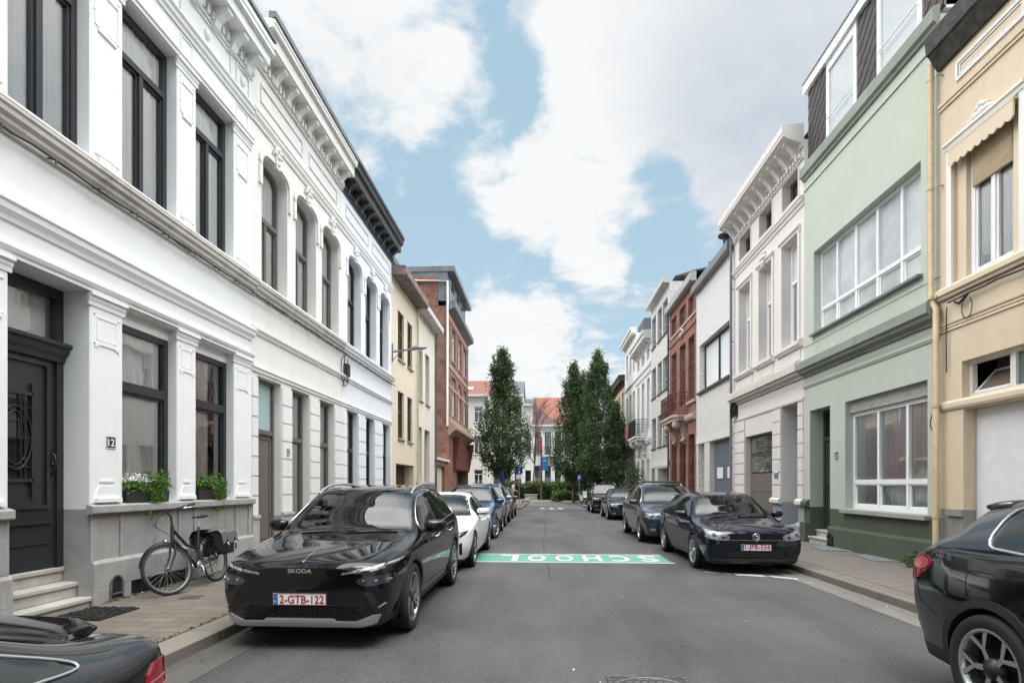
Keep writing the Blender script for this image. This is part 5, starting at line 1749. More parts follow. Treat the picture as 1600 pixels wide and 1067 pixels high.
balcony(Rb, 26.95, 30.1, 4.95, 0.72, plain('rusty_iron', (0.10, 0.022, 0.018), 0.7, var=0.4, vs=20), P_sand, chamfer=0.25, consoles=(27.35, 29.1), rail_h=1.05)
mb = MB()
u0, u1 = Rb.r(25.55, 26.95)
mb.prism([(0, 4.55), (0.15, 4.6), (0.2, 4.7), (0.2, 4.85), (0, 4.95)], u0, u1, lambda p, t: (t, -p[0], p[1]))
mb.build('ledge', P_sand, Rb.root)
mb = MB()
mb.prism([(0, 5.36), (0.12, 5.38), (0.12, 5.48), (0, 5.5)], u0, u1, lambda p, t: (t, -p[0], p[1]))
mb.build('ledge', P_sand, Rb.root)
Rb.pipe(30.75, 0.12, 10.8, M_zinc_dark, 0.05, 0.1)

# ---- pale brick, three storeys ------------------------------------------
Wf = House('town_house', 'pale brick house with three rows of narrow windows and flat overhanging eaves', 'R', 30.85, 36.1, 12.7, [B_whitep])
cols = ((31.32, 32.62), (32.90, 34.08), (34.60, 35.85))
ops = [Wf.op(a, b, z0, z1, d=0.22) for z0, z1 in ((10.13, 12.03), (6.98, 8.84), (3.84, 5.72)) for a, b in cols]
fgar = Wf.op(31.2, 34.05, 0.12, 2.56, d=0.5)
fdo = Wf.op(34.96, 35.9, 0.12, 2.58, d=0.4)
Wf.wall()
for o in ops:
    Wf.window(o, plain('sage_frame', (0.30, 0.33, 0.31), 0.5), trans=(o['v0'] + 0.6,), fw=0.08, curtain='net', sill=M_zinc_dark)
Wf.garage(fgar, plain('pale_blue_grey_door', (0.30, 0.32, 0.33), 0.5), rows=5)
Wf.door(fdo, M_brownwood, 2.5)
mb = MB()
Wf.mould('x', None, [(0, 12.62), (0.34, 12.66), (0.38, 12.70), (0.38, 12.95), (0.33, 13.0), (0, 13.05)], mb=mb)
mb.build('eaves', plain('eaves_white', (0.50, 0.50, 0.50), 0.6), Wf.root)
mb = MB()
mb.prism([(0.3, 13.0), (1.5, 13.35), (8.0, 13.5), (8.0, 13.0)], 0.02, Wf.W - 0.02, lambda p, t: (t, p[0], p[1]))
mb.build('roof', M_slate, Wf.root)
Wf.mould('band', P_pale, [(0, 2.66), (0.03, 2.66), (0.03, 2.95), (0, 2.95)])

# ---- white houses with balcony and the last one -------------------------
G1 = House('town_house', 'white stucco house with a black balcony and bracketed cornice', 'R', 36.1, 41.9, 11.0, [P_gwhite])
cols = ((36.66, 37.55), (38.55, 39.55), (40.5, 41.3))
g3 = [G1.op(a, b, 9.82, 10.55, d=0.22) for a, b in cols]
g2 = [G1.op(a, b, 5.2, 8.6, d=0.22) for a, b in cols]
g1 = [G1.op(a, b, 0.8, 3.3, d=0.22) for a, b in cols]
G1.wall()
for o in g3:
    G1.window(o, M_offwood, fw=0.06, curtain='net')
for o in g2 + g1:
    G1.window(o, M_offwood, trans=(o['v1'] - 0.75,), mull=(0.5,), fw=0.08, curtain='net', cmat=M_net)
G1.mould('string_course', P_gwhite, [(0, 9.3), (0.06, 9.3), (0.10, 9.4), (0.10, 9.5), (0, 9.55)])
G1.mould('string_course', P_gwhite, [(0, 8.85), (0.05, 8.85), (0.08, 8.95), (0, 9.0)])
G1.mould('belt_course', P_gwhite, [(0, 4.3), (0.10, 4.3), (0.18, 4.5), (0.18, 4.62), (0, 4.66)])
G1.cornice(11.0, 11.5, 0.60, P_gwhite, dent=(10.72, 10.82), brackets=12, thick=0.25)
balcony(G1, 37.5, 40.7, 4.85, 0.80, M_black, P_gwhite, consoles=(38.0, 40.2), rail_h=1.1)
for a, b in ((36.15, 36.6), (37.6, 38.5), (39.6, 40.4)):
    joints(G1, a, b, 0.3, 4.2, 0.4, P_gwhite)
G2 = House('town_house', 'taller white house with plain overhanging eaves beyond the balcony house', 'R', 41.9, 47.7, 12.9, [P_gwhite])
cols = ((42.5, 43.4), (44.2, 45.1), (46.0, 46.9))
o3 = [G2.op(a, b, 10.2, 12.2, d=0.22) for a, b in cols]
o2_ = [G2.op(a, b, 5.2, 8.7, d=0.22) for a, b in cols]
o1 = [G2.op(a, b, 0.8, 3.3, d=0.22) for a, b in cols]
G2.wall()
for o in o3 + o2_ + o1:
    G2.window(o, M_offwood, trans=(o['v1'] - 0.75,), mull=(0.5,), fw=0.08, curtain='net')
G2.mould('string_course', P_gwhite, [(0, 9.3), (0.06, 9.3), (0.10, 9.4), (0.10, 9.5), (0, 9.55)])
G2.mould('belt_course', P_gwhite, [(0, 4.3), (0.10, 4.3), (0.30, 4.5), (0.30, 4.62), (0, 4.66)])
G2.cornice(12.9, 13.3, 0.45, P_gwhite, thick=0.2)
mb = MB()
mb.box(3.0, 5.8, 0.6, 8, 12.9, 14.0)
mb.build('roof_box', M_slate, G2.root)
H1 = House('town_house', 'biscuit coloured house under a dark wooden cornice at the end of the row', 'R', 47.7, 56.5, 10.4, [P_hcream])
cols = ((48.4, 49.5), (50.6, 51.7), (52.8, 53.9), (55.0, 56.0))
ops = [H1.op(a, b, z0, z1, d=0.2) for z0, z1 in ((7.6, 9.6), (4.3, 6.6), (0.5, 3.2)) for a, b in cols]
H1.wall()
for o in ops:
    H1.window(o, M_offwood, trans=(o['v1'] - 0.6,), mull=(0.5,), fw=0.09, curtain='half', sill=M_bluestone)
H1.cornice(10.4, 10.9, 0.55, M_brownwood, dent=(10.05, 10.2), brackets=14, thick=0.25)

# the street goes on behind the viewpoint
for nm_, sd_, a_, b_, h_, m_ in (('cream town house behind the viewpoint on the left', 'L', -7.0, 3.2, 10.2, P_cream), ('white town house farther behind on the left', 'L', -18.0, -7.0, 10.2, P_off),
                                 ('brick town house behind the viewpoint on the right', 'R', -6.0, 3.4, 10.2, B_red2), ('white town house farther behind on the right', 'R', -18.0, -6.0, 10.2, P_gwhite)):
    hb = House('town_house', nm_, sd_, a_, b_, h_, [m_])
    n_ = int((b_ - a_) / 2.2)
    os_ = [hb.op(a_ + (b_ - a_) * (k + 0.5) / n_ - 0.5, a_ + (b_ - a_) * (k + 0.5) / n_ + 0.5, z0, z1) for k in range(n_) for z0, z1 in ((0.9, 3.4), (5.3, 7.8))]
    hb.wall()
    for o in os_:
        hb.window(o, M_offwood, trans=(o['v1'] - 0.7,), fw=0.08, far=True)

# ================================================================== cars
def pchip(xs, ys, xq):
    xs, ys, xq = np.asarray(xs, float), np.asarray(ys, float), np.asarray(xq, float)
    h = np.diff(xs)
    d = np.diff(ys) / h
    m = np.zeros_like(ys)
    m[0], m[-1] = d[0], d[-1]
    for i in range(1, len(xs) - 1):
        if d[i - 1] * d[i] > 0:
            w1, w2 = 2 * h[i] + h[i - 1], h[i] + 2 * h[i - 1]
            m[i] = (w1 + w2) / (w1 / d[i - 1] + w2 / d[i])
    k = np.clip(np.searchsorted(xs, xq) - 1, 0, len(xs) - 2)
    t = (xq - xs[k]) / h[k]
    return ((1 + 2 * t) * (1 - t) ** 2 * ys[k] + t * (1 - t) ** 2 * h[k] * m[k] + t * t * (3 - 2 * t) * ys[k + 1] + t * t * (t - 1) * h[k] * m[k + 1])


def chaikin(P, it):
    for _ in range(it):
        Q = [P[0]]
        for a, b in zip(P[:-1], P[1:]):
            Q.append(a * 0.75 + b * 0.25)
            Q.append(a * 0.25 + b * 0.75)
        Q.append(P[-1])
        Q[1] = P[0] * 0.5 + P[1] * 0.5 if False else Q[1]
        P = np.array(Q)
    return P


def clip_poly(poly, x0, x1, y0, y1):
    q = poly
    for ax, lim, sg in ((0, x0, 1), (0, x1, -1), (1, y0, 1), (1, y1, -1)):
        r = []
        for A_, B_ in zip(q, q[1:] + q[:1]):
            ia, ib = (A_[ax] - lim) * sg >= 0, (B_[ax] - lim) * sg >= 0
            if ia:
                r.append(A_)
            if ia != ib:
                t = (lim - A_[ax]) / (B_[ax] - A_[ax])
                r.append((A_[0] + t * (B_[0] - A_[0]), A_[1] + t * (B_[1] - A_[1])))
        q = r
        if len(q) < 3:
            return []
    return q


M_screen = window_glass('windscreen_glass', (0.72, 0.80, 0.77), 1.5, gain=0.8)


class Car:
    """a car whose nose points to -y: one lofted shell, lamps and panes fitted to its surface"""
    def __init__(s, label, keys, L, mats, wb, ov, R, loc, rz=0.0, it=3, ds=0.05, cat='car', clad=0.0, zm_fn=None, name='parked_car', arch_gap=0.045, tw=0.225, z0=0.0):
        s.root = thing(name, label, cat, (loc[0], loc[1], z0), rz, 'cars parked along the kerb' if loc[1] < 40 else 'cars parked beyond the hedge')
        s.L, s.R, s.wb, s.ov, s.tw, s.arch_gap = L, R, wb, ov, tw, arch_gap
        K = np.array(keys, float)
        ys = set(np.round(np.arange(0, L, ds), 3)) | set(np.round(K[:, 0], 3)) | {0.012, 0.025, 0.04, 0.07, 0.1, 0.15, L - 0.012, L - 0.03, L - 0.06, L - 0.1}
        ys = np.array(sorted(y for y in ys if 0 <= y <= L))
        ys = ys[np.concatenate(([True], np.diff(ys) > 0.006))]
        ys[-1] = L
        P = [pchip(K[:, 0], K[:, i], ys) for i in range(1, 10)]
        V, F = [], []
        n = None
        for i, y in enumerate(ys):
            zb, ws, wm, zm, wbt, zbt, we, ze, zt = [p[i] for p in P]
            cp = np.array([(0, zb), (ws * 0.6, zb), (ws - 0.03, zb), (ws, zb + 0.05), (wm, zm), (wm * 0.25 + wbt * 0.75 + 0.01, zbt - (zbt - zm) * 0.30), (wbt, zbt), (we + (wbt - we) * 0.06, ze - (ze - zbt) * 0.06), (we * 0.86, ze * 0.35 + zt * 0.65), (we * 0.45, zt - (zt - ze) * 0.04), (0, zt)])
            c = chaikin(cp, it)
            half = [(x, z) for x, z in c]
            ring = half + [(-x, z) for x, z in half[-2:0:-1]]
            n = len(ring)
            V += [(x, y, z) for x, z in ring]
        N = len(ys)
        for i in range(N - 1):
            for k in range(n):
                F.append((i * n + k, (i + 1) * n + k, (i + 1) * n + (k + 1) % n, i * n + (k + 1) % n))
        F.append(tuple(range(n)))
        F.append(tuple(reversed(range((N - 1) * n, N * n))))
        s.V, s.F = V, F
        s.bvh = BVHTree.FromPolygons([Vector(v) for v in V], F, epsilon=0.0)
        s.mats = mats
        s.clad = clad
        s.extra = MB()

    # ---- surface queries
    def hit(s, view, a, b):
        o, d = {'front': ((a, -3, b), (0, 1, 0)), 'rear': ((a, s.L + 3, b), (0, -1, 0)), 'right': ((3, a, b), (-1, 0, 0)), 'left': ((-3, a, b), (1, 0, 0)), 'top': ((a, b, 4), (0, 0, -1))}[view]
        p, nn, _, _ = s.bvh.ray_cast(Vector(o), Vector(d))
        if p is None:
            return None
        if nn.dot(Vector(d)) > 0:
            nn = -nn
        return p, nn

    def patch(s, view, poly, mb, m=0, off=0.004, step=0.05, skirt=0.006, smooth=True, depth=0.0, steep=0.12):
        xs = [p[0] for p in poly]
        ys = [p[1] for p in poly]
        cache = {}
        dirv = {'front': Vector((0, 1, 0)), 'rear': Vector((0, -1, 0)), 'right': Vector((-1, 0, 0)), 'left': Vector((1, 0, 0)), 'top': Vector((0, 0, -1))}[view]

        def get(p):
            k = (round(p[0], 4), round(p[1], 4))
            if k not in cache:
                h = s.hit(view, *k)
                if h is None or -h[1].dot(dirv) < steep:
                    cache[k] = None
                else:
                    q = h[0] + h[1] * off
                    cache[k] = (len(V), q, h[1])
                    V.append(q)
                    Nn.append(h[1])
            return cache[k]
        V, Nn, F = [], [], []
        nx = max(1, int(math.ceil((max(xs) - min(xs)) / step)))
        ny = max(1, int(math.ceil((max(ys) - min(ys)) / step)))
        for i in range(nx):
            for j in range(ny):
                x0, x1 = min(xs) + (max(xs) - min(xs)) * i / nx, min(xs) + (max(xs) - min(xs)) * (i + 1) / nx
                y0, y1 = min(ys) + (max(ys) - min(ys)) * j / ny, min(ys) + (max(ys) - min(ys)) * (j + 1) / ny
                q = clip_poly(list(poly), x0, x1, y0, y1)
                if len(q) < 3:
                    continue
                g = [get(p) for p in q]
                if any(h is None for h in g):
                    continue
                ids = []
                for h in g:
                    if not ids or ids[-1] != h[0]:
                        ids.append(h[0])
                if len(ids) > 1 and ids[0] == ids[-1]:
                    ids.pop()
                if len(set(ids)) < 3 or len(set(ids)) != len(ids):
                    continue
                F.append(ids)
        if not F:
            return
        # face orientation outwards
        G = []
        for f in F:
            a = Vector((0, 0, 0))
            for i in range(len(f)):
                a += V[f[i]].cross(V[f[(i + 1) % len(f)]])
            avg = sum((Nn[i] for i in f), Vector())
            G.append(f if a.dot(avg) > 0 else f[::-1])
        mb.mesh(V, G, m, smooth)
        if skirt:
            cnt = {}
            for f in G:
                for i in range(len(f)):
                    e = (f[i], f[(i + 1) % len(f)])
                    cnt[e] = cnt.get(e, 0) + 1
            for (a, b) in [e for e in cnt if (e[1], e[0]) not in cnt]:
                mb.face([V[a], V[b], V[b] - Nn[b] * (off + skirt), V[a] - Nn[a] * (off + skirt)][::-1], m)

    def both(s, poly, mb_l, mb_r=None, view='side', **k):
        if view == 'side':
            s.patch('right', poly, mb_r or mb_l, **k)
            s.patch('left', poly, mb_l, **k)
        else:
            s.patch(view, poly, mb_r or mb_l, **k)
            s.patch(view, [(-x, z) for x, z in poly], mb_l, **k)

    def seam(s, view, pts, w=0.005, m=2, off=0.0012):
        for a, b in zip(pts, pts[1:]):
            a, b = Vector(a), Vector(b)
            d = (b - a).normalized()
            q = Vector((-d.y, d.x)) * w / 2
            e = d * w * 0.4
            s.patch(view, [tuple(a - q - e), tuple(b - q + e), tuple(b + q + e), tuple(a + q - e)], s.extra, m=m, off=off, step=0.12, skirt=0, smooth=False)

    def seam2(s, pts, **k):
        s.seam('right', pts, **k)
        s.seam('left', pts, **k)

    # ---- body with wheel arches
    def body(s, cladding_fn=None):
        me = bpy.data.meshes.new('body')
        me.from_pydata(s.V, [], s.F)
        for m in s.mats:
            me.materials.append(m)
        me.materials.append(M_arch)
        if cladding_fn:
            for p in me.polygons:
                c = p.center
                k = cladding_fn(c.x, c.y, c.z, p.normal)
                if k:
                    p.material_index = k
        for p in me.polygons:
            p.use_smooth = True
        bm = bmesh.new()
        bm.from_mesh(me)
        bmesh.ops.recalc_face_normals(bm, faces=bm.faces)
        bm.to_mesh(me)
        bm.free()
        o = bpy.data.objects.new('body', me)
        COL.objects.link(o)
        cut = MB()
        for y in (s.ov, s.ov + s.wb):
            for sg in (1, -1):
                cut.lathe([(0.0001, 0.52 * sg), (s.R + s.arch_gap, 0.52 * sg), (s.R + s.arch_gap, 1.3 * sg), (0.0001, 1.3 * sg)], 48, 0, 'X', (0, y, s.R), smooth=True)
                cut.box(sg * 0.52, sg * 1.3, y - s.R - s.arch_gap + 0.003, y + s.R + s.arch_gap - 0.003, -0.3, s.R - 0.002)
        co_ = []
        cm = MB()
        for y in (s.ov, s.ov + s.wb):
            for sg in (1, -1):
                n = 40
                r = s.R + s.arch_gap
                prof = [(y - r, -0.2)] + [(y - r * math.cos(math.pi * i / n), s.R + r * math.sin(math.pi * i / n)) for i in range(n + 1)] + [(y + r, -0.2)]
                cm.prism(prof, 0.50 * sg, 1.4 * sg, lambda p, t: (t, p[0], p[1]))
        c = cm.build('arch_cutter', [M_arch], weld=True)
        bm = bmesh.new()
        bm.from_mesh(c.data)
        bmesh.ops.recalc_face_normals(bm, faces=bm.faces)
        bm.to_mesh(c.data)
        bm.free()
        md = o.modifiers.new('b', 'BOOLEAN')
        md.operation = 'DIFFERENCE'
        md.object = c
        md.solver = 'EXACT'
        md.material_mode = 'TRANSFER'
        dg = bpy.context.evaluated_depsgraph_get()
        me2 = bpy.data.meshes.new_from_object(o.evaluated_get(dg))
        bpy.data.objects.remove(o)
        bpy.data.objects.remove(c)
        me2.name = 'body'
        me2.set_sharp_from_angle(angle=rad(38))
        if getattr(s, 'hole', None):                    # open the body behind the windscreen
            bm = bmesh.new()
            bm.from_mesh(me2)
            P = s.hole
            def inside(x, y):
                k = False
                for (x0, y0), (x1, y1) in zip(P, P[1:] + P[:1]):
                    if (y0 > y) != (y1 > y) and x < x0 + (x1 - x0) * (y - y0) / (y1 - y0):
                        k = not k
                return k
            bmesh.ops.delete(bm, geom=[f for f in bm.faces if f.calc_center_median().z > 0.8 and all(inside(v.co.x, v.co.y) for v in f.verts)], context='FACES')
            bm.to_mesh(me2)
            bm.free()
        # join the shut lines into the body
        x = s.extra
        if x.v:
            bm = bmesh.new()
            bm.from_mesh(me2)
            vs = [bm.verts.new(v) for v in x.v]
            for f, m, sm in zip(x.f, x.m, x.sm):
                try:
                    nf = bm.faces.new([vs[i] for i in f])
                    nf.material_index = m
                    nf.smooth = sm
                except ValueError:
                    pass
            bm.to_mesh(me2)
            bm.free()
        s.bodyo = bpy.data.objects.new('body', me2)
        COL.objects.link(s.bodyo)
        s.bodyo.parent = s.root
        return s.bodyo

    def part(s, name, mats, fn, parent=None):
        mb = MB()
        fn(mb)
        if mb.v:
            return mb.build(name, mats, parent or s.root)

    def wheels(s, kind='double', n=5, rim_r=None, front_track=None, mat=None, steer=0.0, x=None, bright=None):
        R, w_ = s.R, s.tw
        rr = rim_r or R * 0.68
        mb = MB()
        h = w_ / 2
        # tyre, tread outside at +x
        prof = [(rr * 0.97, -h * 0.85), (rr + 0.01, -h * 0.95), (R * 0.90, -h), (R * 0.965, -h * 0.93), (R * 0.992, -h * 0.78), (R, -h * 0.6), (R, -0.012), (R - 0.008, -0.01), (R - 0.008, 0.01), (R, 0.012), (R, h * 0.6), (R * 0.992, h * 0.78), (R * 0.965, h * 0.93), (R * 0.90, h), (rr + 0.025, h * 0.96), (rr + 0.008, h * 0.90), (rr * 0.97, h * 0.85)]
        mb.lathe(prof, 56)
        rim = MB()
        rim.lathe([(rr + 0.004, h * 0.90), (rr - 0.006, h * 0.93), (rr - 0.018, h * 0.88), (rr - 0.03, h * 0.4), (rr - 0.035, -h * 0.8)], 56, 0)
        rim.lathe([(0.001, -h * 0.1), (rr * 0.72, -h * 0.1), (rr * 0.72, -h * 0.3)], 40, 2)     # brake disc
        rim.lathe([(0.001, h * 0.86), (0.035, h * 0.86), (0.038, h * 0.80), (0.075, h * 0.70), (0.08, h * 0.2)], 24, 1)
        hub_r, out_r = 0.06, rr - 0.012

        def spoke(a0, a1, w0, w1, x0, x1, t=0.035, m=0, r0=None, r1=None):
            r0, r1 = r0 or hub_r, r1 or out_r
            p0 = Vector((0, math.cos(a0), math.sin(a0))) * r0
            p1 = Vector((0, math.cos(a1), math.sin(a1))) * r1
            d = (p1 - p0).normalized()
            q = Vector((0, -d.z, d.y))
            v = []
            for p, w_2, x_ in ((p0, w0, x0), (p1, w1, x1)):
                for sx, sw in ((0, 1), (0, -1), (-t, -0.8), (-t, 0.8)):
                    v.append(Vector((x_ + sx, 0, 0)) + p + q * w_2 * sw)
            rim.mesh(v, [(0, 1, 5, 4)], m)
            rim.mesh(v, [(1, 2, 6, 5), (2, 3, 7, 6), (3, 0, 4, 7)], 1)
        for i in range(n):
            a = 2 * math.pi * i / n + 0.3
            if kind == 'double':
                g = 0.16
                for sg in (-1, 1):
                    spoke(a + sg * 0.10, a + sg * g, 0.017, 0.013, h * 0.72, h * 0.86)
            elif kind == 'single':
                spoke(a, a, 0.036, 0.026, h * 0.74, h * 0.86)
            elif kind == 'y':
                spoke(a, a, 0.020, 0.017, h * 0.72, h * 0.8, r1=rr * 0.55)
                for sg in (-1, 1):
                    spoke(a + sg * 0.03, a + sg * 0.30, 0.013, 0.018, h * 0.8, h * 0.86, r0=rr * 0.52)
            elif kind == 'blade':                    # broad dark blades with a bright edge line
                spoke(a - 0.10, a - 0.12, 0.05, 0.06, h * 0.70, h * 0.80, m=1)
                for sg in (-1, 1):
                    spoke(a + sg * 0.10, a + sg * 0.16, 0.012, 0.015, h * 0.73, h * 0.86)
                spoke(a + 0.32, a + 0.44, 0.011, 0.014, h * 0.68, h * 0.85)
        rm = [bright or M_alloy, mat or M_alloy_dark, M_arch]
        fx = x if x is not None else None
        first = None
        for sg in (1, -1):
            for k, y in enumerate((s.ov, s.ov + s.wb)):
                p = s.hit('right', y, s.R + s.R * 0.9)
                xx = (fx if fx is not None else 0.80)
                loc = (sg * xx, y, R)
                rot = (RND.uniform(0, 6) if sg > 0 else RND.uniform(0, 6), 0, (0 if sg > 0 else math.pi) + (steer if k == 0 else 0))
                if first is None:
                    o = rim.build('wheel', rm, s.root, loc, rot)
                    t = mb.build('tyre', M_tyre, o)
                    first = o
                else:
                    o = copy_tree(first, s.root)
                    o.location = loc
                    o.rotation_euler = rot

    def arch_trim(s, mat, width=0.05, name='arch_trim', lo=0.2):
        for view in ('right', 'left'):
            for y in (s.ov, s.ov + s.wb):
                mb = MB()
                r0, r1 = s.R + s.arch_gap - 0.004, s.R + s.arch_gap + width
                n = 22
                for i in range(n):
                    a0, a1 = math.pi * (-0.10 + 1.20 * i / n), math.pi * (-0.10 + 1.20 * (i + 1) / n)
                    q = [(y - r * math.cos(a), s.R + r * math.sin(a)) for r, a in ((r0, a0), (r0, a1), (r1, a1), (r1, a0))]
                    if min(p[1] for p in q) < lo:
                        continue
                    s.patch(view, q, mb, off=0.008, step=0.2, skirt=0.012)
                if mb.v:
                    mb.build(name, mat, s.root)

    def mirror(s, y, z, mat, size=1.0, out=0.0, dark=None):
        for sg, view in ((1, 'right'), (-1, 'left')):
            h = s.hit(view, y, z)
            if h is None:
                continue
            x = abs(h[0].x)
            mb = MB()
            k = size
            c = (sg * (x + 0.135 * k + out), y, z + 0.05 * k)
            nu, nv = 16, 10
            V, F = [], []
            for j in range(nv + 1):
                t = math.pi * j / nv
                for i in range(nu):
                    a = 2 * math.pi * i / nu
                    px_ = math.copysign(abs(math.sin(t) * math.cos(a)) ** 0.8, math.cos(a)) * 0.125 * k
                    pz = math.copysign(abs(math.cos(t)) ** 0.75, math.cos(t)) * 0.072 * k
                    py = math.sin(t) * math.sin(a) * 0.085 * k
                    if py > 0:
                        py = min(py, 0.045 * k)
                    px_ *= (1 - 0.25 * (py / (0.085 * k)) ** 2) * (1 + 0.15 * pz / (0.072 * k))
                    V.append((c[0] + px_, c[1] + py + 0.25 * sg * px_, c[2] + pz))
            for j in range(nv):
                for i in range(nu):
                    F.append((j * nu + i, (j + 1) * nu + i, (j + 1) * nu + (i + 1) % nu, j * nu + (i + 1) % nu))
            low = [f for f in F if sum(V[i][2] for i in f) / 4 < c[2] - 0.028 * k]
            hi = [f for f in F if f not in low]
            mb.mesh(V, hi, 0, True)
            mb.mesh(V, low, 1, True)
            mb.prism([(sg * (x - 0.02), z - 0.03), (sg * (x + 0.09 * k), z + 0.0), (sg * (x + 0.09 * k), z + 0.03), (sg * (x - 0.02), z + 0.015)], y - 0.03, y + 0.035, lambda p, t: (p[0], t, p[1]), 1)
            m = mb.build('wing_mirror', [mat, dark or M_gloss], s.root)
            mg = MB()
            mg.face([(c[0] - 0.1 * k, c[1] + 0.05 * k, c[2] - 0.05 * k), (c[0] + 0.1 * k, c[1] + 0.05 * k, c[2] - 0.05 * k), (c[0] + 0.1 * k, c[1] + 0.05 * k, c[2] + 0.05 * k), (c[0] - 0.1 * k, c[1] + 0.05 * k, c[2] + 0.05 * k)])
            mg.build('mirror_glass', M_chrome, m)

    def handles(s, ys, z, mat):
        for y in ys:
            for sg, view in ((1, 'right'), (-1, 'left')):
                pts = []
                for i in range(7):
                    yy = y - 0.10 + 0.2 * i / 6
                    h = s.hit(view, yy, z + 0.006 * (i - 3))
                    if h:
                        b = 0.03 if 0 < i < 6 else 0.0
                        pts.append(h[0] + h[1] * (0.006 + b))
                if len(pts) > 4:
                    mb = MB()
                    mb.tube(pts, [0.010, 0.014, 0.016, 0.016, 0.016, 0.014, 0.010], 8)
                    mb.build('door_handle', mat, s.root)

    def rails(s, y0, y1, x, mat, lift=0.05, r=0.016):
        for sg in (1, -1):
            pts = []
            n = 16
            for i in range(n + 1):
                y = y0 + (y1 - y0) * i / n
                h = s.hit('top', sg * (x[0] + (x[1] - x[0]) * i / n), y)
                if h:
                    e = min(1, min(i, n - i) / 2.5)
                    pts.append(h[0] + Vector((0, 0, lift * (e ** 0.6) - 0.004)))
            mb = MB()
            mb.tube(pts, r, 8)
            mb.build('roof_rail', mat, s.root)

    def wipers(s, yb, mats=None):
        mb = MB()
        for x0, x1 in ((-0.50, 0.12), (0.05, 0.62)):
            pts = []
            for i in range(9):
                t = i / 8
                h = s.hit('top', x0 + (x1 - x0) * t, yb + 0.10 * t * (1 - 0.3 * t))
                if h:
                    pts.append(h[0] + h[1] * 0.022)
            if len(pts) > 3:
                mb.tube(pts, 0.009, 6)
        if mb.v:
            mb.build('wiper', M_plastic, s.root)

    def number_plate(s, txt, z, view='front', dx=0.0, size=(0.52, 0.11), out=0.012, tilt=0.0):
        h = s.hit(view, dx, z)
        y = h[0].y
        for q in (-0.2, 0.2):
            for dz in (-0.05, 0.05):
                hh = s.hit(view, dx + q, z + dz)
                if hh:
                    y = min(y, hh[0].y) if view == 'front' else max(y, hh[0].y)
        sg = -1 if view == 'front' else 1
        y += sg * out
        w_, hh = size
        mb = MB()
        mb.box(dx - w_ / 2 - 0.012, dx + w_ / 2 + 0.012, y, y - sg * 0.03, z - hh / 2 - 0.01, z + hh / 2 + 0.01, 2)
        mb.box(dx - w_ / 2, dx + w_ / 2, y + sg * 0.004, y, z - hh / 2, z + hh / 2, 0)
        yy = y + sg * 0.0052
        fx = lambda a: dx + (a if view == 'front' else -a)
        mb.box(fx(-w_ / 2 + 0.003), fx(-w_ / 2 + 0.045), yy, y + sg * 0.004, z - hh / 2 + 0.003, z + hh / 2 - 0.003, 1)
        p = mb.build('licence_plate', [M_plate_white, M_plate_blue, M_black], s.root)
        m2 = MB()
        text_mb(m2, txt, hh * 1.0, 0, width=w_ * 0.84, fn=lambda a, b, c: (fx(a + 0.022), yy + sg * (0.0005 + c), z + b), depth=0.002, bold=0.0012)
        b = 0.004
        for x0, x1, z0, z1 in ((-w_ / 2 + 0.047, w_ / 2, hh / 2 - b, hh / 2), (-w_ / 2 + 0.047, w_ / 2, -hh / 2, -hh / 2 + b), (w_ / 2 - b, w_ / 2, -hh / 2 + b, hh / 2 - b)):
            m2.box(fx(x0), fx(x1), y + sg * 0.0062, y + sg * 0.004, z + z0, z + z1)
        m2.build('lettering', M_plate_red, p)
        m3 = MB()
        text_mb(m3, 'B', 0.036, 0, fn=lambda a, b_, c: (fx(a - w_ / 2 + 0.024), yy + sg * (0.0005 + c), z - 0.022 + b_), depth=0.002)
        for i in range(12):
            a = 2 * math.pi * i / 12
            m3.box(fx(-w_ / 2 + 0.024 + 0.012 * math.cos(a) - 0.0015), fx(-w_ / 2 + 0.024 + 0.012 * math.cos(a) + 0.0015), yy + sg * 0.001, yy, z + 0.022 + 0.012 * math.sin(a) - 0.0015, z + 0.022 + 0.012 * math.sin(a) + 0.0015)
        m3.build('country_letter', M_plate_white, p)
        return p

    def cabin(s, yc, zc, hw):
        """what shows through the windscreen: dashboard, wheel, seats, the shaded inside of the shell"""
        m = plain('cabin_trim', (0.035, 0.035, 0.037), 0.7)
        mb = MB()
        mb.prism([(yc - 0.02, zc - 0.14), (yc + 0.18, zc - 0.08), (yc + 0.62, zc - 0.05), (yc + 0.70, zc - 0.12), (yc + 0.66, zc - 0.45), (yc, zc - 0.45)], -hw, hw, lambda p, t: (t, p[0], p[1]))
        mb.box(-hw, hw, yc + 0.66, yc + 2.6, zc - 0.62, zc - 0.58)
        mb.build('dashboard', m, s.root)
        mb = MB()
        mb.tube([(0.36 + 0.18 * math.cos(t), yc + 0.80 + 0.06 * math.sin(t), zc - 0.06 + 0.17 * math.sin(t)) for t in [2 * math.pi * i / 20 for i in range(20)]], 0.016, 6, closed=True)
        mb.tube([(0.18, yc + 0.80, zc - 0.06), (0.54, yc + 0.80, zc - 0.06)], 0.022, 6)
        mb.build('steering_wheel', M_plastic, s.root)
        for x, y in ((0.36, yc + 1.28), (-0.36, yc + 1.28), (0.36, yc + 2.15), (-0.36, yc + 2.15)):
            mb = MB()
            mb.prism([(-0.24, -0.42), (-0.25, 0.05), (-0.17, 0.22), (0.17, 0.22), (0.25, 0.05), (0.24, -0.42)], 0, 0.12, lambda p, t: (x + p[0], y + t + p[1] * 0.25, zc + p[1]))
            mb.prism([(-0.12, 0.25), (-0.13, 0.38), (-0.09, 0.43), (0.09, 0.43), (0.13, 0.38), (0.12, 0.25)], 0.02, 0.10, lambda p, t: (x + p[0], y + t + p[1] * 0.25, zc + p[1]))
            mb.tube([(x, y + 0.12, zc + 0.2), (x, y + 0.14, zc + 0.3)], 0.03, 6)
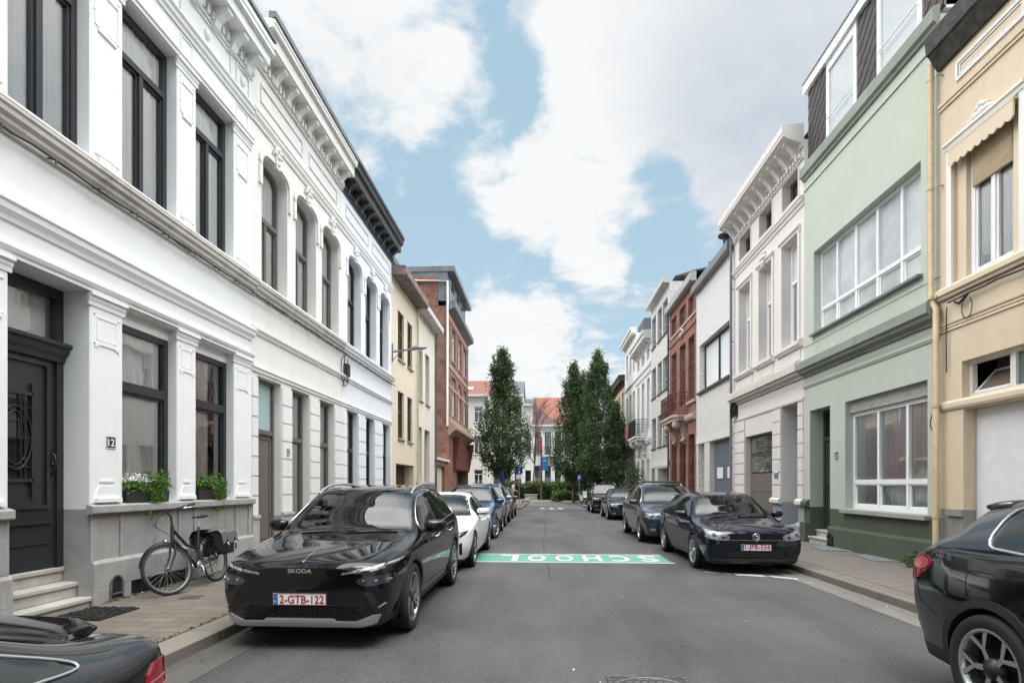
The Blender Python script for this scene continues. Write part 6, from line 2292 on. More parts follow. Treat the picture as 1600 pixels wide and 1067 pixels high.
            mb.build('seat', plain('seat_cloth', (0.06, 0.06, 0.065), 0.85), s.root)


def smooth_poly(pts, it=2):
    """closed polygon with rounded corners"""
    P = [Vector(p) for p in pts]
    for _ in range(it):
        Q = []
        for a, b in zip(P, P[1:] + P[:1]):
            Q.append(a * 0.78 + b * 0.22)
            Q.append(a * 0.22 + b * 0.78)
        P = Q
    return [tuple(p) for p in P]


def glass_set(c, wind, rear=None, sides=(), rear_view='top', frame=0.03, trim=None, tint=None, wmat=None, it=1):
    """windscreen, rear pane and side panes, each with the black edge printed on it"""
    def grow(poly, k):
        cx = sum(p[0] for p in poly) / len(poly)
        cy = sum(p[1] for p in poly) / len(poly)
        out = []
        for x, y in poly:
            d = Vector((x - cx, y - cy))
            l = max(d.length, 1e-6)
            out.append((cx + d.x * (1 + k / l), cy + d.y * (1 + k / l)))
        return out
    if wind:
        P = wind + [(-x, y) for x, y in reversed(wind)]
        a, b = grow(P, 0.035), grow(P, -0.055)
        c.part('windscreen_edge', M_gloss, lambda mb: [c.patch('top', [a[k], a[(k + 1) % len(a)], b[(k + 1) % len(b)], b[k]], mb, off=0.002, step=0.06, skirt=0) for k in range(len(a))])
        c.part('windscreen', M_screen, lambda mb: c.patch('top', P, mb, off=0.0045, step=0.06, skirt=0))
    if rear:
        P = rear + [(-x, y) for x, y in reversed(rear)]
        c.part('rear_window', M_carglass, lambda mb: c.patch(rear_view, P, mb, off=0.004, step=0.06, skirt=0.003))
    if trim and sides:
        pass
    for poly in sides:
        for v in ('right', 'left'):
            q = smooth_poly(poly, it)
            o = c.part('side_window', tint or M_carglass, lambda mb: c.patch(v, q, mb, off=0.004, step=0.06, skirt=0.003))


def outline_trim(c, poly, mat, w_=0.016, it=2, view=None, name='chrome_trim', lower=True):
    q = smooth_poly(poly, it)
    for v in ('right', 'left'):
        pts = []
        for p in q:
            h = c.hit(v, *p)
            if h:
                pts.append(h[0] + h[1] * 0.005)
        if len(pts) > 5:
            mb = MB()
            mb.tube(pts, w_ / 2, 6, closed=True)
            mb.build(name, mat, c.root)

# ================================================================== the parked cars
def car_keys(L, W_, zb, nose, hood, cowl, roof0, roofm, roof1, tail, deck, rw, belt_r, nose_mid=0.5, front=(0.66, 0.78, 0.885, 0.955), rear=(0.95, 0.90, 0.80, 0.70), deck_w=0.72, hood_w=0.74, rear_lo=0.0, bonnet_edge=0.05, wind_bulge=0.03):
    h = W_ / 2
    f0, f1, f2, f3 = front
    nz = lambda y: nose + (hood[1] - nose) * (y / hood[0]) ** 0.55
    K = []
    K.append((0.0, zb + 0.06, f0 * 0.84 * h, f0 * h, nose_mid, (f0 - 0.03) * h, nose - 0.05, (f0 - 0.22) * h, nose - 0.012, nose))
    for y, f in ((0.05, f1), (0.15, f2), (0.38, f3)):
        z = nz(y)
        K.append((y, zb + max(0, 0.02 - y * 0.2), (f - 0.09) * h, f * h, nose_mid + 0.04 * min(1, y / 0.3), (f - 0.035) * h, z - bonnet_edge - 0.01, min(hood_w, f - 0.17) * h, z - 0.018, z))
    K.append((hood[0], zb, 0.92 * h, 0.99 * h, 0.57, 0.955 * h, hood[1] - bonnet_edge - 0.01, hood_w * h, hood[1] - 0.022, hood[1]))
    bl = cowl[1] - 0.085
    K.append((cowl[0], zb, 0.93 * h, 1.0 * h, 0.60, 0.952 * h, bl, (hood_w + 0.05) * h, cowl[1] - 0.035, cowl[1]))
    for t in (0.5,):
        y = cowl[0] + (roof0[0] - cowl[0]) * t
        z = cowl[1] + (roof0[1] - cowl[1]) * t + wind_bulge
        K.append((y, zb, 0.93 * h, 1.0 * h, 0.61, 0.948 * h, bl + (belt_r - bl) * 0.18, (hood_w + 0.05) * h * 0.45 + rw * 0.55, z - 0.045, z))
    n = (tail[0] - cowl[0])
    for (y, z), k in ((roof0, 1.0), (roofm, 1.0), (roof1, 0.965)):
        K.append((y, zb, 0.93 * h, 1.0 * h, 0.62, 0.946 * h, bl + (belt_r - bl) * (y - cowl[0]) / n, rw * k, z - 0.045, z))
    y = (roof1[0] + tail[0]) / 2
    z = (roof1[1] + tail[1]) / 2 + 0.02
    K.append((y, zb + 0.01, 0.92 * h, 0.99 * h, 0.63, 0.94 * h, min(belt_r - 0.0, z - 0.10), rw * 0.93 * 0.6 + deck_w * h * 0.4, z - 0.05, z))
    K.append((tail[0], zb + 0.02, 0.90 * h, 0.97 * h, 0.64, 0.925 * h, min(belt_r - 0.03, tail[1] - 0.045), deck_w * h, tail[1] - 0.02, tail[1]))
    r0, r1, r2, r3 = rear
    for d, f, q in ((0.10, r1, 0.4), (0.03, r2, 0.8), (0.0, r3, 1.0)):
        y = L - d
        z = tail[1] + (deck[1] - tail[1]) * q
        if y > tail[0] + 0.02:
            K.append((y, zb + 0.03 + 0.05 * q + rear_lo * q, (f - 0.10) * h, f * h, 0.62, (f - 0.02) * h, z - 0.04, min(deck_w, f - 0.1) * h, z - 0.012, z))
    return K


def crv(c_keys, i):
    K = np.array(c_keys, float)
    return lambda y: float(pchip(K[:, 0], K[:, i], [y])[0])


def side_panes(K, y0, y1, splits, lo=0.03, hi=0.05, gap=0.03, n=10, pinch=0.0):
    zb_, ze_ = crv(K, 6), crv(K, 8)
    edges = [y0] + list(splits) + [y1]
    out = []
    for i, (a, b) in enumerate(zip(edges, edges[1:])):
        a2, b2 = a + (gap if i else 0), b - (gap if i < len(edges) - 2 else 0)
        bot, top = [], []
        for k in range(n + 1):
            y = a2 + (b2 - a2) * k / n
            zl, zh = zb_(y) + lo, ze_(y) - hi
            if zh < zl + 0.02:
                zh = zl + 0.02
            bot.append((y, zl))
            top.append((y, zh))
        out.append(bot + top[::-1])
    return out


def wind_poly(cowl, roof0, base_half, top_half, bow=0.07, tbow=0.03):
    return [(0.0, cowl[0] - bow), (base_half * 0.55, cowl[0] - bow * 0.72), (base_half * 0.9, cowl[0] - bow * 0.1), (base_half, cowl[0] + 0.05), (top_half, roof0[0] - 0.03), (top_half * 0.9, roof0[0] - 0.0), (top_half * 0.5, roof0[0] - tbow * 0.3), (0.0, roof0[0] - tbow)]


def mir(poly):
    return [(-x, z) for x, z in reversed(poly)]

PT_black = paint('paint_black', (0.006, 0.0065, 0.008), 0.2, 0.3)
PT_navy = paint('paint_navy', (0.006, 0.0075, 0.020), 0.2, 0.3)
PT_white = paint('paint_white', (0.70, 0.71, 0.72), 0.0, 0.35)
PT_blue = paint('paint_blue', (0.018, 0.055, 0.20), 0.4, 0.3)
PT_silver = paint('paint_silver', (0.35, 0.36, 0.38), 0.6, 0.35)
PT_grey = paint('paint_grey', (0.055, 0.055, 0.06), 0.5, 0.35)
PT_petrol = paint('paint_petrol', (0.012, 0.030, 0.055), 0.5, 0.3)
PT_dgrey = paint('paint_dark_grey', (0.035, 0.036, 0.041), 0.8, 0.25)

# ---------------------------------------------------------------- black SUV, nearest on the left
def electric_suv():
    L = 4.49
    K = car_keys(L, 1.85, 0.205, 0.80, (0.75, 0.98), (1.22, 1.065), (2.02, 1.54), (2.75, 1.60), (3.65, 1.555), (4.28, 1.08), (4.45, 0.93), 0.655, 1.13, nose_mid=0.50, front=(0.71, 0.835, 0.91, 0.955), hood_w=0.81)
    c = Car('glossy black SUV with silver skid plate and red lettered number plate beside the leaning bicycle', K, L, [PT_black, M_plastic, M_arch], 2.765, 0.88, 0.365, (-2.345, 5.24), it=3, ds=0.045)
    # shut lines
    c.seam2([(1.32, 0.42), (1.26, 0.72), (1.30, 0.98)], w=0.007)
    c.seam2([(2.42, 0.40), (2.42, 0.75), (2.46, 1.06)], w=0.007)
    c.seam2([(3.42, 0.62), (3.50, 0.85), (3.48, 1.10)], w=0.007)
    c.seam2([(1.36, 0.40), (2.42, 0.385), (3.2, 0.40)], w=0.006)
    c.seam('top', [(0.66, 0.30), (0.72, 0.6), (0.74, 1.0), (0.74, 1.2)], w=0.007)
    c.seam('top', [(-0.66, 0.30), (-0.72, 0.6), (-0.74, 1.0), (-0.74, 1.2)], w=0.007)
    c.seam('front', [(-0.60, 0.80), (-0.3, 0.792), (0.3, 0.792), (0.60, 0.80)], w=0.007)
    c.hole = (lambda q: q + [(-x, y) for x, y in reversed(q)])(wind_poly((1.22, 0), (2.04, 0), 0.775, 0.605, bow=0.11))
    c.cabin((1.22, 0)[0], 1.075, 0.70)
    c.body(lambda x, y, z, n: 1 if z < 0.315 else 0)
    glass_set(c, wind_poly((1.22, 0), (2.04, 0), 0.775, 0.605, bow=0.11), None, side_panes(K, 1.52, 3.85, (2.46, 3.36)), it=1)
    outline_trim(c, side_panes(K, 1.49, 3.90, ())[0], M_chrome, 0.016)
    c.arch_trim(M_plastic, 0.05)
    c.wheels('blade', 5, 0.262, x=0.80)
    c.mirror(1.60, 1.04, PT_black, 1.08)
    c.handles((2.22, 3.22), 0.93, M_chrome)
    c.rails(1.95, 3.75, (0.61, 0.595), M_silver, 0.05, 0.017)
    c.wipers(1.16)
    # face: gloss band, light strips, lamp clusters, vents, lower grille, skid plate
    c.part('front_panel', M_gloss, lambda mb: c.patch('front', smooth_poly([(-0.60, 0.785), (-0.62, 0.66), (-0.36, 0.595), (0.36, 0.595), (0.62, 0.66), (0.60, 0.785)], 1), mb, off=0.004))
    for sg in (1, -1):
        q = lambda poly: [(sg * x, z) for x, z in poly]
        o = c.part('headlight', M_lamp_dark, lambda mb: c.patch('front', smooth_poly(q([(0.54, 0.68), (0.60, 0.715), (0.86, 0.735), (0.865, 0.66), (0.70, 0.625), (0.58, 0.635)]), 1), mb, off=0.005))
        for x0 in (0.62, 0.73, 0.83):
            c.part('lens', M_lamp_clear, lambda mb: c.patch('front', [(sg * (x0 + 0.014 * math.cos(t)), 0.682 + 0.011 * math.sin(t)) for t in [2 * math.pi * i / 12 for i in range(12)]], mb, off=0.009, step=0.02), o)
        d = c.part('light_strip_housing', M_gloss, lambda mb: c.patch('front', q([(0.36, 0.742), (0.62, 0.782), (0.885, 0.852), (0.89, 0.815), (0.64, 0.752), (0.37, 0.722)]), mb, off=0.006))
        for x0, x1 in ((0.40, 0.55), (0.57, 0.665), (0.685, 0.765), (0.785, 0.86)):
            f = lambda x: 0.738 + (x - 0.38) * 0.155 + max(0, x - 0.62) * 0.09
            c.part('light_strip', M_lamp_clear, lambda mb: c.patch('front', q([(x0 + 0.02, f(x0 + 0.02) + 0.012), (x1 + 0.02, f(x1 + 0.02) + 0.012), (x1, f(x1) - 0.008), (x0, f(x0) - 0.008)]), mb, off=0.010, step=0.04), d or c.root)
        c.part('side_vent', M_plastic, lambda mb: c.patch('front', q([(0.62, 0.58), (0.70, 0.56), (0.80, 0.36), (0.74, 0.34)]), mb, off=0.003))
        c.part('vent_blade', M_silver, lambda mb: c.patch('front', q([(0.74, 0.42), (0.80, 0.46), (0.81, 0.45), (0.75, 0.41)]), mb, off=0.008))
    def mesh_grille(mb):
        c.patch('front', [(-0.62, 0.445), (-0.55, 0.325), (0.55, 0.325), (0.62, 0.445)], mb, off=0.004)
        for r in range(5):
            z = 0.336 + r * 0.024
            for i in range(-6, 6):
                x0 = i * 0.10 + (0.05 if r % 2 else 0)
                if abs(x0 + 0.04) < 0.56:
                    c.patch('front', [(x0, z), (x0 + 0.082, z), (x0 + 0.082, z + 0.010), (x0, z + 0.010)], mb, m=1, off=0.012, step=0.1)
    c.part('grille', [M_arch, M_gloss], mesh_grille)
    c.part('skid_plate', M_silver, lambda mb: c.patch('front', [(-0.76, 0.345), (-0.72, 0.262), (-0.6, 0.238), (0.6, 0.238), (0.72, 0.262), (0.76, 0.345), (0.70, 0.348), (0.56, 0.292), (0.36, 0.292), (0.33, 0.318), (-0.33, 0.318), (-0.36, 0.292), (-0.56, 0.292), (-0.70, 0.348)], mb, off=0.014, step=0.04))
    c.number_plate('2-GTB-122', 0.500, dx=-0.0)
    h = c.hit('front', 0, 0.772)
    mb = MB()
    text_mb(mb, 'SKODA', 0.055, 0, width=0.235, fn=lambda a, b, d: (a, h[0].y - 0.010 - d, 0.772 + b), depth=0.004, bold=0.0012)
    mb.build('badge', M_chrome, c.root)
    c.part('crease_glint', M_chrome, lambda mb: c.patch('top', [(-0.006, 0.06), (0.006, 0.06), (0.004, 0.42), (-0.004, 0.42)], mb, off=0.003, step=0.06))  # chrome strip stands in for the bright reflection along the crease
    return c

electric_suv()

# ---------------------------------------------------------------- navy hatchback, nearest on the right
def vw_badge(c, x, z, r, name='badge'):
    h = c.hit('front', x, z)
    y = h[0].y - 0.012
    mb = MB()
    mb.lathe([(0.001, 0), (r, 0), (r, 0.012)], 28, 1, 'Y', (x, y, z))
    mb.tube([(x + r * math.cos(t), y, z + r * math.sin(t)) for t in [2 * math.pi * i / 28 for i in range(28)]], r * 0.09, 6, closed=True)
    t = r * 0.075
    for pts in ([(-0.42, 0.82), (0, 0.06), (0.42, 0.82)], [(-0.80, 0.38), (-0.40, -0.78), (0, 0.02), (0.40, -0.78), (0.80, 0.38)]):
        mb.tube([(x + a * r, y - 0.004, z + b * r) for a, b in pts], t, 5)
    return mb.build(name, [M_chrome, M_gloss], c.root)


def hatchback():
    L = 4.255
    K = car_keys(L, 1.80, 0.175, 0.735, (0.72, 0.905), (1.12, 0.985), (1.86, 1.395), (2.5, 1.452), (3.45, 1.40), (4.03, 1.0), (4.23, 0.86), 0.625, 1.02, nose_mid=0.44, front=(0.78, 0.885, 0.94, 0.975), hood_w=0.80)
    c = Car('navy blue hatchback with round silver badge before the pale house with the taupe garage door', K, L, [PT_navy, M_plastic, M_arch], 2.637, 0.87, 0.318, (3.76, 10.12), it=3, ds=0.05)
    c.seam2([(1.26, 0.36), (1.22, 0.62), (1.26, 0.90)], w=0.008)
    c.seam2([(2.40, 0.36), (2.40, 0.70), (2.44, 0.97)], w=0.008)
    c.seam2([(3.22, 0.55), (3.32, 0.78), (3.30, 1.0)], w=0.008)
    c.seam2([(1.2, 0.74), (2.4, 0.775), (3.6, 0.80)], w=0.006)
    for sg in (1, -1):
        c.seam('top', [(sg * 0.60, 0.22), (sg * 0.68, 0.5), (sg * 0.70, 0.8), (sg * 0.71, 1.05)], w=0.008)
    c.hole = (lambda q: q + [(-x, y) for x, y in reversed(q)])(wind_poly((1.12, 0), (1.88, 0), 0.735, 0.585, bow=0.11))
    c.cabin((1.12, 0)[0], 0.985, 0.66)
    c.body(lambda x, y, z, n: 1 if z < 0.21 else 0)
    glass_set(c, wind_poly((1.12, 0), (1.88, 0), 0.735, 0.585, bow=0.11), None, side_panes(K, 1.40, 3.62, (2.38, 3.12), hi=0.045))
    c.wheels('double', 5, 0.225, x=0.785, mat=M_alloy)
    c.mirror(1.46, 0.955, PT_navy, 1.0)
    c.handles((2.20, 3.08), 0.84, PT_navy)
    c.wipers(1.06)
    z0 = 0.655
    c.part('grille', [M_gloss, M_silver], lambda mb: (c.patch('front', [(-0.50, z0 - 0.034), (0.50, z0 - 0.034), (0.52, z0 + 0.040), (-0.52, z0 + 0.040)], mb, off=0.004), c.patch('front', [(-0.56, z0 - 0.045), (0.56, z0 - 0.045), (0.56, z0 - 0.040), (-0.56, z0 - 0.040)], mb, m=1, off=0.007)))
    for sg in (1, -1):
        q = lambda poly: [(sg * x, z) for x, z in poly]
        o = c.part('headlight', M_lamp_clear, lambda mb: c.patch('front', smooth_poly(q([(0.46, 0.700), (0.47, 0.615), (0.58, 0.60), (0.80, 0.63), (0.865, 0.70), (0.86, 0.80), (0.80, 0.795), (0.62, 0.735)]), 1), mb, off=0.006, step=0.04))
        for x0, zz, r in ((0.57, 0.66, 0.030), (0.72, 0.70, 0.038)):
            c.part('lens', M_lamp_dark, lambda mb: c.patch('front', [(sg * (x0 + r * math.cos(t)), zz + r * math.sin(t)) for t in [2 * math.pi * i / 14 for i in range(14)]], mb, off=0.009, step=0.03), o)
        c.part('fog_vent', M_plastic, lambda mb: c.patch('front', q([(0.50, 0.43), (0.80, 0.46), (0.80, 0.36), (0.52, 0.345)]), mb, off=0.003))
        c.part('vent_blade', PT_navy, lambda mb: [c.patch('front', q([(0.50, z), (0.80, z + 0.02), (0.80, z + 0.03), (0.50, z + 0.012)]), mb, off=0.012) for z in (0.36, 0.39, 0.42)])
    c.part('air_intake', [M_arch, M_plastic], lambda mb: (c.patch('front', smooth_poly([(-0.46, 0.42), (-0.50, 0.30), (0.50, 0.30), (0.46, 0.42)], 1), mb, off=0.003), [c.patch('front', [(-0.46, z), (0.46, z), (0.46, z + 0.012), (-0.46, z + 0.012)], mb, m=1, off=0.010) for z in (0.32, 0.35, 0.38)]))
    c.part('splitter', M_plastic, lambda mb: c.patch('front', [(-0.78, 0.265), (-0.72, 0.24), (0.72, 0.24), (0.78, 0.265), (0.72, 0.28), (-0.72, 0.28)], mb, off=0.012))
    c.number_plate('1-JFB-556', 0.485)
    vw_badge(c, 0.0, z0 + 0.012, 0.062)
    return c

hatchback()

# ---------------------------------------------------------------- white coupe saloon behind the black SUV
def white_coupe():
    L = 4.78
    K = car_keys(L, 1.852, 0.17, 0.70, (0.80, 0.87), (1.50, 0.985), (2.28, 1.375), (2.75, 1.436), (3.5, 1.38), (4.42, 1.06), (4.72, 1.0), 0.575, 1.0, nose_mid=0.42, front=(0.66, 0.80, 0.905, 0.965), hood_w=0.75)
    c = Car('white low coupe with dark slim headlights behind the black SUV', K, L, [PT_white, M_gloss, M_arch], 2.856, 0.86, 0.338, (-2.26, 10.02), it=3, ds=0.06)
    c.seam2([(1.36, 0.36), (1.33, 0.62), (1.40, 0.88)], w=0.008)
    c.seam2([(2.62, 0.36), (2.62, 0.72), (2.66, 0.98)], w=0.008)
    for sg in (1, -1):
        c.seam('top', [(sg * 0.58, 0.25), (sg * 0.66, 0.6), (sg * 0.70, 1.1), (sg * 0.71, 1.42)], w=0.008)
    c.hole = (lambda q: q + [(-x, y) for x, y in reversed(q)])(wind_poly((1.50, 0), (2.30, 0), 0.71, 0.525, bow=0.10))
    c.cabin((1.50, 0)[0], 0.985, 0.66)
    c.body(lambda x, y, z, n: 1 if z < 0.235 else 0)
    glass_set(c, wind_poly((1.50, 0), (2.30, 0), 0.71, 0.525, bow=0.10), None, side_panes(K, 1.82, 3.95, (2.66, 3.5)))
    c.wheels('y', 5, 0.25, x=0.80)
    c.mirror(1.86, 0.98, PT_white, 1.05)
    c.handles((2.45, 3.35), 0.83, PT_white)
    c.wipers(1.43)
    for sg in (1, -1):
        q = lambda poly: [(sg * x, z) for x, z in poly]
        o = c.part('headlight', M_gloss, lambda mb: c.patch('front', smooth_poly(q([(0.36, 0.655), (0.38, 0.57), (0.62, 0.60), (0.80, 0.665), (0.86, 0.745), (0.78, 0.735), (0.60, 0.69)]), 1), mb, off=0.006, step=0.04))
        for x0, x1, z in ((0.42, 0.55, 0.60), (0.60, 0.72, 0.635)):
            c.part('lens', M_lamp_clear, lambda mb: c.patch('front', q([(x0, z), (x1, z + 0.03), (x1 + 0.01, z + 0.065), (x0, z + 0.04)]), mb, off=0.010, step=0.04), o)
        c.part('air_curtain', M_gloss, lambda mb: c.patch('front', q([(0.715, 0.52), (0.765, 0.54), (0.765, 0.31), (0.715, 0.33)]), mb, off=0.004))
        c.part('kidney_grille', M_gloss, lambda mb: c.patch('front', smooth_poly(q([(0.03, 0.66), (0.26, 0.64), (0.30, 0.42), (0.22, 0.30), (0.04, 0.30)]), 1), mb, off=0.006))
    c.part('air_intake', M_arch, lambda mb: c.patch('front', [(-0.50, 0.40), (-0.62, 0.275), (0.62, 0.275), (0.50, 0.40)], mb, off=0.004))
    c.number_plate('1-XKD-304', 0.46, size=(0.52, 0.11))
    return c

white_coupe()


def generic(label, L, W_, H_, loc, pt, wb, ov, R, kind='suv', rails=False, wheel='single', steer=0.0, lamps=M_lamp_clear, clad=0.25, plate=None, it=2, cross=False, group=None, trim=None, grille_mat=None, chrome=False):
    if kind == 'suv':
        K = car_keys(L, W_, 0.22, 0.86, (0.75, 1.02), (1.10, 1.09), (1.80, H_ - 0.06), (2.5, H_), (3.45 * L / 4.3, H_ - 0.06), (L - 0.22, 1.08), (L - 0.04, 0.95), W_ / 2 * 0.70, 1.10, nose_mid=0.52, front=(0.76, 0.87, 0.93, 0.97), hood_w=0.80)
        cw, rf = (1.10, 0), (1.82, 0)
        nz = 0.86
    elif kind == 'mpv':
        K = car_keys(L, W_, 0.20, 0.80, (0.65, 0.98), (0.98, 1.09), (1.95, H_ - 0.07), (2.7, H_), (3.7, H_ - 0.05), (L - 0.18, 1.12), (L - 0.03, 0.95), W_ / 2 * 0.70, 1.10, nose_mid=0.50, front=(0.72, 0.85, 0.925, 0.97), wind_bulge=0.05, hood_w=0.79)
        cw, rf = (0.98, 0), (1.97, 0)
        nz = 0.80
    else:
        K = car_keys(L, W_, 0.18, 0.72, (0.75, 0.88), (1.20, 0.97), (1.95, H_ - 0.06), (2.55, H_), (3.3, H_ - 0.06), (L - 0.25, 1.02), (L - 0.04, 0.88), W_ / 2 * 0.67, 1.0, nose_mid=0.45, front=(0.74, 0.86, 0.93, 0.97), hood_w=0.79)
        cw, rf = (1.20, 0), (1.97, 0)
        nz = 0.72
    c = Car(label, K, L, [pt, M_plastic, M_arch], wb, ov, R, loc, it=it, ds=0.08)
    d1 = cw[0] + 0.15
    c.seam2([(d1, 0.40), (d1 - 0.04, 0.68), (d1 + 0.02, nz + 0.12)], w=0.010)
    c.seam2([(d1 + 1.12, 0.40), (d1 + 1.12, 0.75), (d1 + 1.15, nz + 0.2)], w=0.010)
    c.hole = (lambda q: q + [(-x, y) for x, y in reversed(q)])(wind_poly(cw, rf, W_ / 2 * 0.80, W_ / 2 * 0.62, bow=0.10))
    c.cabin(cw[0], K[5][9], W_ / 2 * 0.72)
    c.body(lambda x, y, z, n: 1 if z < clad else 0)
    glass_set(c, wind_poly(cw, rf, W_ / 2 * 0.80, W_ / 2 * 0.62, bow=0.10), None, side_panes(K, cw[0] + 0.26, L - 0.55, (d1 + 1.14, d1 + 1.95)))
    if chrome:
        outline_trim(c, side_panes(K, cw[0] + 0.24, L - 0.5, ())[0], M_chrome, 0.02)
    if clad > 0.28:
        c.arch_trim(M_plastic, 0.05)
    c.wheels(wheel, 5, R * 0.70, x=W_ / 2 * 0.875, steer=steer, mat=M_alloy if wheel != 'blade' else None)
    c.mirror(cw[0] + 0.38, crv(K, 6)(cw[0] + 0.38) + 0.03, pt, 1.0)
    c.handles((d1 + 0.95, d1 + 1.85), nz + 0.06, pt)
    if rails:
        c.rails(rf[0] + 0.0, L - 0.75, (W_ / 2 * 0.61, W_ / 2 * 0.58), M_silver if rails == 'silver' else M_plastic, 0.055, 0.018)
    if cross:
        for y in (rf[0] + 0.25, rf[0] + 1.2):
            mb = MB()
            z = c.hit('top', 0, y)[0].z
            mb.tube([(-W_ / 2 * 0.66, y, z + 0.055), (W_ / 2 * 0.66, y, z + 0.055)], 0.02, 8)
            for x in (-W_ / 2 * 0.60, W_ / 2 * 0.60):
                mb.box(x - 0.03, x + 0.03, y - 0.05, y + 0.05, z - 0.05, z + 0.05)
            mb.build('roof_bar', M_plastic, c.root)
    k = W_ / 1.8
    for sg in (1, -1):
        q = lambda poly: [(sg * x * k, z + nz - 0.80) for x, z in poly]
        o = c.part('headlight', lamps, lambda mb: c.patch('front', smooth_poly(q([(0.48, 0.74), (0.50, 0.67), (0.72, 0.68), (0.86, 0.75), (0.855, 0.85), (0.74, 0.82)]), 1), mb, off=0.006, step=0.05))
        c.part('lens', M_lamp_dark, lambda mb: c.patch('front', [(sg * (0.68 + 0.04 * math.cos(t)) * k, nz - 0.06 + 0.035 * math.sin(t)) for t in [2 * math.pi * i / 10 for i in range(10)]], mb, off=0.010, step=0.05), o or c.root)
        c.part('fog_lamp', M_lamp_clear, lambda mb: c.patch('front', q([(0.58, 0.42), (0.74, 0.44), (0.74, 0.37), (0.60, 0.36)]), mb, off=0.005))
    c.part('grille', grille_mat or M_gloss, lambda mb: c.patch('front', q([(-0.42, 0.73), (-0.40, 0.62), (0.40, 0.62), (0.42, 0.73)]), mb, off=0.005))
    c.part('air_intake', M_arch, lambda mb: c.patch('front', q([(-0.5, 0.44), (-0.55, 0.32), (0.55, 0.32), (0.5, 0.44)]), mb, off=0.005))
    if plate:
        c.number_plate(plate, nz - 0.27)
    return c

generic('blue compact SUV behind the white coupe with front wheel turned out', 4.15, 1.76, 1.60, (-2.30, 15.75), PT_blue, 2.60, 0.86, 0.335, 'suv', rails='black', steer=-0.35, clad=0.33, plate='2-BKL-417')
generic('silver grey SUV with silver roof rails behind the blue compact SUV', 4.45, 1.84, 1.64, (-2.36, 20.45), PT_silver, 2.68, 0.88, 0.35, 'suv', rails='silver', clad=0.33, plate='1-VTR-280')
generic('dark grey car last in its row behind the silver grey SUV', 4.3, 1.80, 1.52, (-2.34, 25.6), PT_grey, 2.62, 0.86, 0.33, 'hatch', plate='1-SCE-633')
generic('petrol blue people carrier with black roof bars behind the navy hatchback', 4.52, 1.83, 1.66, (3.58, 15.05), PT_petrol, 2.788, 0.90, 0.33, 'mpv', rails='silver', cross=True, plate='1-HPA-915', chrome=True)
generic('small dark hatchback between the people carrier and the last black SUV', 4.24, 1.75, 1.43, (3.78, 25.15), PT_dgrey, 2.66, 0.80, 0.315, 'hatch', plate='1-EDM-207')
generic('black SUV with silver roof rails last in its row beside the scooter', 4.6, 1.86, 1.68, (3.58, 30.95), PT_black, 2.75, 0.87, 0.36, 'suv', rails='silver', clad=0.33, plate='1-GFS-548')

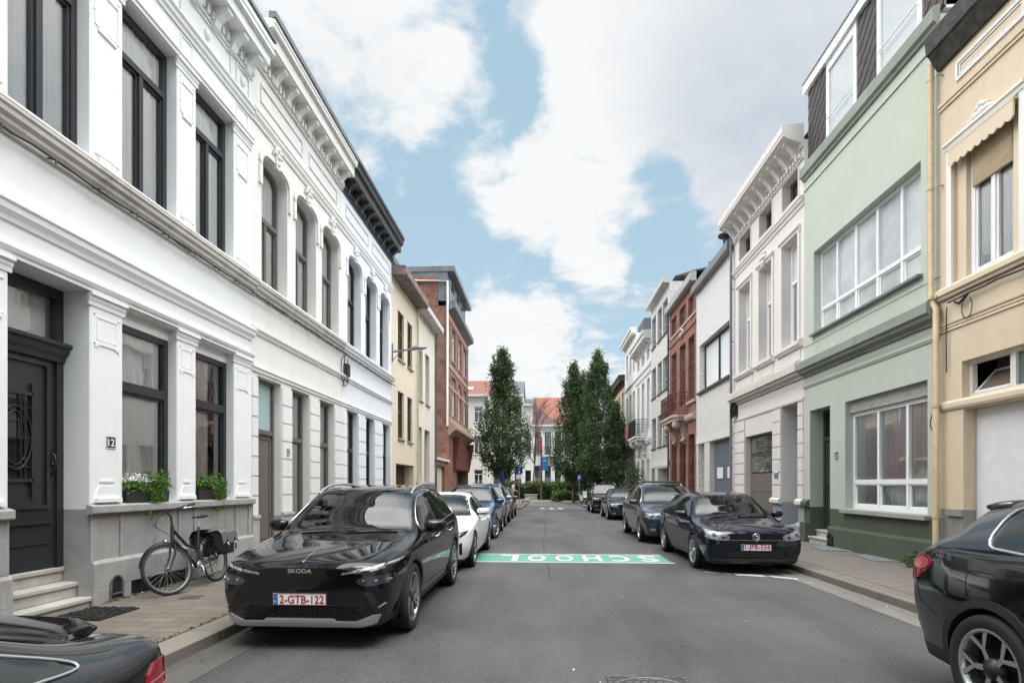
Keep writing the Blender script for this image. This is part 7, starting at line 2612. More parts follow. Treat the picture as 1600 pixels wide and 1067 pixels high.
# ---------------------------------------------------------------- dark fastback in the lower left corner, only its tail in view
def fastback():
    L = 4.80
    h = 0.925
    K = car_keys(L, 1.85, 0.17, 0.70, (0.80, 0.87), (1.45, 0.985), (2.2, 1.37), (2.7, 1.43), (3.35, 1.385), (4.52, 0.985), (4.77, 0.935), 0.56, 0.92, nose_mid=0.42, deck_w=0.80, rear=(0.96, 0.94, 0.86, 0.76))
    c = Car('dark saloon with lip spoiler and red tail lamp below the grey stone steps', K, L, [PT_dgrey, M_gloss, M_arch], 2.85, 0.86, 0.335, (-2.50, 2.40 - L), it=3, ds=0.05)
    c.seam2([(2.62, 0.36), (2.62, 0.72), (2.66, 0.98)], w=0.008)
    for sg in (1, -1):
        c.seam('top', [(sg * 0.60, 4.40), (sg * 0.64, 4.50), (sg * 0.62, 4.74)], w=0.008)
    c.body(lambda x, y, z, n: 1 if z < 0.24 else 0)
    rear = [(0.0, 3.50), (0.30, 3.50), (0.46, 3.54), (0.60, 4.34), (0.56, 4.40), (0.30, 4.45), (0.0, 4.46)]
    P = rear + [(-x, y) for x, y in reversed(rear)]
    c.part('rear_window_edge', M_gloss, lambda mb: c.patch('top', [(x * 1.06, y + (0.03 if y > 4 else -0.03)) for x, y in P], mb, off=0.002, step=0.06))
    rw_ = c.part('rear_window', M_carglass, lambda mb: c.patch('top', P, mb, off=0.005, step=0.06))
    c.part('heating_wire', plain('heater_line', (0.10, 0.08, 0.06), 0.5), lambda mb: [c.patch('top', [(-0.5, y), (0.5, y), (0.5, y + 0.004), (-0.5, y + 0.004)], mb, off=0.0065, step=0.1, skirt=0) for y in [3.55 + i * 0.075 for i in range(9)]], rw_)
    glass_set(c, wind_poly((1.45, 0), (2.22, 0), 0.70, 0.49, bow=0.10), None, side_panes(K, 1.78, 4.28, (2.66, 3.45)))
    outline_trim(c, side_panes(K, 1.74, 4.33, ())[0], M_silver, 0.012)
    c.wheels('y', 5, 0.25, x=0.80)
    c.mirror(1.82, 0.98, PT_dgrey, 1.05)
    # lip spoiler across the boot
    mb = MB()
    sec = lambda x: (0.0 + 0.03 * (x / 0.68) ** 2)
    ring = []
    xs = [-0.60 + 1.20 * i / 28 for i in range(29)]
    for x in xs:
        y0 = 4.715 - 0.10 * (abs(x) / 0.60) ** 2.5
        zz = c.hit('top', max(-0.66, min(0.66, x)) * 0.98, y0 - 0.05)
        z = zz[0].z if zz else 0.99
        e = 1 - 0.55 * max(0, (abs(x) - 0.48) / 0.12)
        ring.append([(x, y0 - 0.16, z - 0.005), (x, y0 - 0.06, z + 0.020 * e), (x, y0 + 0.035, z + 0.050 * e), (x, y0 + 0.055, z + 0.045 * e), (x, y0 + 0.045, z + 0.022 * e), (x, y0 - 0.02, z - 0.02)])
    n = 6
    V = [p for r in ring for p in r]
    F = []
    for i in range(len(ring) - 1):
        for k in range(n):
            F.append((i * n + k, (i + 1) * n + k, (i + 1) * n + (k + 1) % n, i * n + (k + 1) % n))
    F += [tuple(range(n)), tuple(range((len(ring) - 1) * n, len(ring) * n))]
    mb.mesh(V, F, 0, True)
    sp = mb.build('spoiler', M_gloss, c.root)
    for sg in (1, -1):
        o = c.part('tail_light', M_lamp_red, lambda mb: (c.patch('right' if sg > 0 else 'left', smooth_poly([(4.62, 0.855), (4.70, 0.865), (4.79, 0.86), (4.795, 0.68), (4.52, 0.68)], 1), mb, off=0.010, step=0.04, steep=0.03),
                         c.patch('rear', [(sg * 0.45, 0.85), (sg * 0.90, 0.85), (sg * 0.90, 0.70), (sg * 0.50, 0.74)], mb, off=0.010, step=0.04, steep=0.03),
                         None))
        for k in range(3):
            c.part('lamp_rib', M_lamp_pale, lambda mb: c.patch('right' if sg > 0 else 'left', [(4.56 + 0.02 * k, 0.70 + 0.04 * k), (4.78, 0.72 + 0.04 * k), (4.78, 0.727 + 0.04 * k), (4.56 + 0.02 * k, 0.707 + 0.04 * k)], mb, off=0.013, step=0.05, steep=0.03), o or c.root)
    c.number_plate('1-AHD-772', 0.62, view='rear')
    return c

fastback()

# ---------------------------------------------------------------- dark SUV at the lower right edge, rear quarter in view
def rear_suv():
    L = 4.50
    K = car_keys(L, 1.85, 0.22, 0.86, (0.75, 1.02), (1.10, 1.09), (1.80, 1.55), (2.4, 1.60), (3.98, 1.47), (4.33, 1.14), (4.46, 0.98), 0.635, 1.16, nose_mid=0.55, rear=(0.97, 0.955, 0.90, 0.80), deck_w=0.78)
    c = Car('graphite SUV with fuel flap and red tail lamp before the white garage door', K, L, [paint('paint_graphite', (0.055, 0.058, 0.066), 1.0, 0.12), M_plastic, M_arch], 2.69, 0.92, 0.362, (3.885, 4.80 - L), it=3, ds=0.045)
    c.seam2([(3.0, 0.55), (3.10, 0.80), (3.06, 1.12)], w=0.008)
    c.seam2([(1.95, 0.42), (1.95, 0.80), (1.98, 1.10)], w=0.008)
    c.seam2([(4.37, 0.84), (4.32, 0.70), (4.10, 0.60)], w=0.007)
    y0, z0 = 3.70, 0.915
    flap = [(y0 - 0.12, z0 + 0.085), (y0 + 0.09, z0 + 0.085), (y0 + 0.125, z0 + 0.05), (y0 + 0.12, z0 - 0.075), (y0 + 0.08, z0 - 0.095), (y0 - 0.10, z0 - 0.09), (y0 - 0.13, z0 - 0.05), (y0 - 0.13, z0 + 0.05), (y0 - 0.12, z0 + 0.085)]
    c.seam2(flap, w=0.006)
    c.body(lambda x, y, z, n: 1 if z < 0.36 or (y > 4.36 and z < 0.52) else 0)
    panes = side_panes(K, 1.40, 3.68, (2.02, 3.02), lo=0.05, hi=0.055)
    glass_set(c, wind_poly((1.10, 0), (1.82, 0), 0.71, 0.52, bow=0.09), None, panes)
    outline_trim(c, side_panes(K, 1.36, 3.74, (), lo=0.04, hi=0.04)[0], M_silver, 0.022)
    c.arch_trim(M_plastic, 0.055)
    c.wheels('y', 5, 0.262, x=0.815)
    c.mirror(1.50, 1.12, PT_dgrey, 1.05)
    c.handles((1.80, 2.80), 0.98, PT_dgrey)
    c.rails(1.9, 3.6, (0.575, 0.56), M_silver, 0.045, 0.016)
    rear = [(0.0, 3.98), (0.42, 3.99), (0.53, 4.02), (0.62, 4.24), (0.50, 4.28), (0.0, 4.29)]
    P = rear + [(-x, y) for x, y in reversed(rear)]
    c.part('rear_window', M_carglass, lambda mb: c.patch('top', P, mb, off=0.005, step=0.06))
    mb = MB()
    xs = [-0.60 + 1.2 * i / 20 for i in range(21)]
    ring = []
    for x in xs:
        yb = 3.88
        h1 = c.hit('top', x * 0.93, yb)
        z = h1[0].z
        b = 0.16 - 0.05 * (abs(x) / 0.6) ** 3
        ring.append([(x, yb - 0.05, z + 0.0), (x, yb + 0.08, z + 0.012), (x, yb + b + 0.05, z - 0.012), (x, yb + b + 0.04, z - 0.035), (x, yb + 0.04, z - 0.06)])
    n = 5
    V = [p for r in ring for p in r]
    F = [(i * n + k, (i + 1) * n + k, (i + 1) * n + (k + 1) % n, i * n + (k + 1) % n) for i in range(len(ring) - 1) for k in range(n)] + [tuple(range(n)), tuple(range((len(ring) - 1) * n, len(ring) * n))]
    mb.mesh(V, F, 0, True)
    mb.build('spoiler', PT_dgrey, c.root)
    for sg in (1, -1):
        v = 'right' if sg > 0 else 'left'
        o = c.part('tail_light', M_lamp_red, lambda mb: (c.patch(v, smooth_poly([(4.16, 1.00), (4.28, 1.055), (4.44, 1.03), (4.485, 0.86), (4.40, 0.83), (4.24, 0.93)], 1), mb, off=0.010, step=0.03, steep=0.03),
                                                         c.patch('rear', [(sg * 0.42, 1.0), (sg * 0.92, 1.02), (sg * 0.92, 0.84), (sg * 0.5, 0.88)], mb, off=0.010, step=0.04, steep=0.03)))
        c.part('pale_inset', M_lamp_pale, lambda mb: c.patch(v, smooth_poly([(4.20, 0.995), (4.29, 1.035), (4.39, 1.01), (4.40, 0.945), (4.27, 0.935)], 1), mb, off=0.014, step=0.03, steep=0.03), o or c.root)  # paler red inset on the tail lamp
    c.number_plate('1-WQN-159', 0.80, view='rear')
    return c

rear_suv()

# ================================================================== the square: trees, hedge, houses behind
def leaf_mat(name, a, b):
    m, n, p = new_mat(name)
    oi = n.add('ShaderNodeTexCoord').outputs['Object']
    f = n.noise(oi, 2.0, 4, 0.65)
    g = n.noise(oi, 30, 1, 0.5)
    c = n.mix(n.math('ADD', n.math('MULTIPLY', n.ramp(f, [(0.35, 0.0), (0.65, 1.0)]), 0.6), n.math('MULTIPLY', g, 0.4)), a, b)
    n.put(p.inputs['Base Color'], c)
    p.inputs['Roughness'].default_value = 0.7
    p.inputs['Specular IOR Level'].default_value = 0.15
    tr = n.add('ShaderNodeBsdfTranslucent', None, Color=c)
    mx = n.add('ShaderNodeMixShader', None, i0=0.25, i1=p.outputs[0], i2=tr.outputs[0])
    n.nt.links.new(mx.outputs[0], n.nt.nodes.get('Material Output').inputs[0])
    MATS[name] = m
    return m

L_horn = leaf_mat('hornbeam_leaf', (0.026, 0.052, 0.026), (0.12, 0.175, 0.075))
L_hedge = leaf_mat('hedge_leaf', (0.035, 0.060, 0.018), (0.10, 0.135, 0.045))
L_grass = leaf_mat('grass_leaf', (0.045, 0.10, 0.025), (0.10, 0.19, 0.06))
L_plant = leaf_mat('pot_leaf', (0.05, 0.13, 0.02), (0.13, 0.24, 0.05))
L_orange = leaf_mat('turning_leaf', (0.20, 0.09, 0.02), (0.10, 0.13, 0.03))
M_petal = plain('white_petal', (0.78, 0.78, 0.80), 0.6)
M_bark = plain('bark', (0.085, 0.07, 0.055), 0.9, var=0.35, vs=12, bump=0.5, bs=20)


def leaf(mb, c, s, rnd, m=0, droop=0.0):
    a, t = rnd.uniform(0, 6.283), rnd.uniform(-0.9, 0.9)
    d = Vector((math.cos(a) * math.cos(t), math.sin(a) * math.cos(t), math.sin(t) - droop)).normalized()
    u = d.cross(Vector((rnd.uniform(-1, 1), rnd.uniform(-1, 1), rnd.uniform(-1, 1))))
    if u.length < 1e-3:
        u = Vector((1, 0, 0))
    u.normalize()
    c = Vector(c)
    mb.face([c - d * s * 0.5, c + u * s * 0.30, c + d * s * 0.55, c - u * s * 0.30], m)


def columnar(name, label, x, y, h, rmax, z0, n, seed, group, lean=0.0, spires=5, ls=0.15, trunk_mat=None, mat=None):
    rnd = random.Random(seed)
    root = thing(name, label, 'tree', (x, y, 0.1), 0, group)
    tb = MB()
    tb.tube([(0, 0, 0), (0.03, 0, z0 * 0.6), (0.0, 0.02, z0 * 1.3), (0.02, 0, h * 0.5), (0, 0, h * 0.8)], [0.15, 0.12, 0.10, 0.06, 0.02], 8)
    limbs = []
    for i in range(30):
        a = rnd.uniform(0, 6.283)
        t = rnd.random() ** 0.8
        zb = z0 * 0.8 + (h * 0.75 - z0) * t
        r = rmax * rnd.uniform(0.55, 1.0) * (1 - 0.55 * t)
        ln = h * rnd.uniform(0.22, 0.36) * (1 - 0.35 * t)
        p = [Vector((0, 0, zb)), Vector((math.cos(a) * r * 0.5, math.sin(a) * r * 0.5, zb + ln * 0.30)), Vector((math.cos(a) * r * 0.85, math.sin(a) * r * 0.85, zb + ln * 0.7)), Vector((math.cos(a) * r, math.sin(a) * r, zb + ln))]
        limbs.append(p)
        tb.tube(p, [0.045, 0.03, 0.018, 0.008], 5)
    tb.build('trunk', trunk_mat or M_bark, root)
    sp = [(rnd.uniform(-0.35, 0.35) * rmax, rnd.uniform(-0.35, 0.35) * rmax, h * rnd.uniform(0.86, 0.99)) for _ in range(spires)] + [(0, 0, h)]
    cb = MB()
    lob = [(rnd.uniform(0, 6.283), rnd.uniform(z0, h * 0.8), rnd.uniform(0.4, 1.35)) for _ in range(22)]

    def rad_at(z, a):
        t = (z - z0) / (h - z0)
        base = rmax * (min(1, (t / 0.18)) ** 0.6) * (1 - t) ** 0.85 * 1.25
        k = 1.0
        for la, lz, lk in lob:
            da = math.atan2(math.sin(a - la), math.cos(a - la))
            w_ = math.exp(-(da / 0.6) ** 2 - ((z - lz) / (h * 0.08)) ** 2)
            k += (lk - 1.0) * w_ * 1.4
        return base * k
    clumps = []
    for i in range(int(n / 26)):
        z = z0 + (h - z0) * (rnd.random() ** 1.15) * 0.97
        a = rnd.uniform(0, 6.283)
        R = rad_at(z, a)
        r = R * math.sqrt(rnd.uniform(0.15, 1.0))
        clumps.append((math.cos(a) * r, math.sin(a) * r, z, rnd.uniform(0.16, 0.34)))
    for p in limbs:
        for _ in range(4):
            q = p[2].lerp(p[3], rnd.random())
            clumps.append((q.x * 1.05, q.y * 1.05, q.z, rnd.uniform(0.12, 0.24)))
    for sx, sy, sz in sp:
        for k in range(10):
            t = k / 10
            clumps.append((sx * (0.6 + 0.4 * t) + rnd.uniform(-0.1, 0.1), sy, sz * (0.80 + 0.20 * t), 0.22 * (1 - t * 0.7)))
    for cx, cy, cz, cr in clumps:
        for _ in range(26):
            v = Vector((rnd.gauss(0, 1), rnd.gauss(0, 1), rnd.gauss(0, 1.5)))
            v = v * cr * 0.62
            leaf(cb, (cx + v.x, cy + v.y, cz + v.z), ls * rnd.uniform(0.7, 1.25), rnd)
    cb.build('crown', mat or L_horn, root)
    return root

columnar('hornbeam_tree', 'single columnar hornbeam standing apart beside the one-way sign', -3.05, 41.0, 11.6, 2.15, 2.3, 21000, 3, 'columnar trees by the square', spires=3)
columnar('hornbeam_tree', 'slender columnar hornbeam nearest the banner pole in the tree clump', 2.5, 47.5, 11.9, 2.1, 1.9, 21000, 11, 'columnar trees by the square', spires=4)
columnar('hornbeam_tree', 'tallest columnar hornbeam of the clump before the white balcony houses', 4.3, 45.0, 12.3, 2.2, 1.7, 23000, 5, 'columnar trees by the square', spires=5)
columnar('hornbeam_tree', 'short broad hornbeam with turning leaves against the biscuit house', 5.5, 43.2, 7.8, 1.2, 1.3, 8000, 8, 'columnar trees by the square', spires=2)

columnar('hornbeam_tree', 'hornbeam with the lower tip in the middle of the tree clump', 3.5, 49.5, 11.0, 2.2, 1.9, 18000, 14, 'columnar trees by the square', spires=3)
# young bare tree on the island
def bare_tree():
    rnd = random.Random(21)
    root = thing('bare_tree', 'leafless young tree standing in the hedge before the gabled house', 'tree', (-0.95, 56.5, 0.1))
    mb = MB()
    def br(p, d, ln, r, k):
        q = p + d * ln
        m = p.lerp(q, 0.5) + Vector((rnd.uniform(-1, 1), rnd.uniform(-1, 1), 0)) * ln * 0.05
        mb.tube([p, m, q], [r, r * 0.85, r * 0.65], 5 if k else 7, caps=False)
        if k >= 4:
            return
        for _ in range(rnd.choice((2, 3, 3))):
            a = rnd.uniform(0, 6.283)
            s_ = rnd.uniform(0.35, 0.7)
            nd = (d + Vector((math.cos(a), math.sin(a), 0.15)) * s_).normalized()
            br(q, nd, ln * rnd.uniform(0.55, 0.8), r * 0.6, k + 1)
        if k < 2:
            br(q, (d + Vector((rnd.uniform(-.1, .1), 0, 0))).normalized(), ln * 0.75, r * 0.7, k + 1)
    br(Vector((0, 0, 0)), Vector((0, 0, 1)), 3.6, 0.10, 0)
    mb.build('trunk', plain('reddish_bark', (0.10, 0.055, 0.045), 0.85), root)
bare_tree()

# hedge with a near-black core of boxes, foliage counted by nobody
def leafy_mass(name, label, cat, boxes, n, ls, mat, seed, core=True, kind=None, dome=0.2):
    rnd = random.Random(seed)
    mb = MB()
    vol = sum((b[1] - b[0]) * (b[3] - b[2]) for b in boxes)
    for (x0, x1, y0, y1, z0, z1) in boxes:
        k = int(n * (x1 - x0) * (y1 - y0) / vol)
        cl = []
        for i in range(max(4, k // 12)):
            x, y = rnd.uniform(x0, x1), rnd.uniform(y0, y1)
            side = rnd.random()
            z = z1 - abs(rnd.gauss(0, 0.12)) if side < 0.55 else rnd.uniform(z0, z1)
            if side >= 0.55:
                y = y0 + abs(rnd.gauss(0, 0.12))
            z += dome * math.sin(x * 2.1 + seed) * math.sin(x * 0.7 + y)
            cl.append((x, y, z))
        for c in cl:
            for _ in range(12):
                leaf(mb, (c[0] + rnd.gauss(0, 0.13), c[1] + rnd.gauss(0, 0.13), max(z0, c[2] + rnd.gauss(0, 0.11))), ls * rnd.uniform(0.6, 1.3), rnd)
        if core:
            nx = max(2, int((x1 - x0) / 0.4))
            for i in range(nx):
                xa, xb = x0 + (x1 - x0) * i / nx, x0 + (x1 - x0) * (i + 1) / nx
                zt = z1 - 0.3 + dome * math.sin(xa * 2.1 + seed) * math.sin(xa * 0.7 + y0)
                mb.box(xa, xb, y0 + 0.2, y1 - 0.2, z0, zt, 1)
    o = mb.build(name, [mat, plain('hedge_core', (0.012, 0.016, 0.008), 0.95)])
    return tag(o, label, cat, kind=kind)

leafy_mass('hedge', 'clipped green hedge across the planted island in the square', 'hedge', [(-4.1, -0.4, 56.2, 58.0, 0.1, 1.75), (-0.4, 5.6, 54.2, 57.5, 0.1, 1.72)], 16000, 0.13, L_hedge, 31, dome=0.14)
leafy_mass('tall_grass', 'loose bright green grasses in front of the hedge', 'grass', [(0.9, 4.8, 52.0, 53.6, 0.1, 0.85)], 4200, 0.20, L_grass, 33, core=False, kind='stuff', dome=0.2)
leafy_mass('shrub', 'airy shrub rising over the hedge beside the tree clump', 'shrub', [(1.5, 2.7, 54.6, 55.6, 0.6, 2.9)], 1500, 0.12, L_hedge, 35, core=False)
mb = MB()
mb.box(-1.85, -0.65, 53.9, 54.5, 0.1, 0.62)
mb.box(-1.9, -0.6, 53.85, 54.55, 0.58, 0.66)
tag(mb.build('concrete_bench', plain('pale_concrete', (0.34, 0.33, 0.31), 0.85, var=0.15), bevel=0.02), 'low pale concrete block in front of the hedge', 'bench')

pole = thing('banner_pole', 'brown pole with a red banner above a blue banner in the square', 'pole', (-0.25, 53.5, 0.12))
mb = MB()
mb.tube([(0, 0, 0), (0, 0, 6.0)], [0.11, 0.07], 10)
mb.tube([(0, 0, 5.95), (0, 0, 6.1)], [0.09, 0.03], 10)
mb.build('post', plain('rust_brown_pole', (0.09, 0.055, 0.04), 0.7, var=0.2), pole)
for nm, x0, x1, z0, z1, col in (('red_banner', -0.22, 0.08, 4.75, 5.75, (0.42, 0.02, 0.03)), ('blue_banner', 0.08, 0.62, 2.85, 4.1, (0.02, 0.17, 0.46))):
    mb = MB()
    n = 8
    for i in range(n):
        a, b = x0 + (x1 - x0) * i / n, x0 + (x1 - x0) * (i + 1) / n
        ya, yb = -0.12 + 0.03 * math.sin(a * 14), -0.12 + 0.03 * math.sin(b * 14)
        mb.face([(a, ya, z0), (b, yb, z0), (b, yb, z1), (a, ya, z1)], 0, True)
    bn = mb.build('banner', plain(nm, col, 0.7), pole)
    if nm == 'blue_banner':
        mb = MB()
        for q, (a, z, w_, h_) in enumerate(((0.16, 3.70, 0.10, 0.16), (0.30, 3.70, 0.10, 0.16), (0.44, 3.70, 0.10, 0.16))):
            mb.box(a, a + w_, -0.165, -0.16, z, z + h_)
        mb.build('print', plain('pale_blue_print', (0.25, 0.45, 0.62), 0.7), bn)
    mb = MB()
    mb.tube([(0, -0.1, z1), ((x0 if abs(x0) > abs(x1) else x1), -0.13, z1)], 0.02, 6)
    mb.build('arm', M_zinc, pole)

sg_ = thing('one_way_sign', 'blue one-way sign with white arrow over a small white board', 'road sign', (-2.0, 45.0, 0.12))
mb = MB()
mb.tube([(0, 0, 0), (0, 0, 3.2)], 0.03, 8)
mb.build('post', M_zinc, sg_)
mb = MB()
mb.box(-0.27, 0.27, -0.05, -0.035, 2.35, 2.95)
pn = mb.build('sign_panel', plain('sign_blue', (0.01, 0.06, 0.42), 0.4), sg_)
mb = MB()
mb.box(-0.04, 0.04, -0.056, -0.051, 2.43, 2.75)
mb.prism([(-0.13, 2.70), (0.13, 2.70), (0, 2.88)], -0.056, -0.051, lambda p, t: (p[0], t, p[1]))
mb.build('arrow', M_plate_white, pn)
mb = MB()
mb.box(-0.24, 0.24, -0.05, -0.035, 1.95, 2.30, 0)
mb.box(-0.06, 0.06, -0.053, -0.051, 2.08, 2.12, 1)
mb.build('sub_panel', [M_plate_white, M_black], sg_)
mb = MB()
mb.tube([(0, 0, 0.1), (0, 0, 2.6)], 0.16, 12)
tag(mb.build('wrapped_post', plain('blue_wrap', (0.012, 0.016, 0.10), 0.5), loc=(-3.0, 39.7, 0)), 'thick dark blue post in front of the single hornbeam', 'post')
bs = thing('parking_sign', 'small blue parking sign with a white P under the tree clump', 'road sign', (2.75, 43.6, 0.12))
mb = MB()
mb.tube([(0, 0, 0), (0, 0, 2.3)], 0.03, 8)
mb.build('post', M_zinc, bs)
mb = MB()
mb.box(-0.17, 0.17, -0.05, -0.035, 1.75, 2.25)
pn = mb.build('sign_panel', MATS['sign_blue'], bs)
mb = MB()
text_mb(mb, 'P', 0.36, 0, fn=lambda a, b, c: (a, -0.051 - c, 2.02 + b), depth=0.004, bold=0.01)
mb.build('letter', M_plate_white, pn)

# houses across the square
P_fw = plaster('far_white', (0.74, 0.735, 0.72), 0.04, 0.1)
P_fc = plaster('far_cream', (0.66, 0.625, 0.54), 0.05, 0.12)
M_tile_r = plain('red_tiles', (0.16, 0.055, 0.04), 0.8, var=0.25, vs=6)
M_tile_o = plain('orange_tiles', (0.20, 0.075, 0.045), 0.8, var=0.25, vs=6)
M_tile_b = plain('brown_tiles', (0.10, 0.060, 0.055), 0.8, var=0.25, vs=6)
M_dframe = plain('dark_window_frame', (0.04, 0.035, 0.035), 0.5)


def far_house(label, x0, x1, y, h, mat, rows, cols, roof, ridge, gable=False, fm=M_dframe, balcony_at=None, depth=9, cat='house', sky=(), sill=True):
    H = House('terraced_house', label, 'N', x0, x1, h, [mat], X=y, depth=depth, cat=cat, group='terraced houses across the square')
    wd = x1 - x0
    ops = []
    for (z0, z1) in rows:
        for k in range(cols):
            c = x0 + wd * (k + 0.5) / cols
            hw = min(0.55, wd / cols * 0.30)
            ops.append(H.op(c - hw, c + hw, z0, z1, d=0.2))
    H.wall()
    for o in ops:
        H.window(o, fm, trans=(o['v1'] - 0.55,), mull=(0.5,), fw=0.09, curtain='net' if o['v0'] > 3 else 'half', sash=False, sill=M_bluestone if sill else None)
    mb = MB()
    if gable:                                       # gable end to the square
        mb.prism([(-0.2, h), (wd + 0.2, h), (wd / 2, ridge)], -0.15, depth, lambda p, t: (p[0], t, p[1]))
    else:
        mb.prism([(-0.35, h), (depth / 2, ridge), (depth, h)], -0.05, wd + 0.05, lambda p, t: (t, p[0], p[1]))
    r = mb.build('roof', roof, H.root)
    mb = MB()
    mb.box(-0.05, wd + 0.05, -0.40, 0, h - 0.12, h + 0.10)
    mb.build('gutter', M_offwood, H.root)
    for f in sky:
        mb = MB()
        t = 0.35
        u = wd * f
        yy = -0.35 + (depth / 2 + 0.35) * t
        zz = h + (ridge - h) * t
        dy, dz = (depth / 2 + 0.35) * 0.16, (ridge - h) * 0.16
        nrm = Vector((0, -(ridge - h), depth / 2 + 0.35)).normalized() * 0.08
        p = [Vector((u - 0.4, yy, zz)), Vector((u + 0.4, yy, zz)), Vector((u + 0.4, yy + dy, zz + dz)), Vector((u - 0.4, yy + dy, zz + dz))]
        mb.face([q + nrm for q in p])
        for a, b in zip(p, p[1:] + p[:1]):
            mb.face([a, b, b + nrm, a + nrm])
        mb.build('skylight', plain('skylight_glass', (0.6, 0.63, 0.65), 0.1), r)
    for (u0, z) in balcony_at or ():
        mb = MB()
        mb.box(u0, u0 + 2.2, -0.7, 0, z - 0.15, z, 0)
        mb.prism([(0, z - 0.15), (-0.55, z - 0.15), (-0.1, z - 0.7), (0, z - 0.8)], u0 + 0.4, u0 + 0.7, lambda p, t: (t, p[0], p[1]), 0)
        b = mb.build('balcony', mat, H.root)
        mb = MB()
        for zz in (z + 0.08, z + 1.0):
            mb.tube([(u0 + 0.05, 0, zz), (u0 + 0.05, -0.65, zz), (u0 + 2.15, -0.65, zz), (u0 + 2.15, 0, zz)], 0.03, 5)
        for i in range(17):
            mb.tube([(u0 + 0.05 + 2.1 * i / 16, -0.65, z), (u0 + 0.05 + 2.1 * i / 16, -0.65, z + 1.0)], 0.018, 4)
        mb.build('railing', M_black, b)
    return H

FY = 70.0
far_house('cream house with steep red tiled roof behind the brick corner building', -13.8, -6.6, 66.0, 12.2, P_fc, ((9.0, 10.9), (5.2, 7.4), (0.8, 3.4)), 3, M_tile_r, 14.8, sky=(0.45, 0.66), fm=M_pvc)
far_house('white house with grey mansard roof behind the single hornbeam', -6.6, -2.6, 70.0, 12.8, P_fw, ((9.2, 11.4), (5.4, 8.0), (0.8, 3.6)), 3, M_slate, 15.4, balcony_at=((0.6, 5.2),))
far_house('white house with grey slate roof, balcony and blue door left of the gabled house', -2.6, -1.4, 70.0, 11.6, P_fw, ((5.4, 8.0), (0.5, 3.4)), 1, M_slate, 13.0)
OH = far_house('low white house under a sweeping orange tiled roof', -1.4, 3.6, 70.0, 9.0, P_fw, ((5.4, 8.2), (0.6, 4.0)), 4, M_tile_o, 13.2, balcony_at=((1.0, 5.3),), sky=(0.80,))
mb = MB()
mb.face([(-0.1, -0.4, 9.0), (3.3, -0.4, 9.0), (-0.1, 1.8, 12.3)])
mb.face([(-0.1, -0.4, 9.0), (-0.1, 1.8, 12.3), (-0.1, 4.5, 12.3), (-0.1, 4.5, 9.0)])
mb.face([(3.3, -0.4, 9.0), (3.3, 4.5, 9.0), (-0.1, 4.5, 12.3), (-0.1, 1.8, 12.3)])
mb.build('roof_slope', M_tile_b, OH.root)
far_house('white house with slate roof partly hidden by the tree clump', 3.6, 10.5, 70.0, 10.6, P_fw, ((7.2, 9.4), (4.2, 6.4), (0.6, 3.3)), 4, M_slate, 13.4)
far_house('cream terraced house with red roof behind the tree clump', 10.5, 18.0, 70.0, 11.0, P_fc, ((7.6, 9.8), (4.4, 6.6), (0.6, 3.3)), 4, M_tile_r, 13.8)
far_house('pale terraced house with slate roof hidden by the brick corner building', -22.0, -13.8, 66.0, 11.2, P_fw, ((7.6, 9.8), (4.4, 6.6), (0.6, 3.3)), 4, M_slate, 13.8)
for x, y, h, r, lb, sd in ((1.6, 88, 14.6, 2.4, 'round green treetop showing over the orange roof', 41), (-3.2, 90, 14.4, 1.2, 'thin treetop showing over the slate roof left of the gable', 43)):
    columnar('garden_tree', lb, x, y, h, r, h - 4.5, 1800, sd, 'garden trees behind the far roofs', ls=0.3, spires=2, mat=L_hedge)

# people, dog, two-wheelers ------------------------------------------------
def skin_body(name, nodes, edges, mat, parent=None, root=0, sub=2):
    me = bpy.data.meshes.new(name)
    me.from_pydata([n[:3] for n in nodes], edges, [])
    o = bpy.data.objects.new(name, me)
    COL.objects.link(o)
    o.modifiers.new('s', 'SKIN')
    sk = me.skin_vertices[0].data
    for i, n in enumerate(nodes):
        r = n[3]
        sk[i].radius = r if hasattr(r, '__len__') else (r, r)
        sk[i].use_root = (i == root)
    m2 = o.modifiers.new('u', 'SUBSURF')
    m2.levels = m2.render_levels = sub
    dg = bpy.context.evaluated_depsgraph_get()
    new = bpy.data.meshes.new_from_object(o.evaluated_get(dg))
    bpy.data.objects.remove(o)
    new.materials.clear()
    for m in (mat if isinstance(mat, list) else [mat]):
        new.materials.append(m)
    for p in new.polygons:
        p.use_smooth = True
        p.material_index = 0
    ob = bpy.data.objects.new(name, new)
    COL.objects.link(ob)
    if parent:
        ob.parent = parent
    return ob

M_skin = plain('skin', (0.42, 0.25, 0.18), 0.6)
per = thing('person', 'person in a white shirt and dark shorts walking at the end of the parked cars', 'person', (-2.25, 40.2, HS))
# walking to the right, one arm back with the lead
N_ = [(0, 0, 0.92, 0.125), (0, 0, 1.10, 0.115), (0.03, 0, 1.30, 0.135), (0.05, 0, 1.42, 0.09), (0.06, 0, 1.50, 0.05), (0.08, -0.01, 1.58, 0.075), (0.08, -0.01, 1.68, 0.088), (0.07, 0, 1.76, 0.06),
      (0.0, 0.09, 0.86, 0.09), (0.12, 0.10, 0.50, 0.06), (0.06, 0.10, 0.10, 0.038), (0.20, 0.11, 0.03, 0.035),
      (0.0, -0.09, 0.86, 0.09), (-0.02, -0.10, 0.48, 0.06), (-0.22, -0.10, 0.14, 0.038), (-0.10, -0.11, 0.04, 0.035),
      (0.04, 0.19, 1.38, 0.055), (0.10, 0.24, 1.12, 0.042), (0.30, 0.22, 0.98, 0.032), (0.38, 0.21, 0.93, 0.03),
      (0.04, -0.19, 1.38, 0.055), (-0.06, -0.25, 1.12, 0.042), (0.04, -0.26, 0.90, 0.032), (0.08, -0.26, 0.82, 0.03)]
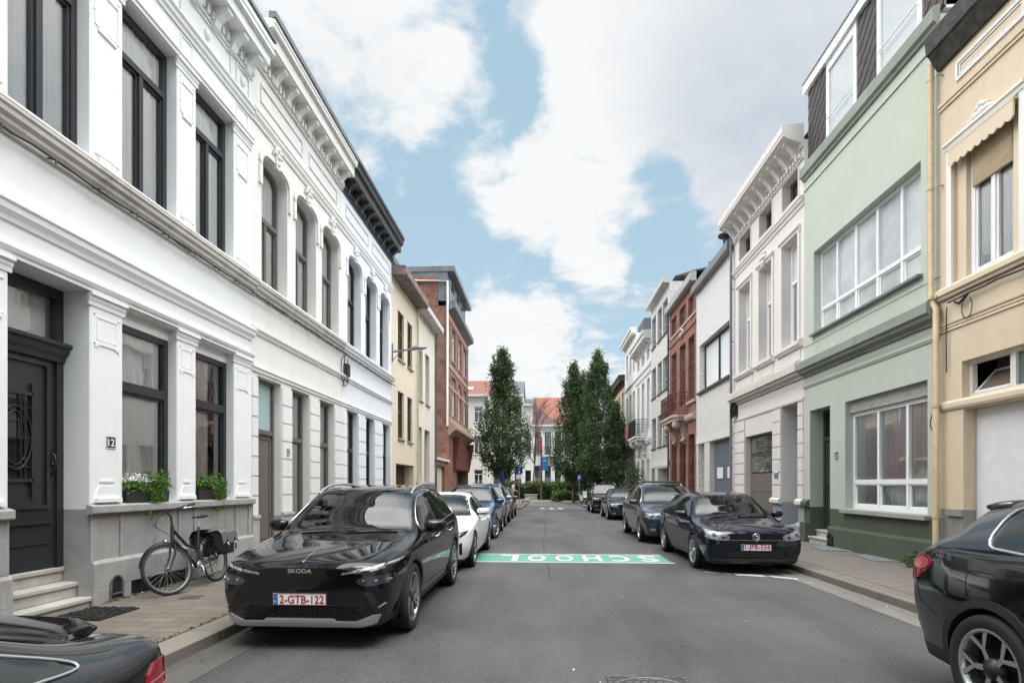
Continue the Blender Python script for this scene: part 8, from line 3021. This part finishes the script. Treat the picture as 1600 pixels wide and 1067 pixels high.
E_l = [(0, 1), (1, 2), (2, 3), (3, 4), (4, 5), (5, 6), (6, 7), (0, 8), (8, 9), (9, 10), (10, 11), (0, 12), (12, 13), (13, 14), (14, 15), (3, 16), (16, 17), (17, 18), (18, 19), (3, 20), (20, 21), (21, 22), (22, 23)]
pb = skin_body('body', N_, E_l, M_skin, per)
shirt = skin_body('shirt', [(0, 0, 0.90, 0.142), (0, 0, 1.10, 0.135), (0.03, 0, 1.30, 0.150), (0.05, 0, 1.43, 0.09), (0.04, 0.19, 1.38, 0.075), (0.09, 0.235, 1.18, 0.066), (0.04, -0.19, 1.38, 0.075), (-0.04, -0.245, 1.18, 0.066)], [(0, 1), (1, 2), (2, 3), (3, 4), (4, 5), (3, 6), (6, 7)], plain('white_shirt', (0.62, 0.63, 0.62), 0.8), per)
skin_body('shorts', [(0, 0, 0.94, 0.14), (0, 0.09, 0.84, 0.105), (0.09, 0.10, 0.56, 0.085), (0, -0.09, 0.84, 0.105), (-0.015, -0.10, 0.54, 0.085)], [(0, 1), (1, 2), (0, 3), (3, 4)], plain('dark_shorts', (0.02, 0.02, 0.025), 0.8), per)
mb = MB()
mb.ball((0.06, 0.0, 1.70), (0.105, 0.10, 0.095), 14, 9)
mb.build('hair', plain('dark_hair', (0.02, 0.015, 0.012), 0.6), per)
mb = MB()
mb.ball((0.165, -0.01, 1.63), (0.02, 0.016, 0.02), 8, 6)
for s_ in (-1, 1):
    mb.ball((0.148, -0.01 + s_ * 0.035, 1.665), 0.012, 8, 6, 1)
    mb.ball((0.07, s_ * 0.088 - 0.01, 1.645), (0.02, 0.012, 0.03), 8, 6)
mb.box(0.150, 0.156, -0.035, 0.015, 1.592, 1.598, 1)
mb.build('face', [M_skin, M_black], pb)
for i, (bx, by, bz, s_) in enumerate(((0.38, 0.21, 0.93, 1), (0.08, -0.26, 0.82, -1))):
    for k, (dx, dy, ln) in enumerate(((0.02, -0.018, 0.07), (0.022, -0.006, 0.08), (0.022, 0.006, 0.075), (0.018, 0.018, 0.06), (-0.01, 0.02 * s_, 0.05))):
        mb = MB()
        mb.tube([(bx, by + dy, bz), (bx + dx, by + dy, bz - ln * 0.6), (bx + dx * 0.4, by + dy, bz - ln)], [0.009, 0.008, 0.006], 6)
        mb.build('finger', M_skin, pb)
for x in (0.14, -0.15):
    mb = MB()
    mb.ball((x + 0.03, 0.105 if x > 0 else -0.105, 0.04), (0.13, 0.05, 0.045), 12, 8)
    mb.build('shoe', M_plate_white, per)

dog = thing('dog', 'pale cream dog trotting ahead of the person', 'dog', (-1.35, 42.0, HS * 0.0))
Nd = [(-0.30, 0, 0.50, 0.10), (-0.10, 0, 0.50, 0.105), (0.15, 0, 0.49, 0.135), (0.30, 0, 0.55, 0.10), (0.44, 0, 0.68, 0.07), (0.54, 0, 0.74, 0.075), (0.68, 0, 0.70, 0.035), (0.74, 0, 0.69, 0.026),
      (-0.34, 0.08, 0.44, 0.08), (-0.24, 0.09, 0.29, 0.05), (-0.38, 0.09, 0.17, 0.026), (-0.34, 0.09, 0.03, 0.026),
      (-0.34, -0.08, 0.44, 0.08), (-0.40, -0.09, 0.28, 0.05), (-0.52, -0.09, 0.17, 0.026), (-0.50, -0.09, 0.03, 0.026),
      (0.24, 0.09, 0.40, 0.055), (0.30, 0.09, 0.22, 0.032), (0.36, 0.09, 0.03, 0.026), (0.24, -0.09, 0.40, 0.055), (0.18, -0.09, 0.22, 0.032), (0.10, -0.09, 0.04, 0.026),
      (-0.46, 0, 0.58, 0.035), (-0.60, 0, 0.70, 0.025)]
Ed = [(0, 1), (1, 2), (2, 3), (3, 4), (4, 5), (5, 6), (6, 7), (0, 8), (8, 9), (9, 10), (10, 11), (0, 12), (12, 13), (13, 14), (14, 15), (2, 16), (16, 17), (17, 18), (2, 19), (19, 20), (20, 21), (0, 22), (22, 23)]
dog.scale = (0.78, 0.85, 0.85)
skin_body('body', Nd, Ed, plain('cream_fur', (0.36, 0.30, 0.23), 0.9, var=0.3, vs=10), dog)
mb = MB()
for s_ in (-1, 1):
    mb.prism([(0.50, 0.78), (0.56, 0.80), (0.52, 0.68)], s_ * 0.06, s_ * 0.085, lambda p, t: (p[0], t, p[1]))
mb.ball((0.755, 0, 0.70), 0.016, 8, 6, 1)
mb.build('ears', [MATS['cream_fur'], M_black], dog)


def bike_wheel(mb, R, n=28, m_t=0, m_r=1, m_s=2, wid=0.022):
    mb.lathe([(R - 0.035, -wid), (R - 0.012, -wid), (R, -wid * 0.5), (R, wid * 0.5), (R - 0.012, wid), (R - 0.035, wid)], 48, m_t, 'X', closed=True)
    mb.lathe([(R - 0.055, -wid * 0.6), (R - 0.034, -wid * 0.75), (R - 0.034, wid * 0.75), (R - 0.055, wid * 0.6)], 48, m_r, 'X', closed=True)
    mb.lathe([(0.001, -0.045), (0.022, -0.045), (0.025, 0), (0.022, 0.045), (0.001, 0.045)], 14, m_r, 'X')
    for i in range(n):
        a = 2 * math.pi * i / n
        b = a + (0.5 if i % 4 < 2 else -0.5)
        s_ = 0.03 if i % 2 else -0.03
        mb.tube([(s_, 0.022 * math.cos(b), 0.022 * math.sin(b)), (0, (R - 0.05) * math.cos(a), (R - 0.05) * math.sin(a))], 0.0022, 4, m_s, caps=False)


def bicycle():
    # local: y forward is -y (towards the camera), x across, leaning on the wall to -x
    root = thing('bicycle', 'black city bicycle with grey pannier bag leaning on the stone plinth', 'bicycle', (-5.02, 8.30, HS), 0)
    root.rotation_euler = (0, rad(-9), rad(2))
    R = 0.35
    M_b = plain('bike_black', (0.010, 0.010, 0.011), 0.3, coat=0.5)
    wb = 1.08
    bb = Vector((0, -0.45, 0.29))
    seat_top = Vector((0, -0.27, 0.86))
    head_t, head_b = Vector((0, -0.88, 0.92)), Vector((0, -0.93, 0.70))
    rear = Vector((0, 0, R))
    mb = MB()
    mb.tube([head_b + Vector((0, 0.01, 0.04)), bb], 0.026, 10)
    mb.tube([head_t + Vector((0, 0.01, -0.06)), Vector((0, -0.62, 0.62)), Vector((0, -0.36, 0.55))], 0.021, 10)
    mb.tube([bb, seat_top], 0.018, 10)
    mb.tube([head_b, head_t], 0.024, 10)
    for s_ in (-0.06, 0.06):
        mb.tube([bb + Vector((s_ * 0.5, 0, 0)), rear + Vector((s_, 0, 0))], 0.011, 8)
        mb.tube([Vector((s_ * 0.4, -0.33, 0.64)), rear + Vector((s_, 0, 0))], 0.009, 8)
    mb.build('frame', M_b, root)
    mb = MB()
    bike_wheel(mb, R)
    spk = [M_tyre, M_zinc, M_zinc]
    mb.build('rear_wheel', spk, root, rear)
    # steered front end
    piv = bpy.data.objects.new('fork', None)
    fm = MB()
    ax = (head_t - head_b).normalized()
    fc = Vector((0, -wb, R))
    for s_ in (-0.055, 0.055):
        fm.tube([head_b + Vector((s_, 0, -0.02)), head_b + Vector((s_, -0.04, -0.18)), fc + Vector((s_, 0, 0))], 0.014, 8)
    fm.box(-0.07, 0.07, head_b.y - 0.02, head_b.y + 0.02, head_b.z - 0.03, head_b.z)
    fm.tube([head_b, head_t, head_t + Vector((0, 0.015, 0.14)), head_t + Vector((0, -0.05, 0.20))], 0.017, 8)
    hz = head_t + Vector((0, -0.05, 0.20))
    bar = [hz + Vector((x, 0.24 * (abs(x) / 0.3) ** 1.8, 0.03 * (abs(x) / 0.3))) for x in (-0.30, -0.24, -0.16, -0.06, 0.06, 0.16, 0.24, 0.30)]
    fm.tube(bar, 0.012, 8)
    rot = Matrix.Translation(head_b) @ Matrix.Rotation(rad(-24), 4, ax) @ Matrix.Translation(-head_b)
    def put(mbx, name, mats, parent):
        mbx.v = [tuple(rot @ Vector(v)) for v in mbx.v]
        return mbx.build(name, mats, parent)
    fork = put(fm, 'fork', M_b, root)
    w = MB()
    bike_wheel(w, R)
    w.v = [(v[0] + fc.x, v[1] + fc.y, v[2] + fc.z) for v in w.v]
    put(w, 'front_wheel', spk, root)
    g = MB()
    for a, b in ((bar[0], bar[1]), (bar[-1], bar[-2])):
        g.tube([a, a.lerp(b, 1.6)], 0.017, 8)
        q = b.lerp(a, 0.1)
        g.tube([q, q + Vector((0, -0.07, -0.03)), q.lerp(a, 0.9) + Vector((0, -0.05, -0.04))], 0.006, 6, 1)
    put(g, 'grip', [M_plastic, M_alloy], fork)
    for nm, z, c, a0, a1, rr in (('mudguard', 0, fc, 25, 165, R + 0.025), ('mudguard', 1, rear, 10, 175, R + 0.025)):
        mg = MB()
        pts = []
        for i in range(19):
            a = rad(a0 + (a1 - a0) * i / 18)
            pts.append(Vector((0, math.cos(a) * rr, math.sin(a) * rr)) + c)
        for p, q in zip(pts, pts[1:]):
            for x0, x1, d0, d1 in ((-0.028, 0.0, -0.012, 0), (0.0, 0.028, 0, -0.012)):
                np_, nq = (p - c).normalized(), (q - c).normalized()
                mg.face([p + Vector((x0, 0, 0)) + np_ * d0, p + Vector((x1, 0, 0)) + np_ * d1, q + Vector((x1, 0, 0)) + nq * d1, q + Vector((x0, 0, 0)) + nq * d0], 0, True)
        if z == 0:
            put(mg, nm, M_b, root)
        else:
            mg.build(nm, M_b, root)
    hl = MB()
    p0 = head_b + Vector((0, -0.09, 0.02))
    hl.tube([p0 + Vector((0, 0.06, -0.02)), p0], 0.008, 6)
    hl.lathe([(0.012, 0.03), (0.035, 0.0), (0.038, -0.02), (0.001, -0.024)], 14, 0, 'Y', p0)
    put(hl, 'headlamp', M_alloy, root)
    for k, off in enumerate((0.0, 0.03)):
        cb = MB()
        p = [bar[6 if k else 1], hz + Vector((0.1 if k else -0.12, -0.18, -0.02 - off)), hz + Vector((0.04, -0.22, -0.18)), head_b + Vector((0.02, -0.05, 0.12)), head_b + Vector((0.02, 0.05, 0.02))]
        q = []
        for i in range(len(p) - 1):
            for j in range(5):
                q.append(p[i].lerp(p[i + 1], j / 5))
        for _ in range(3):
            q = [q[0]] + [(q[i - 1] + q[i] * 2 + q[i + 1]) / 4 for i in range(1, len(q) - 1)] + [q[-1]]
        cb.tube(q, 0.004, 5)
        put(cb, 'brake_cable', M_cable, root)
    sd = MB()
    sd.tube([seat_top, seat_top + Vector((0, 0.03, 0.12))], 0.013, 8, 1)
    st = seat_top + Vector((0, 0.04, 0.15))
    rings = [(-0.16, 0.012, 0.018), (-0.10, 0.028, 0.02), (-0.02, 0.045, 0.024), (0.06, 0.085, 0.032), (0.11, 0.095, 0.032), (0.14, 0.07, 0.02)]
    V = []
    for y, wx, hz_ in rings:
        for i in range(12):
            a = 2 * math.pi * i / 12
            V.append((st.x + wx * math.cos(a), st.y + y, st.z + (hz_ if math.sin(a) > 0 else hz_ * 0.7) * math.sin(a)))
    F = [(j * 12 + i, (j + 1) * 12 + i, (j + 1) * 12 + (i + 1) % 12, j * 12 + (i + 1) % 12) for j in range(len(rings) - 1) for i in range(12)] + [tuple(range(12)), tuple(range(60, 72))]
    sd.mesh(V, F, 0, True)
    sd.build('saddle', [M_plastic, M_alloy], root)
    ch = MB()
    ch.lathe([(0.001, 0.05), (0.085, 0.05), (0.09, 0.055), (0.085, 0.06), (0.001, 0.06)], 24, 1, 'X', bb)
    ch.tube([bb + Vector((0.06, 0, 0.08)), rear + Vector((0.06, 0, 0.035))], 0.006, 5)
    ch.tube([bb + Vector((0.06, 0, -0.08)), rear + Vector((0.06, 0, -0.035))], 0.006, 5)
    for s_, dz in ((0.075, -0.16), (-0.075, 0.16)):
        ch.tube([bb + Vector((0, 0, 0)), bb + Vector((s_, 0, 0)), bb + Vector((s_, 0.03, dz))], 0.011, 6, 1)
        ch.box(s_ - 0.01 if s_ < 0 else s_, s_ + 0.09 if s_ > 0 else s_ - 0.09, bb.y, bb.y + 0.07, bb.z + dz - 0.012, bb.z + dz + 0.012)
    ch.build('crankset', [M_b, M_alloy], root)
    rk = MB()
    for x in (-0.07, 0.07):
        rk.tube([(x, -0.22, 0.76), (x, 0.25, 0.76)], 0.006, 6)
        rk.tube([(x, 0.12, 0.76), (x, 0.0, R)], 0.006, 6)
    for y in (-0.2, -0.05, 0.1, 0.25):
        rk.tube([(-0.07, y, 0.76), (0.07, y, 0.76)], 0.005, 6)
    rk.tube([(-0.09, 0.02, R), (-0.14, 0.16, 0.02)], 0.008, 6)
    rk.build('luggage_rack', M_b, root)
    # double pannier: two soft bags joined by a flap over the rack
    bag = thing('pannier_bag', 'grey and black double pannier hanging on the rack of the bicycle', 'bag', (-5.02, 8.30, HS), 0)
    bag.rotation_euler = (0, rad(-9), rad(2))
    M_bag = plain('grey_canvas', (0.095, 0.098, 0.105), 0.55, var=0.2, vs=20, bump=0.3, bs=14)
    M_bagb = plain('black_canvas', (0.016, 0.016, 0.018), 0.6, bump=0.3, bs=20)
    for s_ in (1, -1):
        b = MB()
        V, F = [], []
        nu, nv = 18, 7
        for j in range(nv):
            t = j / (nv - 1)
            z = 0.40 + 0.36 * t
            fat = 0.085 * (0.75 + 0.35 * math.sin(math.pi * t))
            for i in range(nu):
                a = 2 * math.pi * i / nu
                ex = lambda v: math.copysign(abs(v) ** 0.55, v)
                V.append((s_ * (0.15 + fat * ex(math.cos(a))), 0.08 + 0.20 * (0.9 + 0.1 * t) * ex(math.sin(a)) + 0.008 * math.sin(5 * a + 3 * t), z + 0.012 * math.sin(3 * a)))
        for j in range(nv - 1):
            for i in range(nu):
                F.append((j * nu + i, (j + 1) * nu + i, (j + 1) * nu + (i + 1) % nu, j * nu + (i + 1) % nu))
        F += [tuple(range(nu)), tuple(range((nv - 1) * nu, nv * nu))]
        b.mesh(V, F, 0, True)
        b.build('side_bag', M_bagb, bag)
    f = MB()
    pr = [(-0.25, 0.56), (-0.245, 0.72), (-0.19, 0.795), (0, 0.81), (0.19, 0.795), (0.245, 0.72), (0.255, 0.56)]
    pts = []
    for i in range(len(pr) - 1):
        for j in range(4):
            t = j / 4
            pts.append((pr[i][0] * (1 - t) + pr[i + 1][0] * t, pr[i][1] * (1 - t) + pr[i + 1][1] * t))
    pts.append(pr[-1])
    ny = 8
    for p, q in zip(pts, pts[1:]):
        for k in range(ny):
            y0, y1 = -0.14 + 0.44 * k / ny, -0.14 + 0.44 * (k + 1) / ny
            h_ = lambda x, y: 0.012 * math.sin(y * 25 + x * 10)
            f.face([(p[0] * 1.02, y0, p[1] + h_(p[0], y0)), (q[0] * 1.02, y0, q[1] + h_(q[0], y0)), (q[0] * 1.02, y1, q[1] + h_(q[0], y1)), (p[0] * 1.02, y1, p[1] + h_(p[0], y1))], 0, True)
    f.build('flap', M_bag, bag)
    for y in (-0.02, 0.20):
        st_ = MB()
        st_.tube([(0.262, y, 0.62), (0.268, y, 0.52), (0.25, y, 0.44)], 0.012, 6)
        st_.lathe([(0.02, -0.006), (0.028, 0), (0.02, 0.006)], 12, 1, 'X', (0.275, y, 0.54))
        st_.build('buckle_strap', [M_bagb, M_chrome], bag)

bicycle()

# planters on the sill of number 12
def planter(label, y0, y1, white, seed):
    rnd = random.Random(seed)
    x = XL - 0.055
    root = thing('flower_box', label, 'flower box', (x, (y0 + y1) / 2, 1.358), 0, 'flower boxes on the stone sill')
    L = y1 - y0
    mb = MB()
    mb.prism([(-L / 2 + 0.02, 0.0), (L / 2 - 0.02, 0.0), (L / 2, 0.16), (-L / 2, 0.16)], -0.085, 0.085, lambda p, t: (t, p[0], p[1]))
    mb.build('box', plain('black_planter', (0.02, 0.018, 0.017), 0.6), root)
    gm = MB()
    for i in range(150):
        yy = rnd.uniform(-L / 2 - 0.02, L / 2 + 0.02)
        far_ = yy > 0.05 if white else True
        base = (rnd.uniform(-0.07, 0.11), yy, 0.17 + abs(rnd.gauss(0, 0.07)) + (0.05 if far_ else 0))
        for _ in range(9):
            leaf(gm, (base[0] + rnd.gauss(0, 0.03), base[1] + rnd.gauss(0, 0.035), base[2] + rnd.gauss(0, 0.025)), rnd.uniform(0.028, 0.05), rnd)
    for s_ in range(26):                              # trailing stems
        yy = (0.12 if white else L * 0.22) + rnd.gauss(0, 0.09)
        ln = rnd.uniform(0.18, 0.45)
        xx = 0.10
        for k in range(int(ln / 0.018)):
            z = 0.18 - k * 0.018
            leaf(gm, (xx + 0.05 * math.sin(k * 0.3) * 0.4 + rnd.gauss(0.02, 0.018), yy + rnd.gauss(0, 0.018), z), rnd.uniform(0.025, 0.042), rnd, 0, 0.6)
    gm.build('foliage', L_plant, root)
    fm = MB()
    for i in range(230 if white else 22):
        yy = rnd.uniform(-L / 2, 0.05) if white else rnd.uniform(-L / 2, L / 2)
        c = (rnd.uniform(-0.06, 0.12), yy, 0.22 + abs(rnd.gauss(0, 0.045)) + 0.07 * (1 - abs(yy + L * 0.25) / L))
        for k in range(4):
            leaf(fm, (c[0] + rnd.gauss(0, 0.006), c[1] + rnd.gauss(0, 0.006), c[2] + rnd.gauss(0, 0.006)), 0.024, rnd)
    fm.build('blossom', M_petal if white else plain('pale_violet_petal', (0.5, 0.5, 0.72), 0.6), root)

planter('black window box with white flowers and trailing green beside the house number', 7.06, 7.92, True, 51)
planter('smaller black window box with green trailing plants in the window by the off-white house', 8.62, 9.36, False, 52)

# small things on pavement and road ---------------------------------------
mb = MB()
mb.box(-5.40, -4.82, 5.78, 6.38, HS, HS + 0.018)
rnd = random.Random(4)
for i in range(420):
    x, y = rnd.uniform(-5.38, -4.84), rnd.uniform(5.80, 6.36)
    mb.box(x - 0.015, x + 0.015, y - 0.012, y + 0.012, HS + 0.018, HS + 0.022 + rnd.uniform(0, 0.012))
tag(mb.build('doormat', plain('black_rubber', (0.014, 0.013, 0.012), 0.8)), 'black rubber mat on the pavement before the stone steps', 'doormat')
mb = MB()
mb.box(-4.75, -4.50, 6.95, 7.18, HS, HS + 0.006)
tag(mb.build('inspection_cover', plain('rusty_cover', (0.06, 0.05, 0.045), 0.7, var=0.3)), 'small dark iron cover in the pavement before the bicycle', 'cover')
mh = MB()
cx, cy, hs = 0.84, 4.36, 0.33
mh.box(cx - hs, cx + hs, cy - hs, cy + hs, -0.02, 0.006, 0)
mh.lathe([(0.315, 0.006), (0.315, 0.012), (0.285, 0.012), (0.285, 0.006)], 48, 1, 'Z', (cx, cy, 0))
for i in range(10):
    for s_ in (-1, 1):
        t = -hs + 0.035 + i * (2 * hs - 0.07) / 9
        mh.box(cx + t - 0.02, cx + t + 0.02, cy + s_ * (hs - 0.022) - 0.01, cy + s_ * (hs - 0.022) + 0.01, 0.006, 0.012, 1)
        mh.box(cx + s_ * (hs - 0.022) - 0.01, cx + s_ * (hs - 0.022) + 0.01, cy + t - 0.02, cy + t + 0.02, 0.006, 0.0125, 1)
for i in range(9):
    for j in range(9):
        x, y = (i - 4) * 0.06 + (0.03 if j % 2 else 0), (j - 4) * 0.06
        if math.hypot(x, y) < 0.25:
            mh.box(cx + x - 0.019, cx + x + 0.019, cy + y - 0.014, cy + y + 0.014, 0.006, 0.012, 1)
tag(mh.build('manhole_cover', [plain('iron_dark', (0.035, 0.035, 0.037), 0.6), plain('iron_worn', (0.16, 0.155, 0.16), 0.45, metal=0.5, var=0.35, vs=20)]), 'round studded iron manhole cover in a square frame in the road', 'manhole cover')
for (x0, x1, y0, y1, lb) in ((6.25, 6.80, 12.7, 13.9, 'grey steel plate on the pavement under the green house window'), (6.35, 6.80, 11.0, 12.2, 'second grey steel plate on the pavement, nearer the yellow downpipe')):
    mb = MB()
    mb.prism([(x0, y0 + 0.1), (x1, y0), (x1, y1), (x0 + 0.12, y1 - 0.15)], HS, HS + 0.02, lambda p, t: (p[0], p[1], t))
    tag(mb.build('cellar_hatch', plain('hatch_steel', (0.23, 0.25, 0.26), 0.5, metal=0.3, var=0.2)), lb, 'hatch', 'steel plates on the pavement')
rnd = random.Random(61)
mb = MB()
for i in range(150):
    x, y = 6.62 + rnd.gauss(0, 0.09), 10.35 + rnd.gauss(0, 0.10)
    leaf(mb, (min(x, 6.84), y, HS + abs(rnd.gauss(0.10, 0.08))), rnd.uniform(0.04, 0.09), rnd)
tag(mb.build('weed', L_grass), 'green weed growing at the foot of the yellow downpipe', 'weed')
mb = MB()
for i in range(560):
    if rnd.random() < 0.4:
        x, y = rnd.choice((KL + abs(rnd.gauss(0, 0.12)), KR - abs(rnd.gauss(0, 0.12)))), rnd.uniform(4, 34)
    elif rnd.random() < 0.6:
        x, y = rnd.choice(((XL + 0.05 + abs(rnd.gauss(0, 0.05)), rnd.uniform(6.9, 10)), (6.75 - abs(rnd.gauss(0, 0.05)), rnd.uniform(10, 15))))
    else:
        x, y = rnd.uniform(-3.2, 4.5), rnd.uniform(4, 34)
    z = HS if (x < KL - 0.02 or x > KR) else 0.0
    leaf(mb, (x, y, z + 0.012), rnd.uniform(0.015, 0.035), rnd, 0 if rnd.random() < 0.55 else 1)
tag(mb.build('litter', [plain('dry_leaf', (0.22, 0.14, 0.07), 0.8), plain('paper_scrap', (0.6, 0.6, 0.58), 0.8)]), kind='stuff')
mb = MB()
for i in range(700):
    s_ = rnd.choice((0, 0, 1))
    if s_ == 0:
        x, y = XL + 0.075 + abs(rnd.gauss(0, 0.03)), rnd.uniform(6.6, 9.5)
    else:
        x, y = KL - 0.32 + rnd.gauss(0, 0.01), rnd.uniform(4, 8)
    leaf(mb, (x, y, HS + abs(rnd.gauss(0.01, 0.012))), rnd.uniform(0.015, 0.035), rnd)
tag(mb.build('moss', leaf_mat('moss_leaf', (0.05, 0.08, 0.02), (0.10, 0.13, 0.03))), kind='stuff')
# potted climber on the white balcony house, scooter by the hedge, banner on the balcony
pot = thing('potted_tree', 'leafy potted tree before the white balcony house', 'plant', (6.2, 38.6, HS))
mb = MB()
mb.lathe([(0.001, 0), (0.22, 0), (0.30, 0.5), (0.27, 0.5), (0.001, 0.46)], 18, 0, 'Z')
mb.build('pot', M_plastic, pot)
mb = MB()
mb.tube([(0, 0, 0.45), (0.03, 0, 1.2), (0, 0, 2.4)], [0.04, 0.03, 0.015], 6)
mb.build('trunk', M_bark, pot)
mb = MB()
for i in range(110):
    c = (rnd.gauss(0, 0.33), rnd.gauss(0, 0.33), 1.9 + rnd.gauss(0, 0.55))
    for _ in range(14):
        leaf(mb, (c[0] + rnd.gauss(0, 0.1), c[1] + rnd.gauss(0, 0.1), c[2] + rnd.gauss(0, 0.1)), 0.11, rnd)
mb.build('crown', L_hedge, pot)
mb = MB()
cols = ((0, 0.0, 0.45), (1, 0.45, 0.8), (2, 0.8, 1.2))
for k, a, b in cols:
    for i in range(6):
        y0, y1 = 40.2 + a + (b - a) * i / 6, 40.2 + a + (b - a) * (i + 1) / 6
        f_ = lambda y: 6.05 - 0.06 + 0.05 * math.sin(y * 9)
        mb.face([(f_(y0), y0, 5.0 - 0.5 * k * 0.4), (f_(y1), y1, 5.0 - 0.5 * k * 0.4), (f_(y1), y1, 6.1 - 0.25 * k), (f_(y0), y0, 6.1 - 0.25 * k)], k, True)
tag(mb.build('flag', [plain('flag_green', (0.02, 0.22, 0.08), 0.7), plain('flag_red', (0.45, 0.04, 0.06), 0.7), plain('flag_navy', (0.03, 0.04, 0.22), 0.7)]), 'green, red and navy cloth flag hung on the black balcony rail', 'flag')
sc_ = thing('scooter', 'parked white motor scooter between the tree clump and the last black SUV', 'scooter', (2.95, 42.0, HS), rad(10))
mb = MB()
for y in (-0.62, 0.62):
    mb.lathe([(0.17, -0.05), (0.25, -0.05), (0.27, 0), (0.25, 0.05), (0.17, 0.05)], 24, 0, 'X', (0, y, 0.27), closed=True)
    mb.lathe([(0.001, -0.04), (0.17, -0.045), (0.17, 0.045), (0.001, 0.04)], 20, 1, 'X', (0, y, 0.27))
mb.build('wheel', [M_tyre, M_alloy], sc_)
mb = MB()
mb.prism([(-0.72, 0.55), (-0.55, 0.60), (-0.42, 1.0), (-0.34, 1.0), (-0.30, 0.42), (0.10, 0.36), (0.20, 0.70), (0.85, 0.82), (0.88, 0.70), (0.60, 0.48), (0.30, 0.28), (-0.35, 0.26), (-0.48, 0.45)], -0.15, 0.15, lambda p, t: (t, p[0], p[1]))
mb.build('body', paint('scooter_white', (0.45, 0.45, 0.46)), sc_, bevel=0.03)
mb = MB()
mb.box(-0.13, 0.13, 0.12, 0.80, 0.80, 0.88)
mb.build('seat', M_plastic, sc_)
mb = MB()
mb.tube([(-0.32, -0.40, 1.05), (0, -0.42, 1.02), (0.32, -0.40, 1.05)], 0.018, 8)
for s_ in (-1, 1):
    mb.ball((s_ * 0.28, -0.45, 1.22), (0.06, 0.02, 0.04), 10, 6)
    mb.tube([(s_ * 0.22, -0.42, 1.04), (s_ * 0.28, -0.44, 1.2)], 0.008, 5)
mb.build('handlebar', M_plastic, sc_)
# parked cars on the far side of the square, over the hedge
generic('red car parked beyond the hedge behind the tree clump', 4.2, 1.75, 1.5, (5.4, 66.5), paint('paint_red', (0.16, 0.02, 0.025), 0.2, 0.3), 2.6, 0.82, 0.32, 'hatch')
generic('maroon car parked beyond the hedge behind the one-way sign', 4.2, 1.75, 1.5, (-4.2, 64.5), paint('paint_maroon', (0.09, 0.02, 0.02), 0.2, 0.3), 2.6, 0.82, 0.32, 'hatch')
generic('white car parked beyond the hedge behind the bare tree', 4.2, 1.75, 1.48, (-1.6, 64.8), PT_white, 2.6, 0.82, 0.32, 'hatch')
